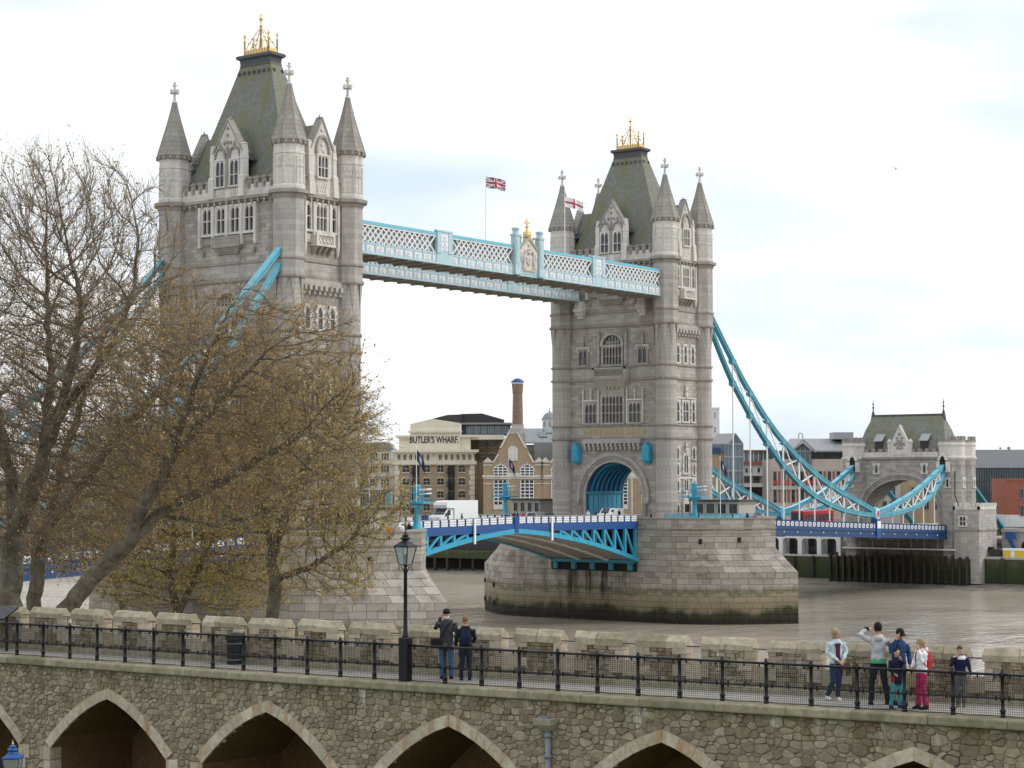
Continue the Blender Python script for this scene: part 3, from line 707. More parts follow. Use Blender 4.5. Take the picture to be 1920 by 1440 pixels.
    # ---- parapets with merlons
    for f, hw, gap, pl in (('N', 7.5, 2.75, BY), ('S', 7.5, 2.75, BY), ('W', 3.4, 2.5, AX), ('E', 3.4, 2.5, AX)):
        for sg in (-1, 1):
            m = FM(); m.box(sg*gap, sg*hw, -0.25, 0.2, 48.8, 50.15)
            on_face(R0, f, m, 'parapet', 'portland')
            n = 4 if f in 'NS' else 1
            for i in range(n):
                c = sg*(gap+(hw-gap)*(i+0.5)/n); w = 0.36
                m = FM(); m.box(c-w, c+w, -0.3, 0.26, 50.15, 50.75); m.plate([(c-w-0.06, 50.75), (c+w+0.06, 50.75), (c+w-0.02, 51.0), (c-w+0.02, 51.0)], -0.36, 0.34)
                m.box(c-0.16, c+0.16, 0.2, 0.42, 49.7, 50.3)
                on_face(R0, f, m, 'merlon', 'weathered')
    # ---- turrets
    for cx, cy in TUR:
        T = MB((0, 0, -10)); T.lathe([(1.62, 9.2), (1.62, 38.95)], 16, 0, 0, PI/16)
        t = T.obj('turret', 'granite_dressed', R0); t.location = (cx, cy, 0)
        m = MB(Z); m.lathe([(1.72, 38.9), (1.9, 38.95), (1.9, 48.4)], 8, 0, 0, PI/8)
        for k in range(8):     # squinch wedges where the round shaft turns octagonal
            a = PI/8+k*PI/4; ca, sa = math.cos(a), math.sin(a); r = 1.9
            b0 = (r*math.cos(a-0.30)*0.955, r*math.sin(a-0.30)*0.955, 38.95); b1 = (r*math.cos(a+0.30)*0.955, r*math.sin(a+0.30)*0.955, 38.95)
            m.add([b0, (r*ca, r*sa, 38.95), b1, (1.6*ca, 1.6*sa, 35.3)], [(0, 1, 3), (1, 2, 3), (2, 0, 3), (2, 1, 0)])
        m.obj('upper_shaft', 'granite_dressed', t)
        m = MB(Z); m.lathe([(1.9, 48.8), (1.98, 49.0), (1.98, 49.35), (1.88, 49.45), (1.88, 52.9), (1.96, 53.0), (1.96, 53.2), (1.88, 53.25), (1.88, 54.1)], 8, 0, 0, PI/8)
        for k in range(8):     # blind tracery panels
            a = k*PI/4; c, s = math.cos(a), math.sin(a); ap = 1.88*math.cos(PI/8)
            m.fr((c*ap, s*ap, -10), (-s, c, 0), (c, s, 0), (0, 0, 1))
            m.box(-0.62, -0.5, 0, 0.07, 49.6, 52.7); m.box(0.5, 0.62, 0, 0.07, 49.6, 52.7); m.box(-0.06, 0.06, 0, 0.06, 49.6, 51.9)
            for q in (-0.27, 0.27): m.plate([(q-0.2, 51.7), (q, 52.2), (q+0.2, 51.7), (q+0.1, 51.4), (q, 51.8), (q-0.1, 51.4)], 0, 0.07)
            m.plate([(-0.2, 52.4), (0, 52.15), (0.2, 52.4), (0, 52.65)], 0, 0.07)
        m.obj('panelled_stage', 'portland', t)
        m = MB(Z); m.lathe([(1.9, 54.05), (2.08, 54.3), (2.08, 54.5), (2.2, 54.55), (2.2, 54.78), (2.05, 54.85)], 8, 0, 0, PI/8)
        for k in range(16):
            a = k*PI/8+PI/16; c, s = math.cos(a), math.sin(a); m.fr((c*1.95, s*1.95, -10), (-s, c, 0), (c, s, 0), (0, 0, 1)); m.box(-0.14, 0.14, 0, 0.24, 54.12, 54.52)
        m.obj('turret_cornice', 'weathered', t)
        m = MB(Z); pr = []; zt = 61.2; K = 13
        for i in range(K):
            a, b2 = i/K, (i+1)/K; rr = lambda u: 2.06*(1-u)**1.12+0.24*u
            pr += [(rr(a)+0.02, 54.84+(zt-54.84)*a), (rr(b2)+0.035, 54.84+(zt-54.84)*b2)]
        m.lathe(pr, 8, 0, 0, PI/8)
        for k in range(8):
            a = PI/8+k*PI/4; P = [(rr(i/6)*math.cos(a)*1.01, rr(i/6)*math.sin(a)*1.01, 54.84+(zt-54.84)*i/6) for i in range(7)]; m.tube(P, 0.07, 4)
        m.obj('spire', 'weathered', t)
        m = MB(Z); finial(m, 61.1, 63.75); m.obj('finial_cross', 'portland', t)
    # ---- main roof
    RP = [(8.9, 4.6, 48.9), (8.35, 4.3, 50.2), (7.0, 3.5, 53.2), (5.35, 2.55, 57.3), (3.8, 1.65, 61.6), (2.5, 0.92, 65.3)]
    m = MB(Z); m.rings([[(-x, -y, z), (x, -y, z), (x, y, z), (-x, y, z)] for x, y, z in RP]); m.obj('roof', 'slate', R0)
    m = MB(Z); m.rings([[(-x, -y, z), (x, -y, z), (x, y, z), (-x, y, z)] for x, y, z in ((2.55, 0.98, 65.2), (2.45, 0.95, 65.5), (2.5, 1.0, 66.05), (2.85, 1.3, 66.25), (2.85, 1.3, 66.55), (2.7, 1.15, 66.65))])
    lc = m.obj('roof_cap', 'lead', R0)
    m = MB(Z)
    for i in range(7):
        x = -2.4+i*0.8
        for sg in (-1, 1): m.lathe([(0.16, 64.25), (0.16, 64.62)], 6, x, sg*1.22)
    for y in (-0.7, 0.7):
        for sg in (-1, 1): m.lathe([(0.16, 64.25), (0.16, 64.62)], 6, sg*2.85, y)
    stuff(m.obj('roof_vent_row', 'lead', R0))
    # gilded crown
    cr = link('crown', None, R0); cr.location = (0, 0, 56.6)
    Zc = (0, 0, -66.6)
    m = MB(Zc)
    for sg in (-1, 1):
        m.box(-2.0, 2.0, sg*0.75, sg*0.81, 66.65, 67.25); m.box(sg*1.97, sg*2.03, -0.78, 0.78, 66.65, 67.25)
        for i in range(9): x = -1.8+i*0.45; m.box(x-0.04, x+0.04, sg*0.78, sg*0.9, 66.65, 67.4)
    m.obj('gilt_band', 'gold', cr)
    for x in (-1.95, 1.95):
        for y in (-0.75, 0.75):
            m = MB(Zc); m.lathe([(0.11, 66.65), (0.11, 68.3), (0.19, 68.35), (0.12, 68.5), (0.07, 68.8), (0.2, 68.95), (0.05, 69.3)], 8, x, y); m.obj('gilt_post', 'gold', cr, smooth=True)
            m = MB(Zc); m.tube([(x, y, 67.2), (x*0.72, y*0.8, 68.0), (x*0.42, y*0.5, 68.9), (x*0.2, y*0.2, 69.6), (0, 0, 69.9)], 0.055, 5)
            m.tube([(x*0.5, y, 67.2), (x*0.4, y*0.7, 68.1), (x*0.62, y*0.75, 68.3)], 0.045, 5); m.tube([(x*0.5, y, 67.2), (x*0.3, y*0.5, 68.4), (x*0.1, y*0.2, 69.0)], 0.045, 5)
            for q in (0.3, 0.55, 0.75): m.sphere((x*q, y*q, 70.1-2.6*q), 0.11, 6, 4)
            m.obj('gilt_rib', 'gold', cr)
    m = MB(Zc); m.lathe([(0.12, 66.6), (0.12, 70.1), (0.26, 70.15), (0.1, 70.35), (0.09, 70.8), (0.28, 70.95), (0.28, 71.1), (0.1, 71.25), (0.13, 71.5), (0.02, 71.8)], 8); m.obj('gilt_finial', 'gold', cr, smooth=True)
    # ---- gables (dormers)
    for f, hw, za_, nw, pl in (('N', 2.45, 58.2, 2, BY), ('S', 2.45, 58.2, 2, BY), ('W', 2.1, 58.1, 1, AX), ('E', 2.1, 58.1, 1, AX)):
        G = FM(); dp = 0.3
        poly = [(-hw, 48.8), (hw, 48.8), (hw, 53.6), (hw*0.86, 54.3), (0, za_-0.25), (-hw*0.86, 54.3), (-hw, 53.6)]
        G.plate(poly, -0.55, dp); g = on_face(R0, f, G, 'gable', 'portland')
        def gp(mb, name, mt, **k): return mb.obj(name, mt, g, **k)
        m = FM(); m.fr((0, 0, 0), (1, 0, 0), (0, -1, 0))
        D = -10+10
        for sg in (-1, 1):
            m.plate([(sg*hw*0.98, 53.95), (sg*hw*1.06, 54.1), (sg*0.02, za_), (0, za_-0.38)][::sg], -0.62, dp+0.12)
        gp(m, 'gable_coping', 'weathered')
        for sg in (-1, 1):
            m = FM(); m.rings([[(sg*hw-w, d0, z), (sg*hw+w, d0, z), (sg*hw+w, d1, z), (sg*hw-w, d1, z)] for z, w, d0, d1 in ((48.8, 0.42, -0.3, 0.75), (51.2, 0.40, -0.3, 0.65), (51.4, 0.32, -0.3, 0.5), (53.2, 0.3, -0.3, 0.45), (53.3, 0.36, -0.3, 0.5), (54.1, 0.3, -0.25, 0.42), (54.9, 0.26, -0.2, 0.36), (55.0, 0.34, -0.25, 0.42), (55.2, 0.05, 0, 0.1))]); gp(m, 'buttress', 'portland')
            m = FM(); m.lathe([(0.1, za_-0.3), (0.24, za_), (0.1, za_+0.1), (0.04, za_+0.35)], 6, 0, -0.1) if sg > 0 else m.box(-hw, hw, dp, dp+0.1, 50.9 if nw == 1 else 49.95, 51.0 if nw == 1 else 50.1); gp(m, 'gable_moulding', 'weathered')
        if nw == 2:
            for s in (-1.15, 1.15):
                fr, pn = win_mesh(1.3, 3.0, 2, (0.42,), sur=0.2, d=0.2)
                o = inst('window', fr, g, (s, -dp, 50.2)); inst('pane', pn, o)
                m = FM()
                for k in range(8): a0 = PI*k/8; a1 = PI*(k+1)/8; m.plate([(s+0.75*math.cos(a0), 53.5+1.15*math.sin(a0)), (s+0.95*math.cos(a0), 53.5+1.4*math.sin(a0)), (s+0.95*math.cos(a1), 53.5+1.4*math.sin(a1)), (s+0.75*math.cos(a1), 53.5+1.15*math.sin(a1))], dp, dp+0.22)
                m.plate([(s-0.15, 54.9), (s+0.15, 54.9), (s, 55.5)], dp, dp+0.2)
                gp(m, 'ogee_hood', 'weathered')
                m = FM(); m.box(s-0.72, s+0.72, dp, dp+0.08, 48.95, 49.85)
                for q in (-0.45, -0.15, 0.15, 0.45): m.plate([(s+q-0.12, 49.2), (s+q+0.12, 49.2), (s+q+0.05, 49.7), (s+q-0.05, 49.7)], dp+0.08, dp+0.17)
                gp(m, 'carved_panel', 'portland')
            m = FM()
            for (x, z) in ((0, 54.6), (0, 55.4), (0, 56.2), (-0.5, 55.3), (0.5, 55.3), (-1.05, 54.7), (1.05, 54.7), (0, 57.0)): m.plate([(x-0.2, z), (x, z-0.25), (x+0.2, z), (x, z+0.25)], dp, dp+0.16)
            m.box(-0.12, 0.12, dp, dp+0.12, 50.1, 55.0); gp(m, 'carved_foliage', 'weathered')
        else:
            fr, pn = win_mesh(1.65, 2.5, 3, (0.45,), sur=0.22, d=0.24)
            o = inst('window', fr, g, (0, -dp, 51.0)); inst('pane', pn, o)
            m = FM()
            for k in range(10):
                a0 = PI*k/10; a1 = PI*(k+1)/10; e = lambda a, r, h: (r*math.cos(a), 53.7+h*math.sin(a)**0.85 if math.sin(a) > 0 else 53.7)
                m.plate([e(a0, 1.0, 1.9), e(a0, 1.25, 2.25), e(a1, 1.25, 2.25), e(a1, 1.0, 1.9)], dp, dp+0.26)
            gp(m, 'ogee_hood', 'weathered')
            m = FM()
            for (x, z) in ((-0.45, 54.0), (0.45, 54.0), (0, 54.3), (0, 54.9), (0, 56.6)): m.plate([(x-0.3, z), (x, z-0.3), (x+0.3, z), (x, z+0.3)], dp, dp+0.12)
            gp(m, 'carved_foliage', 'portland')
            m = FM(); m.box(-0.9, 0.9, dp, dp+0.08, 49.0, 50.6)
            for q in (-0.6, -0.2, 0.2, 0.6): m.bar((q-0.18, dp+0.12, 49.3), (q+0.18, dp+0.12, 50.3), 0.1, 0.1, (0, 1, 0))
            gp(m, 'carved_panel', 'portland')
        # dormer roof running back into the slates, with its dark side cheeks
        dpth = 3.2 if f in 'NS' else 5.0
        m = FM(); w = hw*0.86
        m.rings([[(-w, d, 53.9), (w, d, 53.9), (0, d, za_-0.8)] for d in (-0.5, -dpth)]); gp(m, 'dormer_roof', 'slate')
        for sg in (-1, 1):
            m = FM(); m.box(sg*(w-0.2), sg*w, -0.6, -1.75, 50.0, 53.85); gp(m, 'dormer_cheek', 'charcoal')
            m = FM(); m.plate([(sg*w*0.9, 54.0), (sg*(w+0.75), 53.1), (sg*(w+0.75), 53.25), (sg*w*0.9, 54.2)][::sg], -2.0, -0.5); gp(m, 'dormer_eave', 'lead')
    for s_ in (-5.6, 5.6):      # stone consoles under the walkways
        m = FM()
        for i, (z, w, d) in enumerate(((40.3, 0.5, 0.4), (40.8, 0.65, 0.8), (41.3, 0.75, 1.2), (41.8, 0.7, 1.0))): m.box(-w, w, 0, d+0.2, z, z+0.5)
        m.box(-0.65, 0.65, 0, 1.1, 42.3, 42.9); on_face(R0, rf, m, 'walkway_console', 'portland', s_)
    return R0
make_tower(82.3, 'right-hand gothic stone bridge tower, whole road arch in view under steep mossy roof', 'N')
make_tower(0.0, 'left-hand gothic stone bridge tower, lower half hidden behind bare tree branches', 'S')
# ================================================================== high level walkways
def make_walkway(xo, xi, label, full):
    """xo: face towards the camera side, xi: the other face"""
    y0, y1 = 6.4, 75.9; c = (xo+xi)/2
    R = thing('high_walkway', label, 'walkway', (c, 41.15, 42.9)); O = (-c, -41.15, -42.9)
    sg = 1 if xo > xi else -1
    MB(O).box(min(xo, xi)+0.1, max(xo, xi)-0.1, y0, y1, 43.0, 43.3).obj('floor', 'soffit', R)
    MB(O).rings([[(min(xo, xi)-0.05, y, 46.9), (max(xo, xi)+0.05, y, 46.9), (c+0.3, y, 47.25), (c-0.3, y, 47.25)] for y in (y1, y0)]).obj('roof', 'zinc', R)
    me = MB().box(xi-c+0.1*sg, xo-c-0.1*sg, -0.12, 0.12, -0.32, 0.1).mesh('cross_beam', 'soffit')
    for i in range(24): inst('cross_beam', me, R, (0, y0+1.5+i*2.9-41.15, 0.1))
    for fx, s in ((xo, sg), (xi, -sg)):
        m = MB(O); m.box(fx-0.16, fx+0.16, y0, y1, 46.5, 46.88); m.obj('top_chord', 'paint_chain', R)
        m = MB(O); m.box(fx-0.12, fx+0.12, y0, y1, 44.15, 44.32); m.box(fx-0.2, fx+0.2, y0, y1, 42.9, 43.12); m.box(fx-0.05, fx+0.05, y0, y1, 43.1, 44.16); m.obj('parapet_girder', 'paint_pale', R)
        m = MB(O); m.box(fx-0.1, fx+0.1, y0, y1, 46.3, 46.5); m.obj('chord_flange', 'paint_white', R)
    # parapet panels
    F = MB((0, 0, 0), (0, 1, 0), (sg, 0, 0), (0, 0, 1)); w = 0.86
    F.box(-w, w, 0, 0.06, 0.0, 0.1); F.box(-w, w, 0, 0.06, 0.92, 1.02); F.box(-w, -w+0.14, 0, 0.07, 0.1, 0.92); F.box(w-0.14, w, 0, 0.07, 0.1, 0.92)
    F.cur = 1; F.box(-w+0.14, w-0.14, 0, 0.02, 0.1, 0.92)
    for k in range(7):
        a = PI*(k+0.5)/7; F.bar((0, 0.05, 0.16), (0.52*math.cos(a), 0.05, 0.16+0.6*math.sin(a)), 0.07, 0.05, (0, 1, 0))
    pm = F.mesh('parapet_panel', ['paint_pale', 'paint_white'])
    n = 38; st = (y1-y0)/n
    for i in range(n): inst('parapet_panel', pm, R, (xo+0.05*sg-c, y0+(i+0.5)*st-41.15, 43.12-42.9))
    # lattice
    bays = [(y0, 21.9), (25.0, 38.3), (44.9, 57.2), (60.3, y1)]
    h0, h1 = 44.32, 46.32; run = 2.0; sp = 1.0
    bm = []
    for d in (-1, 1):
        b = MB(); b.bar((0.04*d, -d*run/2, 0), (0.04*d, d*run/2, h1-h0), 0.2, 0.07, (1, 0, 0)); bm.append(b.mesh('lattice_bar', 'paint_white'))
    far = MB(O)
    for a, b in bays:
        k = int((b-a)/sp); off = (b-a-k*sp)/2
        for i in range(1, k):
            y = a+off+i*sp
            for j, d in enumerate((-1, 1)):
                if full: inst('lattice_bar', bm[j], R, (xo-c, y-41.15, h0-42.9))
                else: far.bar((xo+0.04*d, y-d*run/2, h0), (xo+0.04*d, y+d*run/2, h1), 0.2, 0.07, (1, 0, 0))
                far.bar((xi+0.04*d, y-d*run/2, h0), (xi+0.04*d, y+d*run/2, h1), 0.2, 0.07, (1, 0, 0))
    stuff(far.obj('rear_lattice', 'paint_white', R))
    MB(O).box(xi+sg*0.25, xi+sg*0.3, y0, y1, 44.3, 46.5).obj('rear_glazing', 'glass_teal', R); MB(O).box(xo-sg*0.5, xo-sg*0.46, y0, y1, 44.3, 46.5).obj('front_glazing', 'glass_pale', R)
    # pilasters and the crest in the middle
    for a, b in ((21.9, 25.0), (57.2, 60.3)):
        m = MB((xo-c, (a+b)/2-41.15, -42.9), (0, 1, 0), (sg, 0, 0)); w = (b-a)/2
        m.box(-w, w, -0.2, 0.2, 43.12, 47.0); m.box(-w-0.08, w+0.08, -0.25, 0.28, 47.0, 47.2); m.box(-w, -w+0.8, 0.2, 0.3, 44.3, 46.9); m.box(w-0.8, w, 0.2, 0.3, 44.3, 46.9)
        p = m.obj('pilaster', 'paint_pale', R)
        m = MB((xo-c, (a+b)/2-41.15, -42.9), (0, 1, 0), (sg, 0, 0)); m.box(-0.7, 0.7, 0.2, 0.24, 44.6, 46.7)
        for (s, z) in ((0, 46.3), (-0.25, 45.9), (0.25, 45.9), (0, 45.5), (-0.3, 45.2), (0.3, 45.2), (0, 44.9)): m.sphere((s, 0.26, z), 0.2, 6, 4, 1, 0.5, 1)
        m.obj('shield_relief', 'paint_white', R)
    if full:
        cy = 41.6; C0 = (xo-c, cy-41.15, -42.9); ax = ((0, 1, 0), (sg, 0, 0))
        for s in (-2.75, 2.75):
            m = MB(C0, *ax); m.box(s-0.5, s+0.5, -0.3, 0.5, 42.9, 48.1); m.box(s-0.6, s+0.6, -0.4, 0.6, 48.1, 48.35); m.box(s-0.6, s+0.6, -0.4, 0.6, 43.0, 43.5)
            m.lathe([(0.42, 48.35), (0.42, 48.9), (0.55, 48.95), (0.55, 49.15), (0.2, 49.3)], 8, s, 0.1); m.box(s-0.3, s+0.3, 0.5, 0.56, 44.4, 47.6); m.obj('crest_pillar', 'paint_pale', R)
        m = MB(C0, *ax); m.plate([(-2.25, 43.2), (2.25, 43.2), (2.25, 46.6), (1.6, 47.2), (0.8, 47.5), (0, 48.6), (-0.8, 47.5), (-1.6, 47.2), (-2.25, 46.6)], -0.2, 0.2); m.obj('crest_panel', 'paint_pale', R)
        m = MB(C0, *ax); ol = [(-2.0, 43.5), (2.0, 43.5), (2.0, 46.4), (1.3, 47.0), (0, 47.9), (-1.3, 47.0), (-2.0, 46.4)]; m.plate(ol, 0.2, 0.26)
        # shield between two supporters, helm above, ribbon below: in low relief
        m.plate([(-0.6, 45.7), (-0.6, 44.9), (0, 44.3), (0.6, 44.9), (0.6, 45.7)], 0.26, 0.46); m.box(-0.09, 0.09, 0.46, 0.52, 44.45, 45.65); m.box(-0.5, 0.5, 0.46, 0.52, 45.05, 45.2)
        for s in (-1, 1):
            m.tube([(s*1.3, 0.34, 43.9), (s*1.05, 0.36, 44.7), (s*1.1, 0.38, 45.4), (s*0.95, 0.38, 46.0)], [0.14, 0.26, 0.22, 0.18], 6); m.sphere((s*0.85, 0.4, 46.2), 0.22, 6, 4)
            m.tube([(s*1.05, 0.36, 45.3), (s*0.62, 0.4, 45.5)], 0.1, 5); m.tube([(s*1.35, 0.3, 44.5), (s*1.75, 0.3, 45.2), (s*1.5, 0.3, 46.0)], 0.09, 5); m.tube([(s*1.1, 0.3, 44.3), (s*0.7, 0.34, 43.9)], 0.11, 5)
            m.tube([(0, 0.3, 43.75), (s*0.9, 0.32, 43.7), (s*1.6, 0.3, 44.0)], 0.12, 5)
        m.sphere((0, 0.36, 46.1), 0.3, 8, 5); m.tube([(-0.4, 0.36, 46.4), (0, 0.36, 46.75), (0.4, 0.36, 46.4)], 0.13, 5); m.sphere((0, 0.36, 47.1), 0.2, 6, 4)
        m.obj('coat_of_arms', 'portland', R)
        m = MB(C0, *ax); m.plate([(-2.0, 46.4), (-1.3, 47.0), (0, 47.9), (1.3, 47.0), (2.0, 46.4), (2.0, 46.7), (1.3, 47.35), (0, 48.3), (-1.3, 47.35), (-2.0, 46.7)], 0.2, 0.42); m.obj('crest_arch', 'bronze_green', R)
        for s in (-2.0, -1.4, -0.8, 0.8, 1.4, 2.0):
            m = MB(C0, *ax); m.lathe([(0.09, 46.8), (0.08, 48.0), (0.15, 48.1), (0.03, 48.4)], 6, s, 0); m.obj('crest_spike', 'bronze_green', R)
        m = MB(C0, *ax); m.lathe([(0.5, 48.2), (0.62, 48.5), (0.55, 48.9), (0.2, 49.1), (0.16, 49.5), (0.34, 49.6), (0.12, 49.75), (0.1, 50.5), (0.02, 51.0)], 8); m.box(-0.5, 0.5, -0.1, 0.1, 50.05, 50.3); m.obj('gilt_finial', 'gold', R)
    return R
make_walkway(9.4, 4.4, 'nearer high walkway with white lattice and royal crest at its middle', True)
make_walkway(-5.4, -9.2, 'farther high walkway showing only its pale panelled girder below the other', False)

# ================================================================== flags
def flag_thing(label, x, y, z0, z1, ztop, L, H, ang, pat, mats, sag, pole='paint_pure', r=0.06):
    R = thing('flag', label, 'flag', (x, y, z0))
    MB().lathe([(r*1.3, 0), (r*0.7, z1-z0-0.1), (r*1.8, z1-z0-0.05), (0.02, z1-z0+0.1)], 6).obj('pole', pole, R)
    nx, ny = 72, 40; m = MB(); vs = []; ca, sa = math.cos(ang), math.sin(ang)
    for j in range(ny+1):
        for i in range(nx+1):
            u = i/nx; v = j/ny; wv = 0.13*H*math.sin(u*9+v*1.5)*u**0.5+0.06*H*math.sin(u*17+1+v*3)*u; l = u*L*(0.93)
            vs.append((l*ca-wv*sa, l*sa+wv*ca, ztop-z0-H+v*H-sag*u**1.3*H-0.05*H*math.sin(u*8)*u))
    m.v = vs
    for j in range(ny):
        for i in range(nx):
            a = j*(nx+1)+i; m.f.append((a, a+1, a+nx+2, a+nx+1)); m.mi.append(pat((i+0.5)/nx, (j+0.5)/ny))
    m.obj('cloth', mats, R, smooth=True, uv=False); return R
plain('flag_white', (0.78, 0.78, 0.79), 0.9, var=0.03); plain('flag_red', (0.50, 0.06, 0.09), 0.9, var=0.05); plain('flag_blue', (0.10, 0.12, 0.18), 0.9, var=0.05); plain('flag_navy', (0.03, 0.04, 0.10), 0.9, var=0.05)
def union(u, v):
    x = (u-0.5)*60; y = (v-0.5)*30
    if abs(x) < 3 or abs(y) < 3: return 1
    if abs(x) < 5 or abs(y) < 5: return 0
    dd = (abs(y)*2-abs(x))/2.236; d1 = dd
    if abs(d1) < 3.0:
        side = 1 if x*y > 0 else -1
        return 1 if (0 < d1*(1 if x*side > 0 else -1)*1.0 < 2.0 and True) and abs(d1) < 2.0 else 0
    return 2
def george(u, v): return 1 if abs(u-0.5)*1.67 < 0.085 or abs(v-0.5) < 0.1 else 0
flag_thing('union flag in red, white and blue on slim pole above the walkway', 7.6, 34.8, 47.0, 56.0, 55.7, 2.9, 1.45, 0.9, union, ['flag_white', 'flag_red', 'flag_blue'], 0.25)
flag_thing('white flag with red cross flying before the right-hand tower', 7.6, 53.2, 46.5, 56.6, 55.2, 2.9, 1.4, 0.9, george, ['flag_white', 'flag_red'], 0.45)

# ================================================================== bascule leaves
def make_leaf(label, y, rz):
    R = thing('bascule_leaf', label, 'drawbridge', (0, y, 0), rz)
    Lf = 30.35; zb = lambda v: 3.75+0.265*v-0.0034*v*v; zt = lambda v: 9.55+0.010*v
    K = 16; V = [Lf*i/K for i in range(K+1)]
    m = MB()
    m.rings([[(-7.4, v, zt(v)-0.25), (7.4, v, zt(v)-0.25), (7.4, v, zt(v)), (-7.4, v, zt(v))][::-1] for v in V]); m.obj('road_deck', 'asphalt', R)
    for gx in (-7.6, -2.5, 2.5, 7.6):
        out = abs(gx) > 5; mt = 'paint_sky' if out else 'paint_white'; g = link('main_girder', None, R)
        m = MB()
        m.rings([[(gx-0.32, v, zb(v)), (gx+0.32, v, zb(v)), (gx+0.32, v, zb(v)+0.62), (gx-0.32, v, zb(v)+0.62)][::-1] for v in V]); m.obj('lower_chord', mt, g)
        m = MB(); m.rings([[(gx-0.24, v, zt(v)-0.95), (gx+0.24, v, zt(v)-0.95), (gx+0.24, v, zt(v)-0.27), (gx-0.24, v, zt(v)-0.27)][::-1] for v in V]); m.obj('upper_chord', 'paint_royal' if out else mt, g)
        n = 9
        for i in range(n):
            v = 0.5+i*2.75
            if zt(v)-0.9-zb(v) > 1.0: MB().box(gx-0.2, gx+0.2, v-0.2, v+0.2, zb(v)+0.5, zt(v)-0.9).obj('girder_post', mt, g)
            v2 = v+2.75
            if zt(v2)-0.9-zb(v2) > 1.1:
                MB().bar((gx, v+0.2, zb(v)+0.6), (gx, v2-0.25, zt(v2)-1.0), 0.3, 0.28, (1, 0, 0)).obj('girder_diagonal', mt, g)
        v0 = 22.5; m = MB(); m.rings([[(gx-0.14, v, zb(v)+0.4), (gx+0.14, v, zb(v)+0.4), (gx+0.14, v, zt(v)-0.8), (gx-0.14, v, zt(v)-0.8)][::-1] for v in (v0, 26, Lf)]); m.obj('web_plate', mt, g)
    # buckled soffit plates
    for i in range(10):
        a, b = 1+i*2.9, 1+(i+1)*2.9; b = min(b, Lf)
        for x0, x1 in ((-7.2, -2.9), (-2.1, 2.1), (2.9, 7.2)):
            m = MB(); m.rings([[(x0, v, zb(v)+0.12+e), (x1, v, zb(v)+0.12+e), (x1, v, zb(v)+0.2+e), (x0, v, zb(v)+0.2+e)][::-1] for v, e in ((a, 0.0), (b-0.05, 0.14))]); m.obj('soffit_plate', 'soffit', R)
    # balustrade
    for sx in (-1, 1):
        F = MB(); x = sx*7.75
        F.rings([[(x-0.07, v, zt(v)+0.98), (x+0.07, v, zt(v)+0.98), (x+0.07, v, zt(v)+1.1), (x-0.07, v, zt(v)+1.1)][::-1] for v in V]); F.obj('hand_rail', 'grey_metal', R)
        F = MB(); F.rings([[(x-0.12, v, zt(v)-0.62), (x+0.12, v, zt(v)-0.62), (x+0.12, v, zt(v)+0.12), (x-0.12, v, zt(v)+0.12)][::-1] for v in V]); F.obj('fascia', 'paint_royal', R)
    P = MB((0, 0, 0), (0, 1, 0), (1, 0, 0))
    P.cur = 1; P.box(-0.66, 0.66, -0.02, 0.02, 0.0, 0.78)
    P.cur = 0
    for i in range(5):
        for j in range(2):
            c = (-0.5+i*0.25, 0.24+j*0.3); r = 0.1 if (i+j) % 2 else 0.075
            P.plate([(c[0]-r, c[1]), (c[0], c[1]-r), (c[0]+r, c[1]), (c[0], c[1]+r)], 0.02, 0.03)
    pm = P.mesh('scroll_panel', ['paint_royal', 'paint_pure']); pp = MB().box(-0.11, 0.11, -0.09, 0.09, 0, 0.9).mesh('baluster_post', 'paint_navy')
    for sx in (-1, 1):
        for i in range(17):
            v = 1.0+i*1.74
            inst('scroll_panel', pm, R, (sx*7.79, v, zt(v)+0.15), 0 if sx > 0 else PI); inst('baluster_post', pp, R, (sx*7.75, v+0.87, zt(v)+0.1))
    for sx in (-1, 1): MB().box(sx*7.6, sx*7.98, Lf-0.42, Lf-0.05, 8.75, 10.95).obj('end_post', 'paint_royal', R)
    return R
l1 = make_leaf('nearer bascule leaf reaching right from the tree-hidden pier, white truck on it', 10.8, 0)
l2 = make_leaf('farther bascule leaf with its sky blue truss rising from the clear mid-river pier', 71.5, PI)
for y, zl in ((31.7, 7.4), (49.2, 7.2)):
    MB().box(7.93, 8.06, y-0.13, y+0.13, zl, 11.0)
for R, v in ((l1, 20.9), (l2, 22.3)):
    sx = 1 if R is l1 else -1
    MB().box(sx*8.0, sx*8.16, v-0.16, v+0.16, 7.5, 10.75).obj('white_marker', 'paint_pure', R)

# ================================================================== suspended side spans
CU = [(88.0, 42.9), (91.0, 40.0), (94.8, 36.3), (101.2, 30.2), (112.2, 22.1), (127.45, 15.2), (142.9, 11.25), (147.8, 9.75)]
CL = [(88.0, 41.5), (90.6, 38.3), (94.0, 34.0), (97.6, 30.0), (107.6, 21.5), (118.2, 14.95), (130.5, 10.9), (142.9, 9.45), (147.8, 9.35)]
SU = [(147.8, 9.7), (153.2, 10.4), (165.9, 13.4), (179.5, 18.75)]
SL = [(147.8, 9.3), (151.6, 9.2), (165.8, 10.35), (173.6, 13.0), (179.5, 17.6)]
def interp(P, y):
    for (a, b), (c, d) in zip(P, P[1:]):
        if a <= y <= c: return b+(d-b)*(y-a)/(c-a)
    return P[-1][1]
def smooth_curve(P, n=3):
    for _ in range(n):
        Q = [P[0]]
        for a, b in zip(P, P[1:]): Q += [(0.75*a[0]+0.25*b[0], 0.75*a[1]+0.25*b[1]), (0.25*a[0]+0.75*b[0], 0.25*a[1]+0.75*b[1])]
        P = Q+[P[-1]]
    return P
CU, CL, SU, SL = [smooth_curve(p, 2) for p in (CU, CL, SU, SL)]
rail = lambda y: 9.8-0.0342*(y-93)
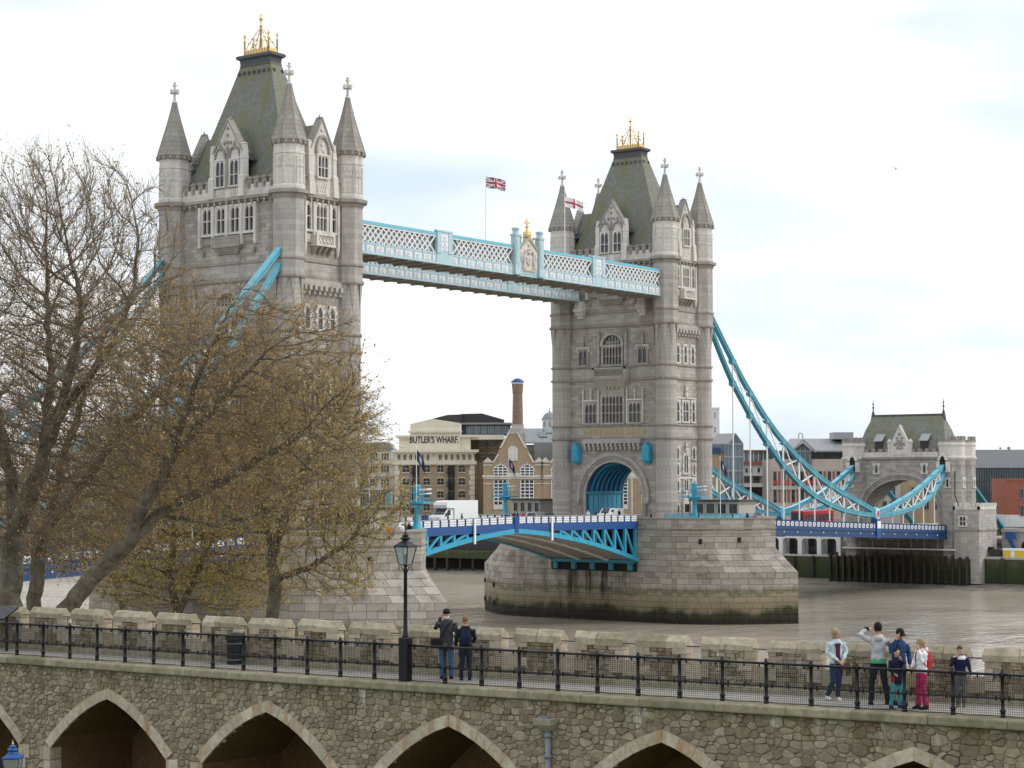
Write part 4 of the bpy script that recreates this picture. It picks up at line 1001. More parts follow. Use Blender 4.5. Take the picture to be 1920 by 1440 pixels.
def make_span(label, loc, rz, lx):
    R = thing('suspended_span', label, 'bridge span', loc, rz); y0, y1 = 92.9, 179.2
    m = MB((0, -136, 0)); m.rings([[(-9.2, y, rail(y)-1.5), (9.2, y, rail(y)-1.5), (9.2, y, rail(y)-1.15), (-9.2, y, rail(y)-1.15)][::-1] for y in (y0, y1)]); m.obj('road_deck', 'asphalt', R)
    P = MB((0, 0, 0), (0, 1, 0), (1, 0, 0))
    P.box(-0.52, 0.52, 0, 0.03, 0, 0.72); P.cur = 1; P.bar((-0.4, 0.045, 0.1), (0.4, 0.045, 0.62), 0.07, 0.04, (0, 1, 0)); P.bar((-0.4, 0.05, 0.62), (0.4, 0.05, 0.1), 0.07, 0.04, (0, 1, 0))
    pm = P.mesh('balustrade_panel', ['paint_pure', 'paint_royal']); pp = MB().box(-0.1, 0.1, -0.1, 0.1, 0, 1.0).mesh('baluster_post', 'paint_navy')
    bo = MB().box(0, 0.1, -0.16, 0.16, -0.12, 0.12).mesh('lamp_boss', 'portland')
    for sx in (-1, 1):
        x = sx*9.75
        m = MB((0, -136, 0)); m.rings([[(x-0.1, y, rail(y)-0.14), (x+0.1, y, rail(y)-0.14), (x+0.1, y, rail(y)), (x-0.1, y, rail(y))][::-1] for y in (y0, y1)]); m.obj('hand_rail', 'paint_navy', R)
        for o0, o1, e, mt in ((-2.6, -2.35, 0.28, 'paint_navy'), (-2.35, -1.5, 0.1, 'paint_navy'), (-1.5, -1.1, 0.25, 'paint_navy'), (-1.1, -0.95, 0.14, 'paint_navy')):
            m = MB((0, -136, 0)); m.rings([[(x-0.2, y, rail(y)+o0), (x+e, y, rail(y)+o0), (x+e, y, rail(y)+o1), (x-0.2, y, rail(y)+o1)][::-1] for y in (y0, y1)] if sx > 0 else [[(x-e, y, rail(y)+o0), (x+0.2, y, rail(y)+o0), (x+0.2, y, rail(y)+o1), (x-e, y, rail(y)+o1)][::-1] for y in (y0, y1)]); m.obj('edge_girder', mt, R)
        m = MB((0, -136, 0)); m.rings([[(x-0.02, y, rail(y)-0.95), (x+0.02, y, rail(y)-0.95), (x+0.02, y, rail(y)-0.14), (x-0.02, y, rail(y)-0.14)][::-1] for y in (y0, y1)]); m.obj('balustrade_back', 'paint_navy', R)
        n = 54
        for i in range(n):
            y = y0+1+i*(y1-y0-2)/n
            inst('balustrade_panel', pm, R, (x+sx*0.03, y-136, rail(y)-0.92), 0 if sx > 0 else PI); inst('baluster_post', pp, R, (x, y+0.8-136, rail(y)-0.98))
            if i % 3 == 0: inst('lamp_boss', bo, R, (x+sx*0.1, y-136, rail(y)-1.9), 0 if sx > 0 else PI)
        # cross girders under the deck
    cg = MB().box(-9, 9, -0.2, 0.2, -0.9, 0).mesh('cross_girder', 'paint_navy')
    for i in range(16): y = y0+3+i*5.4; inst('cross_girder', cg, R, (0, y-136, rail(y)-1.5))
    # chains and hangers
    for sx in (-1, 1):
        X = sx*9.4
        C = thing('suspension_chain', lx[0 if sx > 0 else 1], 'suspension chain', loc, rz, 'chains of the suspended spans')
        def chord(P, name, h=0.75, w=0.62):
            m = MB((0, -136, 0)); m.rings([[(X-w/2, y, z-h/2), (X+w/2, y, z-h/2), (X+w/2, y, z+h/2), (X-w/2, y, z+h/2)][::-1] for y, z in P])
            o = m.obj(name, 'paint_web', C)
            m = MB((0, -136, 0))
            for q in (-0.2, 0.2): m.rings([[(X+sx*w/2-0.02, y, z+q-0.05), (X+sx*w/2+sx*0.06, y, z+q-0.05), (X+sx*w/2+sx*0.06, y, z+q+0.05), (X+sx*w/2-0.02, y, z+q+0.05)][::-1] for y, z in P])
            m.obj('chord_rib', 'paint_chain', C)
            m = MB((0, -136, 0)); m.rings([[(X-0.42, y, z+h/2), (X+0.42, y, z+h/2), (X+0.42, y, z+h/2+0.07), (X-0.42, y, z+h/2+0.07)][::-1] for y, z in P]); m.obj('chord_flange', 'paint_chain', C)
        chord(CU, 'upper_chord'); chord(CL, 'lower_chord', 0.7); chord(SU, 'upper_chord', 0.7); chord(SL, 'lower_chord', 0.6)
        # white bracing between the chords
        for P, Q, ys in ((CU, CL, [97, 102.5, 108, 113.5, 119, 124.5, 130, 135.5, 141]), (SU, SL, [155, 159.5, 164, 168.5, 172.5, 176])):
            for i, y in enumerate(ys):
                a, b = interp(P, y), interp(Q, y)
                if a-b > 0.6:
                    MB().bar((X, y-136, b), (X, y-136, a), 0.24, 0.2, (0, 1, 0)).obj('brace_post', 'paint_pure', C)
                    for zz_ in (a, b): MB((X, y-136, zz_), (0, 1, 0), (1, 0, 0)).rings([[(0.75*math.cos(q), d, 0.5*math.sin(q)) for q in [PI/6+PI*k/3 for k in range(6)]] for d in (-0.36, 0.36)]).obj('gusset_plate', 'paint_web', C)
                    if i+1 < len(ys):
                        y2 = ys[i+1]
                        for y_, z_, y3, z3 in ((y, interp(P, y), y2, interp(Q, y2)), (y, interp(Q, y), y2, interp(P, y2))):
                            MB().bar((X, y_-136, z_), (X, y3-136, z3), 0.17, 0.15, (1, 0, 0)).obj('brace_diagonal', 'paint_pure', C)
        for y in (97, 102.5, 108, 113.5, 119, 124.5, 130, 135.5, 141, 155, 159.5, 164, 168.5, 173.5):
            zl = interp(CL if y < 147 else SL, y); zr = rail(y)-1.0
            if zl-zr > 0.5:
                m = MB(); m.tube([(X, y-136, zr), (X, y-136, zl)], 0.11, 6); m.box(X-0.2, X+0.2, y-136.2, y-135.8, zl-0.7, zl-0.2); m.lathe([(0.2, zr), (0.2, zr+0.7), (0.11, zr+0.9)], 6, X, y-136); m.obj('hanger', 'paint_pure', C)
        # the lowest joint, a boss with red disc
        m = MB((X, 11.8, 9.55), (0, 1, 0), (1, 0, 0)); m.rings([[(1.0*math.cos(a)*e, d, 1.15*math.sin(a)*e) for a in [2*PI*k/16 for k in range(16)]] for d, e in ((-0.5*sx, 0.9), (-0.45*sx, 1), (0.45*sx, 1), (0.5*sx, 0.9))]); m.obj('joint_boss', 'paint_chain', C)
        m = MB((X+sx*0.5, 11.8, 9.55), (0, 1, 0), (1, 0, 0)); m.rings([[(0.62*math.cos(a), d, 0.95*math.sin(a)) for a in [2*PI*k/16 for k in range(16)]] for d in (0, 0.1*sx)]); d = m.obj('joint_disc', 'paint_pure', C)
        m = MB((X+sx*0.6, 11.8, 9.55), (0, 1, 0), (1, 0, 0)); m.rings([[(0.36*math.cos(a), d, 0.62*math.sin(a)) for a in [2*PI*k/16 for k in range(16)]] for d in (0, 0.08*sx)]); m.obj('joint_badge', 'red_paint', C)
        m = MB((0, -136, 0)); m.box(X-0.45, X+0.75*sx if sx > 0 else X+0.45, 147.0, 148.6, rail(147.8)-2.7, 8.6) if sx > 0 else m.box(X-0.75, X+0.45, 147.0, 148.6, rail(147.8)-2.7, 8.6); m.obj('joint_pedestal', 'paint_royal', C)
        MB((0, -136, 0)).box(X+sx*0.76, X+sx*0.8, 147.1, 148.5, rail(147.8)-0.95, rail(147.8)+0.35).obj('heraldic_plate', 'paint_pure', C)
make_span('navy edged side span running from mid-river pier to the far bank gatehouse', (0, 136, 0), 0,
          ('nearer blue suspension chain sweeping from right tower down to the gatehouse', 'farther blue suspension chain behind, crossing below the right tower'))
make_span('side span behind the trees on the left, its railing hidden by branches', (0, 82.3-136, 0), PI,
          ('farther light blue chain at far left, glimpsed between the branches', 'light blue chain entering the left tower, running down behind the branches'))
# ================================================================== south abutment gatehouse
def crenel(m, poly, z0, z1, z2, w=0.9, th=0.45):
    """wall on a closed polygon with merlons"""
    n = len(poly)
    for i in range(n):
        a = Vector((*poly[i], 0)); b = Vector((*poly[(i+1) % n], 0)); d = b-a; L = d.length; d.normalize(); nrm = Vector((d.y, -d.x, 0))
        m.fr(tuple(a), tuple(d), tuple(nrm), (0, 0, 1))
        m.box(0, L, -th, 0, z0, z1)
        k = max(1, int(L/(2*w)+0.5)); st = L/k
        for j in range(k): m.box(j*st+st*0.25, j*st+st*0.75, -th, 0.03, z1, z2)
    m.fr()
def make_gatehouse():
    yc = 183.0; fy = -4.0
    R = thing('gatehouse', 'crenellated stone gatehouse with steep slate roof at the far bridge end', 'gatehouse', (0, yc, 0))
    hx = 10.3; hy = 3.8; H = 19.9; rx, rz_, zs = 7.7, 6.3, 9.2
    P = [(rx*math.cos(PI*i/24), zs+rz_*math.sin(PI*i/24)) for i in range(25)]
    m = MB()
    for sg in (-1, 1):
        y = sg*hy; f = [0, 1, 2, 3] if sg < 0 else [3, 2, 1, 0]
        q = lambda pts: m.add([(x, y, z) for x, z in pts], [f])
        q([(-hx, -4), (-rx, -4), (-rx, zs), (-hx, zs)]); q([(rx, -4), (hx, -4), (hx, zs), (rx, zs)]); q([(-hx, zs), (-rx, zs), (-rx, H), (-hx, H)]); q([(rx, zs), (hx, zs), (hx, H), (rx, H)])
        q([(-rx, -4), (rx, -4), (rx, 4.6), (-rx, 4.6)])
        for (x0, z0), (x1, z1) in zip(P, P[1:]): q([(x1, z1), (x0, z0), (x0, H), (x1, H)])
        m.add([(sg*hx, -hy, -4), (sg*hx, hy, -4), (sg*hx, hy, H), (sg*hx, -hy, H)], [(0, 1, 2, 3) if sg > 0 else (3, 2, 1, 0)])
    PP = [(rx, 5.6)]+P+[(-rx, 5.6)]
    for (x0, z0), (x1, z1) in zip(PP, PP[1:]): m.add([(x0, -hy, z0), (x0, hy, z0), (x1, hy, z1), (x1, -hy, z1)], [(0, 3, 2, 1)])
    m.add([(-hx, -hy, H), (hx, -hy, H), (hx, hy, H), (-hx, hy, H)], [(0, 1, 2, 3)])
    m.obj('wall', 'granite', R)
    for sg, nm in ((-1, 'N'), (1, 'S')):
        for r0, r1, d, mt in ((0.0, 0.45, 0.12, 'granite_dressed'), (0.45, 0.95, 0.26, 'moulding'), (0.95, 1.45, 0.4, 'granite_dressed')):
            m = MB((0, sg*hy, 0), (1, 0, 0), (0, sg, 0))
            for i in range(24):
                a0, a1 = PI*i/24, PI*(i+1)/24; e = lambda a, r: ((rx+r)*math.cos(a), zs+(rz_+r)*math.sin(a))
                m.plate([e(a0, r0), e(a0, r1), e(a1, r1), e(a1, r0)], 0, d)
            m.obj('arch_moulding', mt, R)
        for s in (-1, 1):
            m = MB(); m.box(s*(rx+0.9), s*(rx+1.5), sg*hy, sg*(hy+0.6), 8.4, 9.2); m.obj('arch_stop', 'granite_dressed', R)
        m = MB(); m.box(-hx, hx, sg*hy, sg*(hy+0.35), 19.6, 19.95); m.box(-hx, hx, sg*hy, sg*(hy+0.2), 19.4, 19.6); m.obj('string_course', 'moulding', R)
        for s in (-5.0, 5.0):
            fr, pn = win_mesh(0.55, 1.6, 1, (), quoin=True, sur=0.3); o = inst('window', fr, R, (s, sg*hy, 16.9), 0 if sg < 0 else PI); inst('pane', pn, o)
        for s in (-1, 1):
            m = MB(); m.box(s*2.1, s*7.8, sg*(hy-0.2), sg*(hy+0.22), 19.95, 20.9)
            m.obj('parapet', 'portland', R)
            for i in range(4):
                c = s*(2.7+i*1.45); MB().box(c-0.4, c+0.4, sg*(hy-0.22), sg*(hy+0.26), 20.9, 21.55).obj('merlon', 'weathered', R)
    # armorial gable on the river side
    m = MB((0, -hy, 0), (1, 0, 0), (0, -1, 0)); m.plate([(-2.0, 19.95), (2.0, 19.95), (2.0, 22.4), (1.5, 23.2), (0, 26.2), (-1.5, 23.2), (-2.0, 22.4)], -0.6, 0.35); g = m.obj('gable', 'portland', R)
    m = MB((0, -hy-0.35, 0), (1, 0, 0), (0, -1, 0))
    for (x, z, r) in ((0, 24.4, 0.35), (-0.5, 23.6, 0.3), (0.5, 23.6, 0.3), (0, 22.8, 0.5), (-0.9, 22.4, 0.35), (0.9, 22.4, 0.35), (-0.5, 21.7, 0.3), (0.5, 21.7, 0.3), (0, 21.5, 0.25)): m.sphere((x, 0.0, z), r, 7, 4, 1, 0.5, 1)
    m.plate([(-0.5, 23.2), (-0.5, 22.4), (0, 21.9), (0.5, 22.4), (0.5, 23.2)], 0, 0.3); m.obj('coat_of_arms', 'weathered', g)
    m = MB((0, -hy-0.35, 0), (1, 0, 0), (0, -1, 0)); m.box(-1.6, 1.6, 0, 0.1, 20.2, 20.85)
    for i in range(9): m.plate([(-1.3+i*0.32, 20.3), (-1.1+i*0.32, 20.3), (-1.2+i*0.32, 20.75)], 0.1, 0.2)
    m.obj('motto_panel', 'portland', g)
    for s in (-1, 1):
        m = MB(); m.lathe([(0.4, 20), (0.4, 22.6), (0.5, 22.7), (0.5, 23.0), (0.3, 23.2), (0.1, 23.5)], 6, s*2.2, -hy-0.1); m.obj('pinnacle', 'portland', g)
    # roof
    m = MB(); m.rings([[(-x, -y, z), (x, -y, z), (x, y, z), (-x, y, z)] for x, y, z in ((9.6, 3.6, 19.9), (9.1, 3.1, 22.0), (8.3, 1.8, 25.2), (7.35, 0.35, 27.9))]); rf = m.obj('roof', 'slate', R)
    m = MB(); m.box(-7.4, 7.4, -0.3, 0.3, 27.8, 28.35); m.obj('ridge', 'lead', rf)
    for s in (-1, 1):
        m = MB(); m.lathe([(0.55, 27.2), (0.3, 28.6), (0.12, 29.2), (0.1, 29.6), (0.34, 29.75), (0.12, 29.9), (0.09, 30.4), (0.26, 30.5), (0.08, 30.65), (0.02, 31.35)], 8, s*7.4, 0); m.obj('ridge_finial', 'lead', rf)
        # wooden dormers
        x = s*4.75; m = MB(); m.box(x-0.75, x+0.75, -3.4, -1.4, 21.5, 23.3); d = m.obj('dormer', 'charcoal', R)
        m = MB(); m.rings([[(x-0.95, -3.7, 23.0), (x+0.95, -3.7, 23.0), (x+0.95, -1.4, 24.9), (x-0.95, -1.4, 24.9)][::-1], [(x-0.95, -3.7, 23.15), (x+0.95, -3.7, 23.15), (x+0.95, -1.4, 25.05), (x-0.95, -1.4, 25.05)][::-1]]); m.obj('dormer_roof', 'grey_metal', d)
    # corner turrets
    for cx, cy in ((-10.1, -2.6), (10.1, -2.6), (-10.1, 2.4), (10.1, 2.4)):
        m = MB((0, 0, 0)); m.lathe([(2.45, -4), (2.45, 19.6)], 8, 0, 0, PI/8); t = m.obj('turret', 'granite', R); t.location = (cx, cy, 0)
        m = MB(); m.lathe([(2.45, 19.3), (2.75, 19.6), (2.75, 19.9), (2.5, 20.0), (2.5, 22.0), (2.68, 22.1), (2.68, 22.3), (2.55, 22.35), (2.55, 22.8)], 8, 0, 0, PI/8); m.obj('turret_head', 'portland', t)
        m = MB(); crenel(m, octo(2.62), 22.8, 23.2, 23.85, 0.5, 0.4); m.obj('battlement', 'weathered', t)
        for k in (2, 6, 0):
            a = k*PI/4
            fr, pn = win_mesh(0.4, 1.5, 1, (), quoin=True, sur=0.28)
            ap = 2.45*math.cos(PI/8); o = inst('window', fr, t, (ap*math.cos(a), ap*math.sin(a), 14.2), a+PI/2); inst('pane', pn, o)
    # hooded openings where the chains pass
    for s in (-1, 1):
        x = s*9.4
        m = MB((0, -5.35, 0), (1, 0, 0), (0, -1, 0)); m.plate([(x-0.55, 17.4), (x+0.55, 17.4), (x+0.55, 19.3), (x+0.3, 19.8), (x, 20.1), (x-0.3, 19.8), (x-0.55, 19.3)], 0, 0.06); m.obj('chain_opening', 'dark_interior', R)
        m = MB((0, -5.35, 0), (1, 0, 0), (0, -1, 0))
        o1 = [(x+0.6, 19.2), (x+0.35, 19.85), (x, 20.15), (x-0.35, 19.85), (x-0.6, 19.2)]; o2 = [(x+1.1, 19.2), (x+0.6, 20.2), (x, 20.7), (x-0.6, 20.2), (x-1.1, 19.2)]
        for i in range(4): m.plate([o1[i], o2[i], o2[i+1], o1[i+1]], 0, 0.3)
        m.obj('hood_mould', 'portland', R)
        m = MB(); m.box(x-1.3, x-0.6, -5.5, -4.6, 17.0, 19.0); m.obj('chain_saddle', 'portland', R); MB().box(x+0.6, x+1.3, -5.5, -4.6, 17.0, 19.0).obj('chain_saddle', 'portland', R)
        MB().tube([(s*11.6, -4.85, 17.2), (s*11.6, -4.9, 12.5), (s*12.1, -4.8, 11.2), (s*12.1, -4.8, 8)], 0.1, 6).obj('drain_pipe', 'black_iron', R)
    # low crenellated annex on the west
    A = MB(); A.box(11.6, 16.6, -5.6, 3, -4, 9.9); an = A.obj('annex', 'granite_dressed', R)
    m = MB(); crenel(m, [(11.5, -5.7), (16.7, -5.7), (16.7, 3.1), (11.5, 3.1)], 9.9, 10.5, 11.1, 0.45, 0.4); m.obj('battlement', 'portland', an)
    m = MB(); m.box(11.5, 16.75, -5.8, -5.6, 5.9, 6.2); m.box(16.6, 16.8, -5.8, 3, 5.9, 6.2); m.obj('string_course', 'moulding', an)
    fr, pn = win_mesh(1.1, 1.6, 2, (0.5,), quoin=True, sur=0.25, arch=False); o = inst('window', fr, an, (13.4, -5.6, 6.9)); inst('pane', pn, o)
    # river front below the deck: inspection platform, plinth
    MB().box(-12.5, 12.6, -4.6, -3.6, -4, 3.6).obj('plinth', 'weed_wall', R)
    MB().box(-11.5, 12.0, -6.0, -3.8, 2.15, 2.4).obj('inspection_platform', 'paint_white', R)
    for i in range(9):
        x = -10.5+i*2.7; MB().box(x-0.06, x+0.06, -5.9, -5.78, 2.4, 4.8).obj('platform_hanger', 'grey_metal', R)
    # land ties behind the gatehouse
    for s in (-1, 1):
        m = MB(); m.bar((s*9.4, 3.0, 17.6), (s*9.4, 26, 4.6), 0.5, 1.1, (1, 0, 0)); t = m.obj('land_tie', 'paint_teal', R)
        m = MB(); m.bar((s*9.4+0.28, 3.0, 17.75), (s*9.4+0.28, 26, 4.75), 0.06, 0.5, (1, 0, 0)); m.bar((s*9.4-0.28, 3.0, 17.75), (s*9.4-0.28, 26, 4.75), 0.06, 0.5, (1, 0, 0)); m.obj('tie_stripe', 'paint_pure', t)
    return R
make_gatehouse()
# approach road behind the gatehouse
struct(MB().box(-9, 9, 187, 420, 4.0, 5.55).obj('approach_road', 'asphalt'))
struct(MB().box(-8.9, 8.9, -400, -97, 4.0, 5.6).obj('approach_road', 'asphalt'))
# timber pile fender in front of the gatehouse
R = thing('timber_fender', 'row of dark weedy timber piles below the far gatehouse', 'pile fender', (0, 176.5, -6))
for i in range(21):
    x = -14.0+i*1.42; h = 7.2+random.uniform(-0.6, 0.5); m = MB(); m.rings([[(x-0.22, y0, z), (x+0.22, y0, z), (x+0.22, y0+0.45, z), (x-0.22, y0+0.45, z)] for z, y0 in ((0, random.uniform(-0.1, 0.1)), (h, random.uniform(-0.1, 0.1)))]); m.obj('pile', 'dark_timber', R)
for z in (2.0, 4.4): MB().box(-14.3, 14.9, 0.35, 0.65, z, z+0.35).obj('waling', 'dark_timber', R)
MB().box(-14.2, 14.8, 0.7, 2.0, 0, 6.6).obj('back_wall', 'weed_wall', R)
# ================================================================== south bank buildings
FWD = Vector((-math.sin(yaw), math.cos(yaw))); RGT = Vector((math.cos(yaw), math.sin(yaw)))
def U(px, w): return (px-960)*w/3602.8
def ZZ(py, w): return CAM[2]-(py-896.7)*w/3602.8
def site(px, w, z=4.2):
    u = U(px, w); p = Vector(CAM[:2])+FWD*w+RGT*u; return (p.x, p.y, z)
class Bld:
    """a building whose front faces the camera's bank: coordinates are photo columns/rows read at distance w, turned into metres"""
    def __init__(s, name, label, cat, px0, w, z=4.2, group=None, turn=0.0):
        s.w = w; s.px0 = px0; s.k = w/3602.8; s.zb = z
        s.R = thing(name, label, cat, site(px0, w, z), yaw+turn, group)
    def x(s, px): return (px-s.px0)*s.k
    def z(s, py): return ZZ(py, s.w)-s.zb
    def mb(s): return MB((0, 0, 0), (1, 0, 0), (0, -1, 0))
    def part(s, name, m, mt, parent=None, **k): return m.obj(name, mt, parent or s.R, **k)
    def box(s, name, mt, pa, pb, ya, yb, d0, d1, parent=None):
        return s.part(name, s.mb().box(s.x(pa), s.x(pb), d0, d1, s.z(yb), s.z(ya)), mt, parent)
    def poly(s, name, mt, pts, d0, d1, parent=None):
        pts = [(s.x(a), s.z(b)) for a, b in pts]
        area = sum(p[0]*q[1]-q[0]*p[1] for p, q in zip(pts, pts[1:]+pts[:1]))
        if area < 0: pts = pts[::-1]
        return s.part(name, s.mb().plate(pts, d0, d1), mt, parent)
    def win(s, px, py, w_px, h_px, mesh, d=0.0, parent=None):
        fr, pn = mesh; o = inst('window', fr, parent or s.R, (s.x(px), -d, s.z(py))); inst('pane', pn, o); return o
def seg_win(w, h, fm, seg=True, bars=(1, 2), bt=0.12, sur=0.16, gl='glass_dark', d=0.14):
    key = ('sw', w, h, fm, seg, bars, bt, sur, gl, d)
    if key in CACHE: return CACHE[key]
    m = FM(); r = w*0.2 if seg else 0.0
    top = [(w/2, h-r), (w*0.28, h-r*0.35), (0, h), (-w*0.28, h-r*0.35), (-w/2, h-r)] if seg is True else ([(w/2*math.cos(a), h-w/2+w/2*math.sin(a)) for a in [PI*i/10 for i in range(11)]] if seg == 'round' else [(w/2, h), (-w/2, h)])
    pane = [(-w/2, 0), (w/2, 0)]+top
    if sur:
        big = [(x*(1+2*sur/w), z+sur if seg is not False else z+sur) for x, z in top]
        for i in range(len(top)-1): m.plate([top[i], big[i], big[i+1], top[i+1]], 0, d)
        m.box(-w/2-sur, w/2+sur, 0, d+0.06, -sur, 0)
    hw = lambda x: h if seg != 'round' else h-w/2+math.sqrt(max(0, (w/2)**2-x*x))
    for i in range(1, bars[0]+1): x = -w/2+w*i/(bars[0]+1); m.box(x-bt/2, x+bt/2, 0.03, d*0.8, 0, hw(x)-(0.05 if seg == 'round' else 0))
    for i in range(1, bars[1]+1):
        z = h*i/(bars[1]+1); e = w/2
        if seg == 'round' and z > h-w/2: e = math.sqrt(max(0.01, (w/2)**2-(z-h+w/2)**2))
        m.box(-e, e, 0.03, d*0.75, z-bt/2, z+bt/2)
    if seg == 'round' or not seg:
        m.box(-w/2, -w/2+bt, 0.0, d*0.85, 0, h-(w/2 if seg else 0)); m.box(w/2-bt, w/2, 0.0, d*0.85, 0, h-(w/2 if seg else 0))
    fr = m.mesh('window', fm); p = FM(); p.plate(pane, 0, 0.03); pn = p.mesh('pane', gl)
    CACHE[key] = (fr, pn); return fr, pn

# ---- the cream-topped warehouse with painted sign
b = Bld('warehouse', 'tall cream-topped brick warehouse with black sign lettering', 'warehouse', 815, 455)
D = -16
b.part('wall', b.mb().box(b.x(741), b.x(889), D, 0, 0, b.z(866)), 'stock_brick')
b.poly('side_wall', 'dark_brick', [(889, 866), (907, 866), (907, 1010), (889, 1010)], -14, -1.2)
b.box('string_course', 'cream', 737, 893, 864, 871, D-0.2, 0.5)
b.box('frieze', 'cream', 741, 889, 851, 864, D, 0.1)
b.part('cornice', b.mb().box(b.x(734), b.x(897), D-0.8, 1.1, b.z(848), b.z(843)).box(b.x(737), b.x(893), D-0.4, 0.6, b.z(851), b.z(848)), 'cream')
b.box('attic', 'cream', 748, 882, 820, 843, D, -0.3); b.box('attic_cornice', 'cream', 742, 769, 816, 820, D, 0.2); b.box('attic_cornice', 'cream', 863, 896, 816, 820, D, 0.2)
b.box('sign_wall', 'cream', 769, 863, 811, 843, -3, 0.0)
b.box('sign_cornice', 'cream', 766, 866, 807, 811, -3.4, 0.5)
b.poly('pediment', 'cream', [(769, 807), (769, 795), (810, 785), (863, 793), (863, 807)], -2.5, -0.1)
for i in range(14):
    x = 744+i*10.9; b.box('bracket', 'cream', x-1.2, x+1.2, 851, 856, 0.1, 0.6)
wm = seg_win(0.75, 1.15, 'cream', False, (1, 0), 0.08, 0.0)
for px in [746.5+i*10.9 for i in range(6)]+[824+i*11 for i in range(6)]: b.win(px+1.5, 862, 0, 0, wm, 0.1)
wm = seg_win(1.45, 1.6, 'stock_brick', True, (1, 1), 0.06, 0.2); bigw = seg_win(1.5, 1.7, 'cream', True, (1, 1), 0.06, 0.18)
for py in (885, 909, 933, 957, 981):
    for px in (761, 800, 825.5, 866): b.win(px, py, 0, 0, bigw)
    for px in (779.5, 846):
        o = b.part('loading_door', b.mb().box(b.x(px-6.5), b.x(px+6.5), 0, 0.12, b.z(py+11), b.z(py-12)), 'glass_dark')
        m = b.mb(); x0, x1 = b.x(px-9.5), b.x(px+5); z0 = b.z(py+1)
        m.box(x0, x1, 0.1, 1.3, z0-0.2, z0); m.box(x0, x1, 1.22, 1.3, z0+1.0, z0+1.08)
        for i in range(11): xx = x0+(x1-x0)*i/10; m.box(xx-0.04, xx+0.04, 1.22, 1.3, z0, z0+1.05)
        b.part('iron_balcony', m, 'black_iron')
for y0 in range(14):
    py = 872+y0*9.5
    b.box('quoin', 'cream', 879 if y0 % 2 else 881.5, 889.6, py, py+8.6, -0.2, 0.14); b.box('quoin', 'cream', 740.4, 749 if y0 % 2 else 747, py, py+8.6, -0.2, 0.14)
    b.part('side_quoin', b.mb().box(b.x(889.2), b.x(894), -1.2, -0.9, b.z(py+8.4), b.z(py)), 'stock_brick')
b.poly('penthouse_roof', 'charcoal', [(810, 784), (838, 777), (865, 776), (865, 793)], -12, -3)
b.poly('penthouse_roof', 'charcoal', [(863, 775), (903, 774), (945, 786), (945, 796), (863, 792)], -14, -4)
b.box('penthouse', 'charcoal', 864, 957, 795, 815, -14, -2.5); b.box('penthouse_eave', 'zinc', 864, 960, 792, 795.5, -15, -1.6)
wm = seg_win(1.5, 1.9, 'grey_metal', False, (1, 0), 0.08, 0.0, 'glass_teal')
for i in range(6): b.win(880+i*13.5, 813, 0, 0, wm, -2.5)
b.box('terrace_wall', 'cream', 862, 945, 815, 824, -8, -0.6); b.box('rear_wall', 'stock_brick', 872, 945, 815, 1010, -18, -8)
for py in (838, 862):
    for px in (903, 921): b.win(px, py, 0, 0, bigw, -7.9)
# sign lettering
cu = bpy.data.curves.new('lettering', 'FONT'); cu.body = "BUTLER'S WHARF."; cu.size = 1.0; cu.extrude = 0.03; cu.offset = 0.022; cu.align_x = 'CENTER'
to = bpy.data.objects.new('lettering', cu); COL.objects.link(to); bpy.context.view_layer.update()
me = bpy.data.meshes.new_from_object(to.evaluated_get(bpy.context.evaluated_depsgraph_get())); bpy.data.objects.remove(to)
xs = [v.co.x for v in me.vertices]; ys = [v.co.y for v in me.vertices]; wx = max(xs)-min(xs); hy = max(ys)-min(ys)
tw = b.x(860)-b.x(768.5); th = b.z(817.5)-b.z(830.5)
for v in me.vertices:
    x, y, z = v.co; v.co = ((x-(max(xs)+min(xs))/2)*tw/wx, -z-0.04, (y-min(ys))*th/hy)
me.materials.clear(); me.materials.append(MATS['charcoal'])
o = link('sign_lettering', me, b.R); o.location = (b.x(814), 0, b.z(830.5)); o['label'] = "black painted lettering reading BUTLER'S WHARF."

# ---- pale neighbour, glazed shopfront
b = Bld('apartment_block', 'pale low apartment block with grey roof, left of the warehouse sign', 'building', 690, 470)
b.part('wall', b.mb().box(b.x(560), b.x(741), -14, 0, 0, b.z(845)), 'plaster_white')
b.poly('roof', 'zinc', [(560, 845), (572, 829), (728, 829), (741, 845)], -14, 0.4)
wm = seg_win(2.0, 1.7, 'paint_pure', False, (2, 0), 0.1, 0.12)
for py in (862, 886, 910):
    for i in range(8): b.win(575+i*21, py, 0, 0, wm)
for py in (865, 889): b.box('balcony_slab', 'cream', 562, 741, py, py+4, 0, 1.0)
b.box('shopfront', 'glass_teal', 565, 738, 918, 985, 0, 0.15)
for i in range(9): b.box('shopfront_mullion', 'paint_pure', 566+i*21, 568+i*21, 916, 985, 0.15, 0.3)
for py in (916, 948): b.box('shopfront_transom', 'paint_pure', 565, 738, py, py+2, 0.16, 0.34)
b.box('teal_bay', 'paint_chain', 722, 737, 921, 970, 0.15, 0.24)

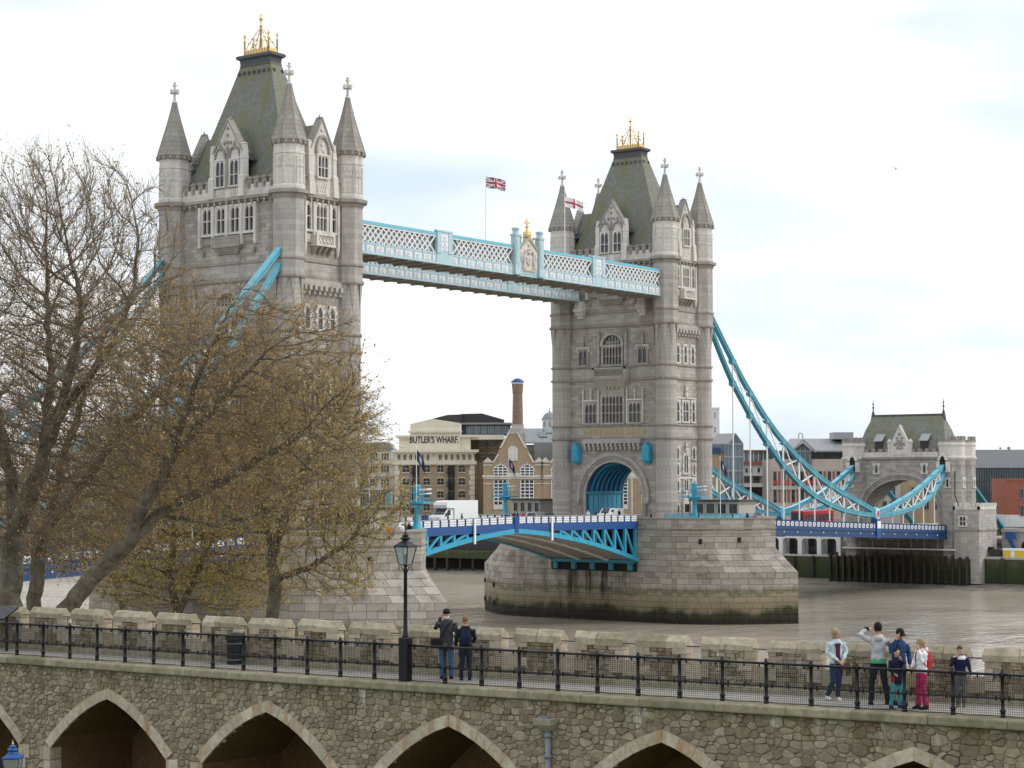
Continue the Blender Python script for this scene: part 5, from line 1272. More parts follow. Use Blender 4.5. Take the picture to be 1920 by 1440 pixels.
# ---- gabled brick hall, repeated
def gabled(px0, label):
    b = Bld('brick_hall', label, 'building', px0, 432, group='gabled brick halls'); X = lambda p: p-970+px0
    P = lambda pts: [(X(x), y) for x, y in pts]
    b.part('wall', b.mb().plate([(b.x(X(923)), 0), (b.x(X(1002)), 0), (b.x(X(1002)), b.z(866)), (b.x(X(994)), b.z(852)), (b.x(X(988)), b.z(838)), (b.x(X(972)), b.z(812)), (b.x(X(952)), b.z(812)), (b.x(X(938)), b.z(838)), (b.x(X(932)), b.z(852)), (b.x(X(923)), b.z(866))], -18, 0), 'stock_brick')
    for s0, s1 in ((906, 923), (1002, 1019)):
        b.part('pier', b.mb().box(b.x(X(s0)), b.x(X(s1)), -16, -0.1, 0, b.z(867)), 'stock_brick'); b.poly('pier_pediment', 'portland', P([(s0-1, 867), (s0+8.5, 857), (s1+1, 867)]), -1.0, 0.15)
        b.box('pier_band', 'portland', X(s0), X(s1), 871, 873, -0.5, 0.05); b.box('pier_band', 'portland', X(s0), X(s1), 906, 908, -0.5, 0.05)
    for pts in (((923, 868), (932, 852), (936, 852), (926, 868)), ((936, 840), (952, 811), (956, 811), (940, 840)), ((1002, 868), (994, 852), (990, 852), (999, 868)), ((988, 840), (972, 811), (968, 811), (984, 840))): b.poly('gable_coping', 'portland', P(pts), -0.6, 0.3)
    b.poly('gable_cap', 'concrete', P([(950, 814), (956, 803), (978, 803), (974, 814)]), -3, 0.2)
    b.box('date_stone', 'portland', X(952), X(971), 841, 864, 0, 0.2); b.poly('date_stone_head', 'portland', P([(953, 841), (957, 836), (966, 836), (970, 841)]), 0, 0.2)
    b.box('string_course', 'portland', X(904), X(1019), 891, 894.5, -0.6, 0.35); b.box('string_course', 'portland', X(906), X(1018), 894.8, 898, -0.6, 0.15)
    b.box('fascia_band', 'portland', X(925), X(1000), 887, 890.8, -0.3, 0.05)
    rw = seg_win(3.05, 2.5, 'paint_pure', 'round', (2, 3), 0.17, 0.14); lw = seg_win(3.05, 5.4, 'paint_pure', False, (2, 6), 0.17, 0.0)
    for px in (938, 988):
        b.win(X(px), 893 if False else 892.5, 0, 0, rw, 0.06); b.win(X(px), 945.5, 0, 0, lw, 0.02)
        b.box('keystone', 'portland', X(px)-1.2, X(px)+1.2, 867, 873, 0, 0.3); b.box('window_apron', 'portland', X(px)-13, X(px)+13, 946, 955, 0, 0.12)
    b.poly('roof', 'zinc', P([(1002, 830), (1048, 830), (1048, 866), (1002, 866)]), -18, -6)
    return b
b = gabled(970, 'gabled brick hall with white date stone, standing below the tall chimney')
gabled(1078, 'gabled brick hall almost hidden behind the right tower, seen past its left edge')
gabled(1196, 'gabled brick hall whose white gridded window shows through the road arch')
# kiosk in front of it on the pier is built with the bridge; metal roofed loft behind
b = Bld('loft_building', 'grey metal roofed loft with skylights behind the gabled brick hall', 'building', 1005, 452)
b.part('wall', b.mb().box(b.x(965), b.x(1060), -14, 0, 0, b.z(834)), 'concrete'); b.box('clerestory', 'glass_teal', 992, 1060, 834, 848, -2, 0.1)
b.part('roof', b.mb().rings([[(b.x(972), 0.6, b.z(832)), (b.x(1066), 0.6, b.z(832)), (b.x(1066), -8, b.z(804)), (b.x(972), -8, b.z(804))][::-1], [(b.x(972), 0.6, b.z(830)), (b.x(1066), 0.6, b.z(830)), (b.x(1066), -8, b.z(802)), (b.x(972), -8, b.z(802))][::-1]]), 'zinc')
for i in range(18):
    px = 976+i*5; b.part('roof_seam', b.mb().bar((b.x(px), 0.6, b.z(829.6)), (b.x(px), -8, b.z(801.6)), 0.1, 0.12), 'grey_metal')
for px in (1012, 1022):
    b.part('skylight', b.mb().rings([[(b.x(px), -2.2-(px-1012)*0.25, b.z(820-(px-1012)*0.8)), (b.x(px+14), -2.2-(px-1012)*0.25, b.z(820-(px-1012)*0.8)), (b.x(px+11), -4.6-(px-1012)*0.25, b.z(811-(px-1012)*0.8)), (b.x(px-3), -4.6-(px-1012)*0.25, b.z(811-(px-1012)*0.8))][::-1], [(b.x(px), -2.2-(px-1012)*0.25, b.z(818.5-(px-1012)*0.8)), (b.x(px+14), -2.2-(px-1012)*0.25, b.z(818.5-(px-1012)*0.8)), (b.x(px+11), -4.6-(px-1012)*0.25, b.z(809.5-(px-1012)*0.8)), (b.x(px-3), -4.6-(px-1012)*0.25, b.z(809.5-(px-1012)*0.8))][::-1]]), 'glass_teal')
# ---- chimney with blue cap
b = Bld('chimney', 'tall round brick chimney with blue metal cap', 'chimney', 970.5, 446)
k = b.k
b.part('base', b.mb().rings([[(-x, -x, z), (x, -x, z), (x, x, z), (-x, x, z)][::-1] for x, z in ((15*k, 0), (15*k, b.z(812)), (11.2*k, b.z(799)), (11.2*k, b.z(796)))]), 'concrete')
b.part('shaft', MB().lathe([(10.2*k, b.z(797)), (9.2*k, b.z(745)), (9.0*k, b.z(738)), (9.6*k, b.z(736)), (10.8*k, b.z(722)), (11.0*k, b.z(718))], 20), 'chimney_brick')
for py, r in ((737, 9.9), (764, 9.7), (780, 10.0)): b.part('band', MB().lathe([(r*k, b.z(py+0.8)), (r*k, b.z(py-0.8))], 20), 'dark_brick')
b.part('cap_ring', MB().lathe([(11.6*k, b.z(719.5)), (11.6*k, b.z(717.5))], 20), 'paint_pure')
b.part('cap', MB().lathe([(12.4*k, b.z(717.5)), (11.8*k, b.z(715)), (8.5*k, b.z(711.8)), (5.5*k, b.z(710.8)), (5.5*k, b.z(709.8)), (0.5*k, b.z(709.4))], 20), 'paint_royal', smooth=True)
# ---- white cupola
b = Bld('cupola', 'small white cupola with ribbed lead dome just left of the right tower', 'cupola', 1030.5, 480)
k = b.k; b.part('drum', MB().lathe([(15*k, 0), (15*k, b.z(788)), (17*k, b.z(787.5)), (17*k, b.z(786))], 8, 0, 0, PI/8), 'plaster_white')
b.part('dome', MB().lathe([(17*k, b.z(786)), (13.5*k, b.z(784)), (12*k, b.z(780)), (8*k, b.z(775.5)), (2.5*k, b.z(773)), (1*k, b.z(771)), (1.2*k, b.z(769)), (0.4*k, b.z(767)), (0.3*k, b.z(762))], 16), 'zinc', smooth=True)
for i in range(4):
    a = i*PI/4-PI/2-PI/4; b.part('louvre', MB((15*k*0.925*math.cos(a), 15*k*0.925*math.sin(a), 0), (-math.sin(a), math.cos(a), 0), (math.cos(a), math.sin(a), 0)).box(-0.35, 0.35, 0, 0.1, b.z(801), b.z(791)), 'grey_metal')
# ---- far right group
b = Bld('white_tower_block', 'narrow white rendered block rising behind the right tower edge', 'building', 1335, 475)
b.part('wall', b.mb().box(b.x(1312), b.x(1349), -10, 0, 0, b.z(767)), 'plaster_white'); b.box('coping', 'paint_pure', 1311, 1350, 764.5, 767, -10.2, 0.2)
wm = seg_win(0.55, 1.3, 'paint_pure', False, (1, 1), 0.08, 0.1)
for py in (784, 811, 838, 865): b.win(1340.5, py, 0, 0, wm); b.win(1322, py, 0, 0, wm)
b = Bld('glass_atrium', 'glazed stair tower with pitched glass roof right of the bridge tower', 'building', 1365, 425)
b.part('core', b.mb().box(b.x(1331), b.x(1358), -9, -0.8, 0, b.z(833)), 'stock_brick')
b.box('glazed_shaft', 'glass_teal', 1358, 1393, 833, 985, -8, 0)
b.poly('glazed_gable', 'glass_teal', [(1366, 833), (1379, 814), (1393, 833)], -0.3, 0)
b.part('glass_roof', b.mb().rings([[(b.x(1366), 0.1, b.z(833)), (b.x(1379), 0.1, b.z(813)), (b.x(1350), -6.5, b.z(813)), (b.x(1334), -6.5, b.z(833))], [(b.x(1366), 0.1, b.z(834)), (b.x(1380), 0.1, b.z(814)), (b.x(1350), -6.5, b.z(814)), (b.x(1334), -6.5, b.z(834))]]), 'grey_metal')
b.box('glazed_wing', 'glass_teal', 1334, 1358, 834, 848, -6, -0.5); b.box('terrace_rail', 'paint_navy', 1330, 1351, 840, 851, -0.4, -0.3)
for py in (832, 856, 882, 908, 934): b.box('floor_band', 'grey_metal', 1357.5, 1393.4, py, py+2.6, -7.9, 0.14)
for i in range(6): px = 1358+i*7; b.box('mullion', 'grey_metal', px-0.5, px+0.5, 833, 985, 0, 0.1)
for p in ((1366, 833, 1379, 814), (1393, 833, 1379, 814)): b.part('gable_frame', b.mb().bar((b.x(p[0]), 0.08, b.z(p[1])), (b.x(p[2]), 0.08, b.z(p[3])), 0.2, 0.2), 'grey_metal')
b = Bld('terraced_flats', 'stepped flats with pink balcony bands and white walls', 'building', 1420, 440)
for ya, yb, mt, d in ((846, 866, 'glass_teal', -2.0), (866, 872, 'red_brick', 0.6), (872, 893, 'plaster_white', 0), (893, 907, 'stock_brick', -0.8), (907, 914, 'plaster_white', 0.5), (914, 931, 'glass_dark', -1.0), (931, 938, 'red_brick', 0.5), (938, 990, 'concrete', 0)):
    b.box('storey_band', mt, 1392, 1452, ya, yb, -12, d)
b.box('eave', 'red_brick', 1391, 1458, 844.5, 847, -12, -1)
for i in range(6): b.box('mullion', 'paint_pure', 1396+i*9, 1397.2+i*9, 847, 866, -2.0, -1.9)
wm = seg_win(0.5, 0.75, 'charcoal', False, (0, 0), 0.08, 0.08)
for px in (1399, 1407, 1422, 1431, 1440): b.win(px, 885.5, 0, 0, wm)
for px in (1396, 1413, 1430): b.box('patio_door', 'glass_dark', px, px+11, 895, 906, -0.8, -0.7)
b = Bld('office_building', 'pinkish stone office with broad slate roof and glass gable', 'building', 1510, 420)
b.part('wall', b.mb().box(b.x(1444), b.x(1600), -14, 0, 0, b.z(862)), 'pink_stone')
b.box('attic_glazing', 'glass_dark', 1466, 1600, 846, 863, -10, -1.0)
b.part('roof', b.mb().rings([[(b.x(1462), 0.8, b.z(849)), (b.x(1606), 0.8, b.z(849)), (b.x(1606), -9, b.z(825)), (b.x(1492), -9, b.z(825))][::-1], [(b.x(1462), 0.8, b.z(846)), (b.x(1606), 0.8, b.z(846)), (b.x(1606), -9, b.z(822)), (b.x(1492), -9, b.z(822))][::-1]]), 'zinc')
b.poly('glass_gable', 'glass_teal', [(1486, 872), (1486, 846), (1504, 831), (1520, 846), (1520, 872)], -2, 0.6)
for p in ((1480, 849, 1504, 826), (1528, 849, 1504, 826)): b.part('gable_verge', b.mb().bar((b.x(p[0]), 0.9, b.z(p[1])), (b.x(p[2]), 0.9, b.z(p[3])), 0.9, 0.35), 'grey_metal')
b.part('ring_finial', MB((b.x(1503.5), 2, b.z(823)), (1, 0, 0), (0, 1, 0)).tube([(-0.45, 0, 0), (-0.45, 0, 0.7), (-0.3, 0, 1.05), (0, 0, 1.2), (0.3, 0, 1.05), (0.45, 0, 0.7), (0.45, 0, 0)], 0.12, 6), 'grey_metal')
b.box('plant_room', 'grey_metal', 1569, 1606, 811, 824, -10, -4)
for i in range(9):
    px = 1449+i*17
    for ya, yb in ((885, 912), (919, 943)):
        o = b.box('window_bay', 'glass_dark', px, px+6, ya, yb, 0, 0.06); b.box('brick_panel', 'red_brick', px+9, px+13, ya, yb, 0, 0.05)
        if ya < 900: b.box('balcony_rail', 'red_paint', px-1, px+7, 902, 909, 0.1, 0.2)
    b.box('pilaster', 'pink_stone', px-2.2, px-0.6, 880, 970, 0, 0.3)
b.box('floor_band', 'concrete', 1443, 1600, 912, 919, -1, 0.35); b.box('ground_floor', 'pink_stone', 1443, 1600, 944, 975, -1, 0.2)
for i in range(4):
    b.part('mullion', b.mb().box(b.x(1490+i*9)-0.07, b.x(1490+i*9)+0.07, 0.6, 0.7, b.z(872), b.z(840)), 'grey_metal')
b = Bld('glass_office', 'dark ribbed glass office at right edge behind the gatehouse', 'building', 1880, 450)
b.box('glazed_front', 'glass_teal', 1826, 1960, 876, 990, -14, 0); b.box('parapet', 'grey_metal', 1826, 1960, 845, 876, -14, -0.6); b.box('eave', 'grey_metal', 1826, 1960, 874, 879, -0.5, 0.5)
for i in range(22): b.box('rib', 'lead', 1830+i*4.6, 1831+i*4.6, 879, 990, 0, 0.35)
for py in (904, 928, 952): b.box('floor_line', 'charcoal', 1826, 1960, py, py+1.2, 0, 0.1)
for px, r in ((1881, 0.3), (1897, 0.45)): b.part('satellite_dish', b.mb().sphere((b.x(px), -3, b.z(842)), r*0.9, 8, 5, 1, 0.4, 1).box(b.x(px)-0.05, b.x(px)+0.05, -3.2, -3.0, b.z(846), b.z(842)), 'zinc')
b = Bld('red_brick_block', 'plain red brick block at the right edge before the glass office', 'building', 1910, 405)
b.part('wall', b.mb().box(b.x(1884), b.x(1980), -12, 0, b.z(967), b.z(903)), 'red_brick'); b.box('plinth', 'plaster_white', 1884, 1980, 967, 992, -12, 0.03); b.box('coping', 'red_brick', 1884, 1980, 899, 903, -12, 0.1)
wm = seg_win(1.6, 2.0, 'zinc', False, (1, 0), 0.1, 0.12)
for py in (936, 968): b.win(1917, py, 0, 0, wm)
# more distant roofs filling the skyline, mostly behind trees and towers
for i, (px, pw, top, w, mt, lab) in enumerate(((40, 170, 905, 520, 'stock_brick', 'brown brick riverside block far left behind the trees'), (215, 150, 880, 505, 'plaster_white', 'white riverside block behind the leaning tree trunk'), (375, 140, 890, 510, 'stock_brick', 'brick riverside block behind the left tower arch'), (510, 110, 868, 500, 'cream', 'cream riverside block between left tower and trees'))):
    b = Bld('riverside_block', lab, 'building', px, w); x0, x1 = px-pw/2, px+pw/2
    b.part('wall', b.mb().box(b.x(x0), b.x(x1), -12, 0, 0, b.z(top)), mt); b.box('roof', 'zinc', x0-2, x1+2, top-5, top, -12, 0.5)
    wm = seg_win(1.3, 1.7, 'paint_pure', False, (1, 1), 0.1, 0.12); n = int(pw/18)
    for r in range(3):
        for c in range(n): b.win(x0+10+c*18, top+26+r*26, 0, 0, wm)
b = Bld('brown_warehouse', 'yellow-brown brick block seen through the gatehouse arch', 'building', 1720, 500)
b.part('wall', b.mb().box(b.x(1688), b.x(1790), -12, 0, 0, b.z(890)), 'stock_brick'); b.box('coping', 'concrete', 1687, 1791, 888, 890, -12, 0.1)
wm = seg_win(1.4, 2.0, 'zinc', False, (1, 1), 0.1, 0.12)
for py in (930, 956): 
    for px in (1712, 1735, 1755): b.win(px, py, 0, 0, wm)
b = Bld('grey_terrace', 'grey terrace with dark windows seen at left in the gatehouse arch', 'building', 1660, 490)
b.part('wall', b.mb().box(b.x(1600), b.x(1687), -12, 0, 0, b.z(905)), 'concrete'); b.box('roof', 'zinc', 1599, 1688, 902, 905, -12, 0.3)
for py in (930, 956):
    for px in (1640, 1656, 1672): b.win(px, py, 0, 0, wm)
# ---- river walls, arcade walk, jetty
R = thing('river_wall', 'weed-green river wall left of the gatehouse, behind the clear pier', 'river wall', (0, 180, -5))
MB().box(-420, -12.5, -0.5, 1.2, -1, 5.3).obj('wall', 'weed_wall', R); MB().box(-420, -12.5, -0.8, 1.4, 5.3, 5.6).obj('coping', 'concrete', R)
for i in range(26): MB().box(-15-i*4.2, -14.6-i*4.2, -0.9, -0.5, -1, 5.2+random.uniform(-0.5, 0.6)).obj('fender_post', 'dark_timber', R)
R = thing('river_wall', 'weed-green river wall at right edge beyond the gatehouse', 'river wall', (70, 180, -5))
MB().box(-53, 180, -0.5, 1.2, -1, 5.6).obj('wall', 'weed_wall', R); MB().box(-53, 180, -0.7, 1.4, 5.6, 6.0).obj('coping', 'concrete', R)
for i in range(12): MB().box(-50+i*5, -49.3+i*5, -0.95, -0.5, -1, 5.9).obj('buttress', 'weed_wall', R)
R = thing('arcade', 'white arcade with dark round-cornered openings under the far side span', 'arcade', (0, 183, 0))
m = MB((0, 0, 0), (1, 0, 0), (0, -1, 0)); me = None
for i in range(10):
    x = -15-i*4.3
    m = MB((0, 0, 0), (1, 0, 0), (0, -1, 0)); m.box(x-0.45, x+0.45, -1, 0.6, 0.5, 4.6); m.obj('arcade_pier', 'plaster_white', R)
    m = MB((0, 0, 0), (1, 0, 0), (0, -1, 0)); m.plate([(x-3.9, 2.8), (x-3.85, 3.3), (x-3.4, 3.75), (x-0.9, 3.75), (x-0.5, 3.3), (x-0.45, 2.8), (x-0.45, 4.6), (x-3.85, 4.6)], -0.5, 0.5); m.obj('arch_head', 'plaster_white', R)
    MB((0, 0, 0), (1, 0, 0), (0, -1, 0)).box(x-3.9, x-0.4, -2.5, -2.4, -0.5, 4.4).obj('arch_void', 'glass_dark', R)
MB().box(-62, -13, -0.7, 3, 4.6, 6.4).obj('wall', 'plaster_white', R); MB().box(-62, -13, -0.9, 0.2, 6.4, 6.6).obj('coping', 'concrete', R)
R = thing('timber_jetty', 'dark timber jetty on piles under the nearer bascule leaf', 'jetty', (-125, 172, -6))
for i in range(24):
    x = -40+i*3.5; MB().box(x-0.25, x+0.25, -0.3+random.uniform(-0.2, 0.2), 0.2, 0, 5.3).obj('pile', 'dark_timber', R)
MB().box(-42, 44, 0.3, 8, 4.6, 5.9).obj('platform', 'dark_timber', R); MB().box(-42, 44, -0.5, 0.3, 4.3, 6.0).obj('fascia_beam', 'weed_wall', R); MB().box(-42, 44, 3.0, 3.4, 0, 4.6).obj('rear_boarding', 'dark_interior', R)
MB().box(-42, 44, 4, 7, 5.9, 10.2).obj('quay_wall', 'charcoal', R)
t = thing('life_buoy_stand', 'small red lifebelt board on the jetty below the bascule', 'sign', (-112.5, 173, 0.4)); MB().box(-0.1, 0.1, 0, 0.1, -0.4, 1).obj('post', 'charcoal', t); MB().box(-0.8, 0.8, -0.06, 0.0, 0.3, 2.4).obj('board', 'red_paint', t); MB().box(-0.25, 0.25, -0.1, -0.06, 0.8, 1.9).obj('belt', 'paint_pure', t)
# viaduct side and quay furniture at the right edge
R = thing('approach_viaduct', 'pale stone approach wall with a dark arch right of the gatehouse', 'viaduct', (16.8, 182, 4.2))
MB().box(0, 40, 6, 9, -6, 1.9).obj('wall', 'granite_dressed', R); MB().box(0, 40, 5.7, 6, 1.3, 1.9).obj('coping', 'concrete', R)
for x in (5.5, 14, 22): 
    m = MB((x, 6, 0), (1, 0, 0), (0, -1, 0)); m.plate([(-1.6, -3)]+[(1.6*math.cos(a)*-1, -1.6+1.6*math.sin(a)) for a in [PI*i/8 for i in range(9)]]+[(1.6, -3)], 0, 0.1); m.obj('arch_recess', 'dark_interior', R)
t = thing('blue_bracket', 'blue steel bracket at the foot of the land tie, right edge', 'bracket', (19.5, 186.0, 4.2)); MB().box(-1.0, 1.0, -0.6, 0.0, 0, 1.4).obj('plate', 'paint_royal', t); MB().bar((-0.3, -0.3, 0), (1.2, -0.3, -2.6), 0.5, 0.7).obj('leg', 'paint_royal', t)
t = thing('kiosk', 'small yellow and white quay kiosk at the right edge', 'kiosk', (21.5, 181.3, 0.9)); MB().box(-1.8, 3, 0, 1.5, 0, 1.3).obj('body', 'yellow_paint', t); MB().box(-1.9, 3.1, -0.1, 1.6, 1.3, 1.7).obj('roof', 'paint_pure', t); MB().box(-0.3, 0.4, -0.05, 0, 0, 1.2).obj('panel', 'paint_pure', t)
t = thing('quay_machine', 'black machinery on the quay beside the yellow kiosk', 'machinery', (18.0, 181.3, 0.9)); MB().box(-1, 1.1, 0, 1.2, 0, 1.5).obj('body', 'charcoal', t); MB().box(-1.5, -0.5, 0.2, 1, 1.2, 1.9).obj('hood', 'black_iron', t)

struct(MB().box(-420, 260, 180.8, 190.5, -3, 0.45).obj('quay_pavement', 'pavement'))
struct(MB().box(-420, -9.2, 190, 190.5, 0.2, 4.19).obj('quay_retaining_wall', 'concrete'))
# ================================================================== castle wall in the foreground
# local wall frame: s along the wall (left to right), d away from the viewer, z up
WP0 = Vector((112.79, -129.21)); WD = Vector((0.99643, 0.08445)); WN = Vector((-0.08445, 0.99643)); WA = math.atan2(WD.y, WD.x)
def sag(s): return -0.3*math.sin(PI*min(1, max(0, s/29.5)))
def WP(s, d, z): p = WP0+WD*s+WN*(d+sag(s)); return (p.x, p.y, z)
class WB(MB):
    """mesh builder in wall coordinates, relative to the wall's root"""
    def pt(s, p): return (p[0], p[1]+sag(p[0]), p[2])
ZW = 10.8
def stone_mat(name, c1, c2, amp, lich, rough=0.92, bs=0.5, sc=7.0, stain=None):
    m, t, b = mat(name); pos = worldpos(t); v, s = rnd(t, amp)
    n1 = noise(t, pos, sc, 6, 0.7); n2 = noise(t, pos, 1.1, 5, 0.6); n3 = noise(t, pos, 1.0, 4, 0.6, (3.5, 3.5, 0.5))
    col = mixc(t, s, c1, c2); col = mixc(t, 1.0, col, v, 'MULTIPLY')
    col = mixc(t, 1.0, col, ramp(t, n1, [(0.25, 0.62), (0.7, 1.15)]), 'MULTIPLY')
    col = mixc(t, ramp(t, n2, [(0.5, 0.0), (0.68, lich)]), col, (0.13, 0.125, 0.05))
    if stain: col = mixc(t, ramp(t, n3, [(stain[1], 0.0), (stain[2], stain[3])]), col, stain[0])
    t.links.new(col, b.inputs['Base Color']); b.inputs['Roughness'].default_value = rough; b.inputs['Specular IOR Level'].default_value = 0.2
    bump(t, b, n1, bs, 0.03); return m
def wall_mat(name, c1, c2, amp, mortar):
    m, t, b = mat(name); pos = worldpos(t); v, s = rnd(t, amp)
    n1 = noise(t, pos, 9.0, 6, 0.75); n2 = noise(t, pos, 0.7, 5, 0.65); n3 = noise(t, pos, 1.0, 5, 0.7, (2.6, 2.6, 0.45)); n4 = noise(t, pos, 2.3, 5, 0.7)
    sep = N(t, 'ShaderNodeSeparateXYZ'); t.links.new(pos, sep.inputs[0])
    zr = math_(t, 'SUBTRACT', sep.outputs[2], 9.5)
    col = mixc(t, s, c1, c2); col = mixc(t, 1.0, col, v, 'MULTIPLY')
    col = mixc(t, 1.0, col, ramp(t, n1, [(0.25, 0.55), (0.72, 1.2)]), 'MULTIPLY')
    if mortar: col = mixc(t, ramp(t, n4, [(0.50, 0.0), (0.62, 0.85)]), col, (0.07, 0.052, 0.034))
    col = mixc(t, ramp(t, n2, [(0.52, 0.0), (0.68, 0.5)]), col, (0.19, 0.145, 0.075))
    near = ramp(t, zr, [(0.35, 0.0), (1.0, 1.0)])
    col = mixc(t, math_(t, 'MULTIPLY', near, ramp(t, n3, [(0.60, 0.0), (0.68, 0.85)])), col, (0.62, 0.60, 0.55))
    col = mixc(t, math_(t, 'MULTIPLY', near, ramp(t, n3, [(0.36, 0.8), (0.52, 0.0)])), col, (0.13, 0.09, 0.035))
    t.links.new(col, b.inputs['Base Color']); b.inputs['Roughness'].default_value = 0.95; b.inputs['Specular IOR Level'].default_value = 0.15
    bump(t, b, n1, 0.7, 0.03)
wall_mat('rubble_stone', (0.275, 0.225, 0.16), (0.40, 0.345, 0.26), 0.22, False)
wall_mat('rubble_mortar', (0.29, 0.24, 0.175), (0.33, 0.275, 0.20), 0.05, True)
stone_mat('arch_stone', (0.50, 0.43, 0.33), (0.60, 0.53, 0.42), 0.12, 0.15, stain=((0.36, 0.18, 0.06), 0.50, 0.70, 0.75))
stone_mat('coping_stone', (0.35, 0.305, 0.215), (0.45, 0.395, 0.295), 0.2, 0.35, stain=((0.16, 0.145, 0.10), 0.55, 0.78, 0.7))
stone_mat('ledge_stone', (0.31, 0.27, 0.19), (0.38, 0.335, 0.24), 0.14, 0.5, stain=((0.15, 0.14, 0.085), 0.45, 0.75, 0.7))
stone_mat('quoin_stone', (0.39, 0.33, 0.245), (0.50, 0.43, 0.33), 0.2, 0.15)
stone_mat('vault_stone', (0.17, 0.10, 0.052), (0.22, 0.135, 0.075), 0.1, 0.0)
plain('white_wash', (0.75, 0.74, 0.70), 0.9, var=0.15, scale=14)
plain('lead_grey', (0.20, 0.22, 0.24), 0.6, var=0.2)
plain('railing_black', (0.008, 0.0085, 0.011), 0.4, var=0.2, spec=0.35)
WR = thing('castle_wall', 'rubble castle wall with pointed arches and battlements across the foreground', 'wall', (WP0.x, WP0.y, 0), WA)
S0, S1 = -9.0, 38.0; DF = -0.22
ARCH = [-7.65, -1.85, 3.95, 9.75, 15.58, 21.5, 27.6, 33.6]
zi = lambda dx: 9.77-0.30*abs(dx)-0.17*dx*dx
HWI = 2.25; ZSP = zi(HWI)
def arch_off(dx, e):
    """point on the arch curve pushed outwards by e"""
    h = 0.01; sl = (-0.30-0.34*abs(dx))*(1 if dx >= 0 else -1); n = Vector((-sl, 1)).normalized()
    if abs(dx) < 1e-6: return (0.0, 9.77+e*1.06)
    return (dx+n.x*e, zi(dx)+n.y*e)
NA = 14
m = WB(); prev = S0
TOP = 10.56; BOT = 4.0
def quad(m, pts): m.add([(s, DF, z) for s, z in pts], [(0, 1, 2, 3)])
for a in ARCH:
    quad(m, [(prev, BOT), (a-HWI, BOT), (a-HWI, TOP), (prev, TOP)])
    X = [-HWI+2*HWI*i/NA for i in range(NA+1)]
    for x0, x1 in zip(X, X[1:]): quad(m, [(a+x0, zi(x0)), (a+x1, zi(x1)), (a+x1, TOP), (a+x0, TOP)])
    prev = a+HWI
quad(m, [(prev, BOT), (S1, BOT), (S1, TOP), (prev, TOP)])
m.obj('mortar_face', 'rubble_mortar', WR)
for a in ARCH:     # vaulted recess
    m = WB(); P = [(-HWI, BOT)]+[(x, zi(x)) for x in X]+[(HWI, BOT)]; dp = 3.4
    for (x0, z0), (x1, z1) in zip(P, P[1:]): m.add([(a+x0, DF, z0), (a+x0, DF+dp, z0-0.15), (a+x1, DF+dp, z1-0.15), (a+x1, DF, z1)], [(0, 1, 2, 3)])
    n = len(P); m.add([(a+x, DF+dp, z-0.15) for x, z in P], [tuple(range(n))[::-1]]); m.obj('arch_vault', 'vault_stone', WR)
    for sg in (-1, 1):      # voussoirs and jamb stones
        k = 6
        for i in range(k):
            d0, d1 = HWI*i/k, HWI*(i+1)/k; e = 0.29; g = 0.008; pr = random.uniform(0.06, 0.07)
            xa, xb = sg*d0, sg*d1
            q0 = (xa, zi(xa)); q1 = (xb, zi(xb)); q2 = arch_off(xb if xb else 1e-9, e); q3 = arch_off(xa, e) if i else (0.0, 9.77+e*1.06)
            pts = [q0, q1, q2, q3] if sg > 0 else [q1, q0, q3, q2]
            c = (sum(p[0] for p in pts)/4, sum(p[1] for p in pts)/4)
            pts = [(a+c[0]+(p[0]-c[0])*0.993, c[1]+(p[1]-c[1])*0.993) for p in pts]
            m = WB(); m.rings([[(x, DF+0.45, z) for x, z in pts], [(x, DF-pr+0.02, z) for x, z in pts], [(c[0]+a+(x-a-c[0])*0.985, DF-pr, c[1]+(z-c[1])*0.985) for x, z in pts]]); m.obj('voussoir', 'arch_stone', WR, uv=False)
        zj = ZSP
        for i in range(4):
            wj = (0.42, 0.26, 0.4, 0.28)[i]; h = (0.36, 0.3, 0.33, 0.3)[i]; x0, x1 = sorted((a+sg*HWI, a+sg*(HWI+wj)))
            WB().box(x0, x1, DF-0.06, DF+0.4, zj-h+0.012, zj-0.006 if i else zj+0.02).obj('jamb_stone', 'arch_stone', WR, uv=False); zj -= h
# --- rubble stones: cells of an irregular packing, each with its own outline and bulge
def clip(poly, nx, ny, c):
    out = []
    for i in range(len(poly)):
        p = poly[i]; q = poly[(i+1) % len(poly)]; a = nx*p[0]+ny*p[1]-c; b2 = nx*q[0]+ny*q[1]-c
        if a <= 0: out.append(p)
        if (a < 0 < b2) or (b2 < 0 < a): t = a/(a-b2); out.append((p[0]+(q[0]-p[0])*t, p[1]+(q[1]-p[1])*t))
    return out
pts = []; z = 7.0
while z < 10.56:
    s = S0+random.uniform(0, 0.2)
    hr = 0.145+random.uniform(-0.025, 0.03)
    while s < S1-2:
        f = 0.72+0.42*min(1, max(0, s/30)); w = random.choice((0.13, 0.17, 0.2, 0.25, 0.31))*f
        pts.append((s+w/2+random.uniform(-0.03, 0.03), z+random.uniform(-0.045, 0.045), w*random.choice((0.2, 0.35, 0.45, 0.55, 0.62)))); s += w
    z += hr*0.98
def inside_arch(s, z, e):
    for a in ARCH:
        dx = s-a
        if abs(dx) < HWI+e+0.12:
            if z < ZSP: return abs(dx) < HWI+e
            xx = max(-HWI, min(HWI, dx)); d = min(math.hypot(dx-x, z-zi(x)) for x in [xx*0.7, xx*0.8, xx*0.9, xx, min(HWI, abs(xx)*1.1)*(1 if xx > 0 else -1)])
            if (abs(dx) <= HWI and z < zi(dx)) or d < e: return True
    return False
P = [p for p in pts if not inside_arch(p[0], p[1], 0.30)]
grid = {}
for i, p in enumerate(P): grid.setdefault((int(p[0]//0.5), int(p[1]//0.5)), []).append(i)
stones = []
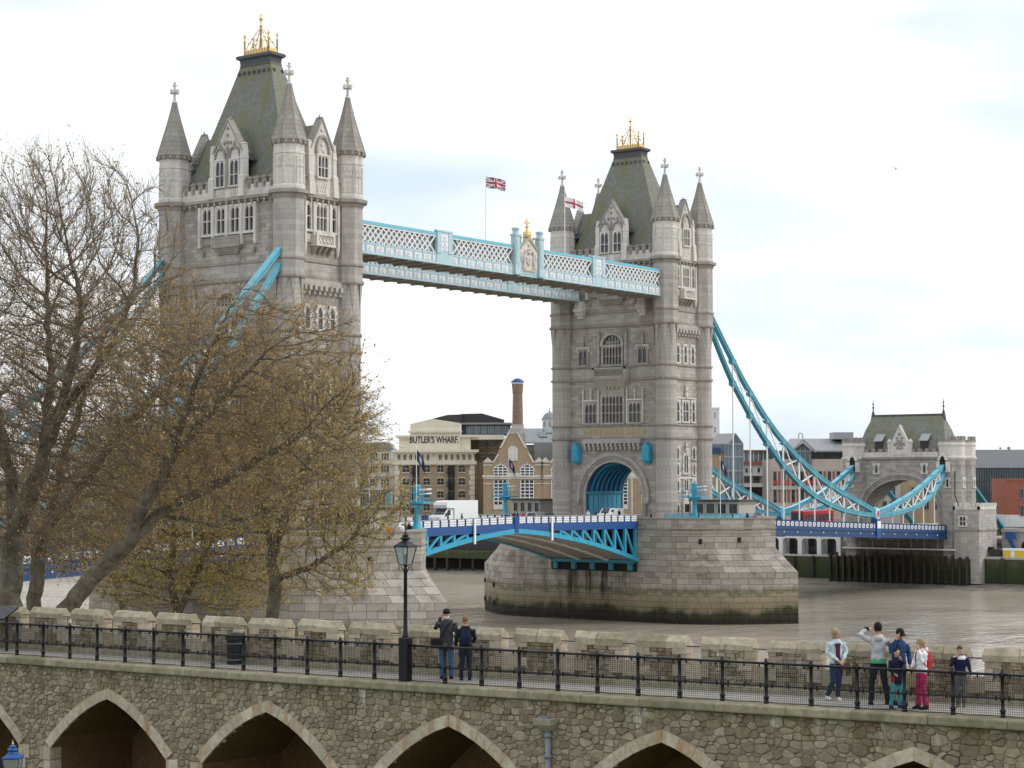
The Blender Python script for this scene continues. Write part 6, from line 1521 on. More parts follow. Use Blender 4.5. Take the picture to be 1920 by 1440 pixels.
for i, (x, z, w) in enumerate(P):
    if not (-4 < x < 33.5) or z > 10.55: continue
    poly = [(x-0.5, z-0.4), (x+0.5, z-0.4), (x+0.5, min(z+0.4, 10.56)), (x-0.5, min(z+0.4, 10.56))]; ok = True
    gx, gz = int(x//0.5), int(z//0.5)
    for ax in (-1, 0, 1):
        for az in (-1, 0, 1):
            for j in grid.get((gx+ax, gz+az), ()):
                if j == i: continue
                qx, qz, qw = P[j]; nx, nz = qx-x, (qz-z)*2.0; L = math.hypot(nx, nz)
                if L > 1.0: continue
                cc = (nx*(x+qx)/2+nz*(z+qz)/2); poly = clip(poly, nx, nz, cc+(w*w-qw*qw)*0.55)
                if len(poly) < 3: ok = False; break
            if not ok: break
        if not ok: break
    if not ok or len(poly) < 3: continue
    cx = sum(p[0] for p in poly)/len(poly); cz = sum(p[1] for p in poly)/len(poly)
    # pull the outline in for the joint, keep clear of the arch rings
    q = []
    g = random.choice((0.004, 0.007, 0.010, 0.014))
    for p in poly:
        vx, vz = p[0]-cx, p[1]-cz; L = math.hypot(vx, vz)+1e-6; k = max(0.3, (L-g*1.25)/L); q.append((cx+vx*k, cz+vz*k))
    if any(inside_arch(p[0], p[1], 0.275) for p in q):
        q = [((p[0]+0) if not inside_arch(p[0], p[1], 0.275) else cx+(p[0]-cx)*0.35, p[1] if not inside_arch(p[0], p[1], 0.275) else cz+(p[1]-cz)*0.35) for p in q]
    # round the corners
    r = []
    n = len(q)
    for k in range(n):
        a, b2, c2 = q[k-1], q[k], q[(k+1) % n]
        r += [(b2[0]+(a[0]-b2[0])*0.16, b2[1]+(a[1]-b2[1])*0.16), (b2[0]+(c2[0]-b2[0])*0.16, b2[1]+(c2[1]-b2[1])*0.16)]
    area = abs(sum(r[k-1][0]*r[k][1]-r[k][0]*r[k-1][1] for k in range(len(r))))/2
    if area < 0.004: continue
    stones.append((x, z, area, r, (cx, cz)))
def depth_of(s): return 57-0.52*s
def shows(st):
    x, z, area, r, c = st; px = 1 if z > 16-543*depth_of(x)/3603+0.05 else 0
    return -(area/depth_of(x)**2*1e6)*px if (-0.8 < x < 29.6) else 1e6
stones.sort(key=shows); rest = WB()
def add_stone(m, r, c):
    pr = random.uniform(0.012, 0.045); tz = random.uniform(-0.02, 0.02); tx = random.uniform(-0.02, 0.02)
    f = lambda p, e, d: (c[0]+(p[0]-c[0])*e, DF-d-tx*(p[0]-c[0])*4-tz*(p[1]-c[1])*4, c[1]+(p[1]-c[1])*e)
    R = [[f(p, 1.02, -0.05) for p in r], [f(p, 1.0, pr*0.45) for p in r], [f(p, 0.80, pr) for p in r]]
    m.rings(R, cap0=False)
for i, (x, z, area, r, c) in enumerate(stones):
    if sum(r[k-1][0]*r[k][1]-r[k][0]*r[k-1][1] for k in range(len(r))) < 0: r = r[::-1]
    if i < 300: m = WB(); add_stone(m, r, c); m.obj('rubble_stone', 'rubble_stone', WR, uv=False)
    else: add_stone(rest, r, c)
stuff(rest.obj('smaller_rubble', 'rubble_stone', WR, uv=False))
# ledge, walk
s = S0; me = None
while s < S1-0.1:
    w = random.choice((1.55, 1.75, 1.95)); e = min(s+w, S1)
    m = WB(); m.rings([[(s+0.006, d, z), (e-0.006, d, z), (e-0.006, d, z2), (s+0.006, d, z2)] for d, z, z2 in ((0.3, TOP, ZW-0.005), (DF-0.05, TOP, ZW-0.005), (DF-0.14, TOP+0.03, ZW-0.03), (DF-0.15, TOP+0.06, ZW-0.06))]); m.obj('ledge_stone', 'ledge_stone', WR, uv=False); s = e
m = WB(); n = 24
m.rings([[(S0+(S1-S0)*i/n, 0.3, 9.8), (S0+(S1-S0)*i/n, 2.7, 9.8), (S0+(S1-S0)*i/n, 2.7, ZW), (S0+(S1-S0)*i/n, 0.3, ZW)][::-1] for i in range(n+1)])
o = m.obj('wall_walk', 'walk_paving'); o.location = (WP0.x, WP0.y, 0); o.rotation_euler = (0, 0, WA); struct(o)
# parapet and merlons
dm = lambda s: 1.52+0.00085*s*s
class PB(MB):
    def pt(s, p): return (p[0], p[1]+sag(p[0])+dm(max(0, p[0])), p[2])
m = PB(); n = 30
m.rings([[(S0+(S1-S0)*i/n, 0.06, 9.85), (S0+(S1-S0)*i/n, 0.5, 9.85), (S0+(S1-S0)*i/n, 0.5, 11.3), (S0+(S1-S0)*i/n, 0.06, 11.42)][::-1] for i in range(n+1)]); m.obj('parapet', 'rubble_mortar', WR)
m = PB(); m.rings([[(S0+(S1-S0)*i/n, -0.1, ZW-0.2), (S0+(S1-S0)*i/n, 0.06, ZW-0.2), (S0+(S1-S0)*i/n, 0.06, ZW+0.16), (S0+(S1-S0)*i/n, -0.06, ZW+0.12)][::-1] for i in range(n+1)]); m.obj('parapet_plinth', 'ledge_stone', WR)
SP = 1.732
def rubble_panel(s0, s1, z0, z1):
    m = PB(); z = z0
    while z < z1-0.03:
        h = min(random.uniform(0.07, 0.13), z1-z); s = s0
        while s < s1-0.03:
            w = min(random.uniform(0.1, 0.27), s1-s); p = random.uniform(0.0, 0.02); g = 0.003; e = 0.02; j = lambda: random.uniform(-0.012, 0.012)
            a = [(s+g+j(), z+g+j()), (s+w-g+j(), z+g+j()), (s+w-g+j(), z+h-g+j()), (s+g+j(), z+h-g+j())]
            c = (s+w/2, z+h/2)
            m.rings([[(x, 0.08, y) for x, y in a], [(x, 0.05-p, y) for x, y in a], [(c[0]+(x-c[0])*0.86, 0.035-p, c[1]+(y-c[1])*0.86) for x, y in a]], cap0=False)
            s += w
        z += h
    return m
for k in range(-4, 22):
    s0 = -1.03+SP*k; s1 = s0+1.33
    m = PB(); m.box(s0+0.04, s1-0.04, 0.07, 0.37, 11.3, 11.82); M_ = m.obj('merlon', 'rubble_mortar', WR)
    stuff(rubble_panel(s0+0.2, s1-0.2, ZW+0.16, 11.80).obj('rubble_face', 'rubble_stone', M_, uv=False))
    cut = s0+random.uniform(0.45, 0.9)
    hj = random.uniform(-0.03, 0.03); rj = random.uniform(-0.025, 0.025)
    for a, b2 in ((s0-0.02+rj, cut), (cut, s1+0.02+rj*0.5)):      # coping stones: vertical face, chamfer, flat, back slope
        pr = [(0.0, 11.78), (0.0, 11.92), (0.14, 12.07), (0.20, 12.08), (0.42, 11.86), (0.42, 11.78)]; j = random.uniform(-0.006, 0.006)
        m = PB(); m.rings([[(x+e*0.02*(1 if x == a+0.004 else -1)*(1 if z > 12 else 0), d+j+random.uniform(-0.014, 0.014), z+j+(hj if z > 11.9 else 0)+random.uniform(-0.015, 0.012)) for d, z in pr][::-1] for x, e in ((a+0.004, 0), (a+0.05, 0), ((a+b2)/2, 0), (b2-0.05, 0), (b2-0.004, 0))]); m.obj('coping', 'coping_stone', M_, uv=False)
    for sg, e in ((1, s0), (-1, s1)):
        z = ZW+0.30; i = random.randint(0, 1)
        while z < 11.78:
            h = min(random.uniform(0.2, 0.3), 11.80-z); w = (0.2, 0.36)[i % 2]; 
            m = PB(); x0, x1 = sorted((e+sg*0.0, e+sg*w)); m.box(x0+0.004, x1-0.004, 0.012+random.uniform(-0.01, 0.01), 0.39, z+0.005, z+h-0.005); m.obj('quoin', 'quoin_stone', M_, uv=False); z += h; i += 1
    # crenel sill and the iron bar that closes the gap
    m = PB(); m.rings([[(s1+0.004, 0.02, ZW+0.24), (s1+0.398, 0.02, ZW+0.24), (s1+0.398, 0.52, ZW+0.24), (s1+0.004, 0.52, ZW+0.24)], [(s1+0.004, 0.02, 11.42), (s1+0.398, 0.02, 11.42), (s1+0.398, 0.52, 11.34), (s1+0.004, 0.52, 11.34)]]); m.obj('crenel_sill', 'quoin_stone', WR, uv=False)
    m = PB(); m.tube([(s1-0.1, 0.05, 11.84), (s1+0.46, 0.05, 11.84)], 0.014, 5); m.obj('gap_bar', 'railing_black', WR, uv=False)
    if k % 2 == 0 and k < 9:
        m = PB(); m.tube([(s1+0.22, 0.05, 11.84), (s1+0.22, 0.05, 11.45)], 0.012, 5); m.obj('gap_strut', 'railing_black', WR, uv=False)
# rainwater hopper and pipe
hp = link('rain_hopper', None, WR); hp.location = (18.45, sag(18.45)+DF, 0)
m = MB((0, 0, 0), (1, 0, 0), (0, -1, 0)); m.rings([[(-w, 0, z), (w, 0, z), (w, d, z), (-w, d, z)][::-1] for z, w, d in ((9.86, 0.14, 0.2), (9.95, 0.2, 0.3), (10.02, 0.24, 0.36), (10.16, 0.25, 0.38))][::1]); m.obj('stone_spout', 'quoin_stone', hp)
m = MB((0, 0, 0), (1, 0, 0), (0, -1, 0)); m.box(-0.16, 0.12, 0.1, 0.3, 10.15, 10.2); m.obj('lead_lining', 'lead_grey', hp)
m = MB((0, 0, 0), (1, 0, 0), (0, -1, 0)); m.tube([(0.03, 0.12, 9.88), (0.03, 0.12, 5)], 0.075, 10); m.lathe([(0.1, 9.7), (0.1, 9.78)], 10, 0.03, 0.12); m.lathe([(0.1, 9.2), (0.1, 9.28)], 10, 0.03, 0.12); m.obj('down_pipe', 'lead_grey', hp, smooth=True)
# inner ground
struct(MB().add([(60, -400, 4.05), (220, -400, 4.05), (220, -122, 4.05), (60, -132, 4.05)], [(0, 1, 2, 3)]).obj('castle_ground', 'lawn'))

# ================================================================== railing
RR = thing('iron_railing', 'black iron railing with wire mesh along the wall walk', 'railing', (WP0.x, WP0.y, ZW), WA)
pm = MB(); pm.lathe([(0.062, 0), (0.062, 0.03), (0.055, 0.04), (0.055, 0.11), (0.063, 0.12), (0.063, 0.15), (0.044, 0.17), (0.041, 0.34), (0.052, 0.36), (0.054, 0.44), (0.042, 0.46), (0.041, 0.84), (0.052, 0.86), (0.057, 0.93), (0.052, 0.965), (0.034, 0.98), (0.04, 1.0), (0.02, 1.03)], 10)
pmesh = pm.mesh('post', 'railing_black', smooth=True, uv=False)
NP = 36; PSP = 1.0925; ps = [-3.28+PSP*i for i in range(NP)]
LS = 14.08     # the lamp pedestal stands in the row here
wires = MB(); h0, h1 = 0.03, 0.90; nv = 23; nh = 19
for i in range(nv): x = -PSP/2+PSP*(i+0.5)/nv; wires.box(x-0.0035, x+0.0035, -0.003, 0.003, h0, h1)
for i in range(nh): z = h0+(h1-h0)*i/(nh-1); wires.box(-PSP/2, PSP/2, -0.0025, 0.0025, z-0.0035, z+0.0035)
wmesh = wires.mesh('wire_mesh', 'railing_black', uv=False)
bay = MB(); bay.tube([(-PSP/2, 0, 0.915), (PSP/2, 0, 0.915)], 0.03, 8); tmesh = bay.mesh('top_rail', 'railing_black', smooth=True, uv=False)
bay = MB(); bay.tube([(-PSP/2, 0, 0.40), (PSP/2, 0, 0.40)], 0.02, 6)
for x in (-0.4, 0, 0.4): bay.box(x-0.014, x+0.014, -0.02, 0.02, 0.35, 0.46)
mmesh = bay.mesh('middle_rail', 'railing_black', uv=False)
stud = MB(); stud.box(-0.015, 0.015, -0.02, 0.02, 0.83, 0.89); smesh = stud.mesh('rail_clip', 'railing_black', uv=False)
cab = MB(); cab.tube([(-PSP/2, -0.03, 0.03), (-0.2, -0.045, 0.012), (0.1, -0.04, 0.02), (PSP/2, -0.03, 0.03)], 0.009, 5); cmesh = cab.mesh('bottom_wire', 'railing_black', uv=False)
for i, s in enumerate(ps):
    if abs(s-LS) > 0.3: inst('post', pmesh, RR, (s, sag(s), 0))
    c = s+PSP/2; a = math.atan2(sag(s+PSP)-sag(s), PSP)
    for nm, me in (('top_rail', tmesh), ('middle_rail', mmesh), ('wire_mesh', wmesh), ('bottom_wire', cmesh)): inst(nm, me, RR, (c, (sag(s)+sag(s+PSP))/2, 0), a)
    for x in (-0.38, 0, 0.38): inst('rail_clip', smesh, RR, (c+x, (sag(s)+sag(s+PSP))/2, 0), a)
# ================================================================== lamp post on the wall
m, t, b = mat('lamp_glass'); b.inputs['Base Color'].default_value = (0.9, 0.92, 0.9, 1); b.inputs['Roughness'].default_value = 0.25; b.inputs['Transmission Weight'].default_value = 0.75; b.inputs['IOR'].default_value = 1.05
def lantern(R, z, w0, w1, h, mt, cap, gl=True):
    n = 4; ph = PI/4
    m = MB()
    for k in range(4):
        a = ph+k*PI/2; p0 = (w0*math.cos(a), w0*math.sin(a), z); p1 = (w1*math.cos(a), w1*math.sin(a), z+h); m.tube([p0, p1], 0.014, 5)
        a2 = a+PI/2; m.tube([p1, (w1*math.cos(a2), w1*math.sin(a2), z+h)], 0.016, 5); m.tube([p0, (w0*math.cos(a2), w0*math.sin(a2), z)], 0.014, 5)
    m.obj('lantern_frame', mt, R)
    m = MB(); m.lathe([(w0*0.96, z+0.01), (w1*0.96, z+h-0.01)], 4, 0, 0, ph); m.obj('lantern_glass', 'lamp_glass', R)
    m = MB(); m.lathe([(w1*1.05, z+h), (w1*1.06, z+h+0.02), (w1*0.75, z+h+0.07), (w1*0.45, z+h+0.13)], 4, 0, 0, ph); m.lathe([(w1*0.42, z+h+0.12), (w1*0.3, z+h+0.17), (w1*0.46, z+h+0.19), (w1*0.46, z+h+0.22), (w1*0.25, z+h+0.26), (w1*0.32, z+h+0.29), (w1*0.1, z+h+0.33)], 10); m.obj('lantern_roof', cap, R)
    m = MB(); m.lathe([(0.018, z+h+0.32), (0.03, z+h+0.36), (0.012, z+h+0.39), (0.004, z+h+0.46)], 8); m.obj('lantern_finial', 'gold' if cap != 'railing_black' else cap, R)
    MB().lathe([(0.03, z), (0.03, z+0.12), (0.045, z+0.14), (0.045, z+h*0.55), (0.01, z+h*0.6)], 8).obj('burner', 'quoin_stone', R)
p = WP(LS, 0, ZW)
L = thing('lamp_post', 'black iron lamp post with glass lantern rising from the railing', 'lamp post', p, WA)
MB().bevbox(-0.125, 0.125, -0.125, 0.125, 0, 1.12, 0.02).obj('pedestal', 'railing_black', L)
MB().lathe([(0.09, 1.12), (0.075, 1.16), (0.06, 1.25), (0.052, 1.6), (0.045, 2.75), (0.06, 2.78), (0.06, 2.86), (0.035, 2.9), (0.05, 2.94), (0.1, 2.97)], 12).obj('column', 'railing_black', L, smooth=True)
for s in (-1, 1): MB().tube([(s*0.05, 0, 2.78), (s*0.12, 0, 2.9), (s*0.2, 0, 2.93), (s*0.23, 0, 2.88), (s*0.2, 0, 2.84), (s*0.17, 0, 2.87)], 0.01, 5).obj('scroll', 'railing_black', L)
lantern(L, 2.97, 0.165, 0.29, 0.47, 'railing_black', 'railing_black')
bp = site(30, 49.5, 4.05)
L = thing('lamp_post', 'blue-topped lantern with gold tip at the bottom left corner', 'lamp post', bp, yaw)
MB().lathe([(0.12, 0), (0.1, 0.3), (0.06, 0.5), (0.05, 4.2), (0.09, 4.33)], 10).obj('column', 'paint_royal', L, smooth=True)
lantern(L, 4.33, 0.20, 0.30, 0.50, 'paint_royal', 'paint_royal')
# litter bin, sloping board
b_ = WP(7.37, 1.28, ZW); t = thing('litter_bin', 'round black litter bin on the wall walk', 'litter bin', b_, WA)
MB().lathe([(0.23, 0), (0.235, 0.02), (0.24, 0.6), (0.25, 0.61), (0.25, 0.64), (0.24, 0.65)], 20).obj('body', 'railing_black', t, smooth=False)
MB().lathe([(0.245, 0.65), (0.25, 0.7), (0.24, 0.82), (0.2, 0.86), (0.05, 0.88)], 20).obj('hood', 'railing_black', t); MB().box(-0.15, 0.15, -0.256, -0.2, 0.68, 0.79).obj('slot', 'dark_interior', t)
for z in (0.12, 0.57): MB().lathe([(0.243, z), (0.243, z+0.025)], 20).obj('band', 'grey_metal', t)
b_ = WP(-1.75, 0.75, ZW); t = thing('information_board', 'sloping black board at the left edge behind the railing', 'sign', b_, WA)
m = MB(); m.rings([[(-0.9, -0.35, 0.95), (0.75, -0.35, 0.95), (0.75, 0.3, 1.28), (-0.9, 0.3, 1.28)], [(-0.9, -0.35, 1.0), (0.75, -0.35, 1.0), (0.75, 0.3, 1.33), (-0.9, 0.3, 1.33)]]); m.obj('panel', 'railing_black', t)
for x in (-0.7, 0.55): MB().box(x-0.03, x+0.03, -0.03, 0.03, 0, 1.1).obj('leg', 'railing_black', t)
# ================================================================== people on the wall walk
def ell_loft(m, rows, n=12):
    """rows: (cx, cy, cz, rx, ry) stacked upwards"""
    m.rings([[(cx+rx*math.cos(2*PI*j/n), cy+ry*math.sin(2*PI*j/n), cz) for j in range(n)] for cx, cy, cz, rx, ry in rows])
for nm, c in (('cloth_charcoal', (0.045, 0.045, 0.047)), ('cloth_black', (0.014, 0.015, 0.02)), ('cloth_jeans', (0.06, 0.17, 0.36)), ('cloth_darkjeans', (0.025, 0.045, 0.11)), ('cloth_pale_denim', (0.50, 0.60, 0.62)), ('cloth_plum', (0.10, 0.02, 0.06)), ('cloth_grey', (0.45, 0.45, 0.46)), ('cloth_green', (0.06, 0.38, 0.15)), ('cloth_navy', (0.02, 0.05, 0.13)), ('cloth_darknavy', (0.012, 0.016, 0.045)), ('cloth_turquoise', (0.08, 0.48, 0.58)), ('cloth_white', (0.72, 0.72, 0.75)), ('cloth_pink', (0.55, 0.03, 0.13)), ('cloth_red', (0.50, 0.03, 0.04)), ('cloth_slate', (0.11, 0.115, 0.13)), ('cloth_blue', (0.03, 0.06, 0.25)), ('hair_dark', (0.018, 0.013, 0.011)), ('hair_brown', (0.10, 0.055, 0.03)), ('hair_auburn', (0.20, 0.10, 0.05)), ('hair_blonde', (0.33, 0.25, 0.15)), ('cloth_camo', (0.28, 0.22, 0.15)), ('cloth_orange', (0.6, 0.2, 0.03)), ('skin_dark', (0.12, 0.06, 0.04))):
    mm = plain(nm, c, 0.85, var=0.25, scale=16, spec=0.2)
def rot(v, a): c, s = math.cos(a), math.sin(a); return (v[0]*c-v[1]*s, v[0]*s+v[1]*c, v[2])
def person(label, loc, H, face, larm, rarm, legs, top, bottom, hair, shoes='cloth_black', skin='skin', width=1.0, lean=(0, 0), head_turn=0.0, head_tilt=0.0, hair_style='short', long_coat=0.0, bottom_flare=0.0, extras=None):
    """face: heading of the body in the view frame (0 = towards the camera, pi = away); arms: elbow and hand positions for H = 1.75, body frame (x left-right, -y front)"""
    k = H/1.75; R = thing('person', label, 'person', loc, yaw)
    T = lambda p: tuple(c*k for c in rot((p[0]*width, p[1], p[2]), face))
    hip, sh = 0.93, 1.43; lx, ly = lean
    S = lambda z: (lx*max(0, z-hip)/0.6, ly*max(0, z-hip)/0.6)
    def smooth_obj(m, name, mt, vox=0.014):
        o = m.obj(name, mt, R, smooth=True, uv=False); o.scale = (1, 1, 1)
        md = o.modifiers.new('remesh', 'REMESH'); md.mode = 'VOXEL'; md.voxel_size = vox*k; md.use_smooth_shade = True
        sm = o.modifiers.new('smooth', 'SMOOTH'); sm.iterations = 4; sm.factor = 0.5
        if name != 'body':
            tx = bpy.data.textures.new('cloth_folds', 'CLOUDS'); tx.noise_scale = 0.11*k; tx.noise_depth = 2
            dm_ = o.modifiers.new('folds', 'DISPLACE'); dm_.texture = tx; dm_.strength = 0.045*k; dm_.mid_level = 0.5; dm_.texture_coords = 'GLOBAL'
        return o
    # body: head with face, neck, trunk, arms with hands, legs: one continuous surface
    hc = (S(1.63)[0], S(1.63)[1]-0.015-0.05*head_tilt, 1.63-0.02*head_tilt)
    def hd(p): q = rot((p[0], p[1], 0), head_turn); return T((hc[0]+q[0], hc[1]+q[1]-p[2]*head_tilt*0.5, hc[2]+p[2]+p[1]*head_tilt*0.5))
    class HM(MB):
        def pt(s, p): return hd(p)
    class BM(MB):
        def pt(s, p): return T(p)
    m = BM()
    rows = [(0, 0, 0.86, 0.13, 0.095), (0, 0, 0.95, 0.15, 0.105), (0, 0, 1.08, 0.125, 0.09), (0, 0, 1.25, 0.15, 0.10), (0, 0, 1.38, 0.165, 0.09), (0, 0, 1.45, 0.10, 0.065), (0, -0.005, 1.50, 0.052, 0.052), (0, -0.01, 1.56, 0.05, 0.052)]
    ell_loft(m, [(S(z)[0]+cx, S(z)[1]+cy, z, rx, ry) for cx, cy, z, rx, ry in rows])
    shp = {}
    for sg, arm in ((1, larm), (-1, rarm)):
        s0 = (S(sh)[0]+sg*0.175, S(sh)[1], sh-0.03); e, h = arm; shp[sg] = s0
        m.tube([s0, ((s0[0]+e[0])/2, (s0[1]+e[1])/2, (s0[2]+e[2])/2), e, ((e[0]+h[0])/2, (e[1]+h[1])/2, (e[2]+h[2])/2), h], [0.05, 0.045, 0.038, 0.036, 0.026], 8)
        d = (Vector(h)-Vector(e)).normalized(); side = d.cross(Vector((0, 1, 0.2))).normalized(); nrm = d.cross(side)
        H0 = Vector(h); P1 = H0+d*0.085
        m.tube([tuple(H0-d*0.01), tuple(H0+d*0.04), tuple(P1)], [0.026, 0.036, 0.032], 8)
        for q, L in ((-0.027, 0.055), (-0.009, 0.068), (0.009, 0.063), (0.026, 0.05)):
            a = P1+side*q; m.tube([tuple(a-d*0.02), tuple(a+d*L*0.55), tuple(a+d*L*0.85+nrm*0.02)], [0.0095, 0.009, 0.008], 6)
        a = H0+d*0.03+side*0.033; m.tube([tuple(a-side*0.015), tuple(a+side*0.02+d*0.025), tuple(a+side*0.022+d*0.055+nrm*0.008)], [0.011, 0.010, 0.008], 6)
    for i, (kn, an) in enumerate(legs):
        sg = 1 if i == 0 else -1; hp_ = (sg*0.085, 0, 0.90)
        m.tube([hp_, ((hp_[0]+kn[0])/2, (hp_[1]+kn[1])/2, (hp_[2]+kn[2])/2), kn, ((kn[0]+an[0])/2, (kn[1]+an[1])/2+0.012, (kn[2]+an[2])/2+0.03), an], [0.085, 0.072, 0.052, 0.05, 0.035], 10)
    hm = HM(); hm.v = []; 
    hm.sphere((0, 0.005, 0.01), 0.1, 14, 10, 0.80, 0.95, 1.12); hm.sphere((0, -0.035, -0.06), 0.06, 10, 6, 0.9, 0.85, 0.9)
    hm.tube([(0, -0.088, 0.012), (0, -0.112, -0.018), (0, -0.09, -0.028)], [0.010, 0.014, 0.010], 6)
    for sg in (-1, 1): hm.sphere((sg*0.082, 0.01, -0.005), 0.024, 6, 5, 0.4, 0.8, 1.2)
    n0 = len(m.v); m.v += hm.v; m.f += [[n0+i for i in f] for f in hm.f]; m.mi += hm.mi
    smooth_obj(m, 'body', skin, 0.011)
    for sg in (-1, 1):      # eyes and brows, mouth
        e = HM(); e.sphere((sg*0.032, -0.086, 0.012), 0.011, 6, 5, 1.2, 0.6, 0.8); e.obj('eye', 'hair_dark', R, uv=False)
    e = HM(); e.tube([(-0.022, -0.092, -0.062), (0, -0.099, -0.061), (0.022, -0.092, -0.062)], 0.006, 5); e.obj('mouth', 'cloth_plum', R, uv=False)
    # top garment
    m = BM(); zb = 0.90-long_coat
    rows = [(0, 0, zb, 0.165+0.05*min(1, long_coat*3), 0.13), (0, 0, 0.98, 0.168, 0.122), (0, 0, 1.10, 0.155, 0.112), (0, 0, 1.25, 0.172, 0.12), (0, 0, 1.38, 0.188, 0.108), (0, 0, 1.455, 0.125, 0.08), (0, 0.005, 1.50, 0.07, 0.066)]
    ell_loft(m, [(S(z)[0]+cx, S(z)[1]+cy, z, rx, ry) for cx, cy, z, rx, ry in rows], 16)
    for sg, arm in ((1, larm), (-1, rarm)):
        s0 = shp[sg]; e, h = arm; d = Vector(h)-Vector(e); w = Vector(e)+d*0.93
        m.tube([s0, ((s0[0]+e[0])/2, (s0[1]+e[1])/2, (s0[2]+e[2])/2), e, tuple(Vector(e)+d*0.5), tuple(w)], [0.072, 0.064, 0.056, 0.052, 0.042], 10)
    smooth_obj(m, 'jacket', top)
    # trousers
    m = BM(); ell_loft(m, [(0, 0, 0.80, 0.12, 0.10), (0, 0, 0.88, 0.160, 0.115), (0, 0, 0.98, 0.152, 0.108)], 14)
    for i, (kn, an) in enumerate(legs):
        sg = 1 if i == 0 else -1; hp_ = (sg*0.085, 0, 0.88); a2 = (an[0], an[1], an[2]+0.01)
        m.tube([hp_, ((hp_[0]+kn[0])/2, (hp_[1]+kn[1])/2, (hp_[2]+kn[2])/2), kn, ((kn[0]+an[0])/2, (kn[1]+an[1])/2+0.01, (kn[2]+an[2])/2+0.02), a2], [0.098, 0.086, 0.068, 0.064+bottom_flare*0.5, 0.058+bottom_flare], 12)
    smooth_obj(m, 'trousers', bottom)
    for i, (kn, an) in enumerate(legs):
        m = BM(); an0 = an[2]-0.08
        m.rings([[(an[0]+x*w, an[1]-y, an0+z) for x, y in ((-0.04, -0.06), (0.04, -0.06), (0.047, 0.06), (0.042, 0.14), (0, 0.19), (-0.042, 0.14), (-0.047, 0.06))] for z, w in ((0, 1.0), (0.03, 1.04))]+[[(an[0]+x*0.8, an[1]-y*0.72, an0+0.085) for x, y in ((-0.04, -0.06), (0.04, -0.06), (0.047, 0.05), (0.04, 0.10), (0, 0.13), (-0.04, 0.10), (-0.047, 0.05))]]); m.obj('shoe', shoes, R, uv=False)
    # hair or hat
    hm = HM()
    if hair_style == 'short': hm.sphere((0, 0.016, 0.034), 0.102, 12, 8, 0.83, 0.93, 1.02)
    elif hair_style == 'bob': hm.sphere((0, 0.022, 0.03), 0.113, 12, 8, 0.86, 0.95, 1.03); hm.sphere((0, 0.055, -0.065), 0.085, 10, 7, 0.98, 0.75, 1.2)
    elif hair_style == 'cap': hm.sphere((0, 0.008, 0.045), 0.107, 12, 8, 0.86, 1.0, 0.9); hm.box(-0.06, 0.06, -0.15, -0.06, 0.045, 0.06)
    elif hair_style == 'beanie': hm.sphere((0, 0.01, 0.04), 0.112, 12, 8, 0.84, 0.92, 1.12)
    elif hair_style == 'long': hm.sphere((0, 0.02, 0.03), 0.112, 12, 8, 0.88, 0.95, 1.03); hm.sphere((0, 0.06, -0.10), 0.085, 10, 7, 1.0, 0.7, 1.5)
    o = hm.obj('hair' if hair_style not in ('cap', 'beanie') else 'hat', hair, R, smooth=True, uv=False)
    if extras: extras(R, BM, HM, S)
    return R
def wloc(s, d): return WP(s, d, ZW)
ST = [((0.10, -0.01, 0.49), (0.11, 0.01, 0.08)), ((-0.10, -0.01, 0.49), (-0.11, 0.01, 0.08))]
DN_L, DN_R = ((0.25, 0.02, 1.15), (0.26, -0.05, 0.92)), ((-0.25, 0.02, 1.15), (-0.26, -0.05, 0.92))
# couple by the lamp, seen from behind
def ex_man(R, BM, HM, S):
    m = BM(); m.tube([(-0.14, 0.0, 1.47), (-0.05, 0.125, 1.38), (0.12, 0.135, 1.1), (0.2, 0.12, 0.95)], 0.018, 5); m.obj('bag_strap', 'cloth_black', R, uv=False)
    m = BM(); m.rings([[(0.13, 0.08, 0.78), (0.38, 0.08, 0.78), (0.38, 0.19, 0.78), (0.13, 0.19, 0.78)], [(0.15, 0.09, 1.02), (0.36, 0.09, 1.02), (0.36, 0.17, 1.02), (0.15, 0.17, 1.02)]]); m.obj('shoulder_bag', 'cloth_black', R, uv=False)
    HM().lathe([(0.066, -0.1), (0.07, -0.06)], 10, 0, 0.01).obj('scarf', 'cloth_white', R, uv=False)
person('man in charcoal coat, dark cap and blue jeans beside the lamp post', wloc(14.72, 0.95), 1.80, PI, ((0.27, -0.05, 1.24), (0.13, -0.13, 1.56)), DN_R, ST, 'cloth_charcoal', 'cloth_jeans', 'cloth_black', hair_style='cap', long_coat=0.16, extras=ex_man, width=1.06)
def ex_pack(mt):
    def f(R, BM, HM, S):
        m = BM(); m.rings([[(-0.13, 0.10, 1.0), (0.13, 0.10, 1.0), (0.11, 0.21, 1.0), (-0.11, 0.21, 1.0)], [(-0.14, 0.10, 1.2), (0.14, 0.10, 1.2), (0.12, 0.24, 1.2), (-0.12, 0.24, 1.2)], [(-0.11, 0.09, 1.42), (0.11, 0.09, 1.42), (0.09, 0.17, 1.42), (-0.09, 0.17, 1.42)]]); o = m.obj('backpack', mt, R, uv=False)
        for s in (-1, 1): m = BM(); m.tube([(s*0.09, 0.1, 1.42), (s*0.1, 0.0, 1.475), (s*0.11, -0.115, 1.38), (s*0.13, -0.10, 1.2), (s*0.16, 0.06, 1.06)], 0.016, 5); m.obj('pack_strap', mt, R, uv=False)
    return f
person('woman with auburn hair, black jacket and backpack next to the man in jeans', wloc(15.32, 0.92), 1.63, PI, DN_L, ((-0.25, -0.06, 1.16), (-0.2, -0.24, 1.02)), ST, 'cloth_black', 'cloth_darknavy', 'hair_auburn', extras=ex_pack('cloth_darknavy'), width=1.05)
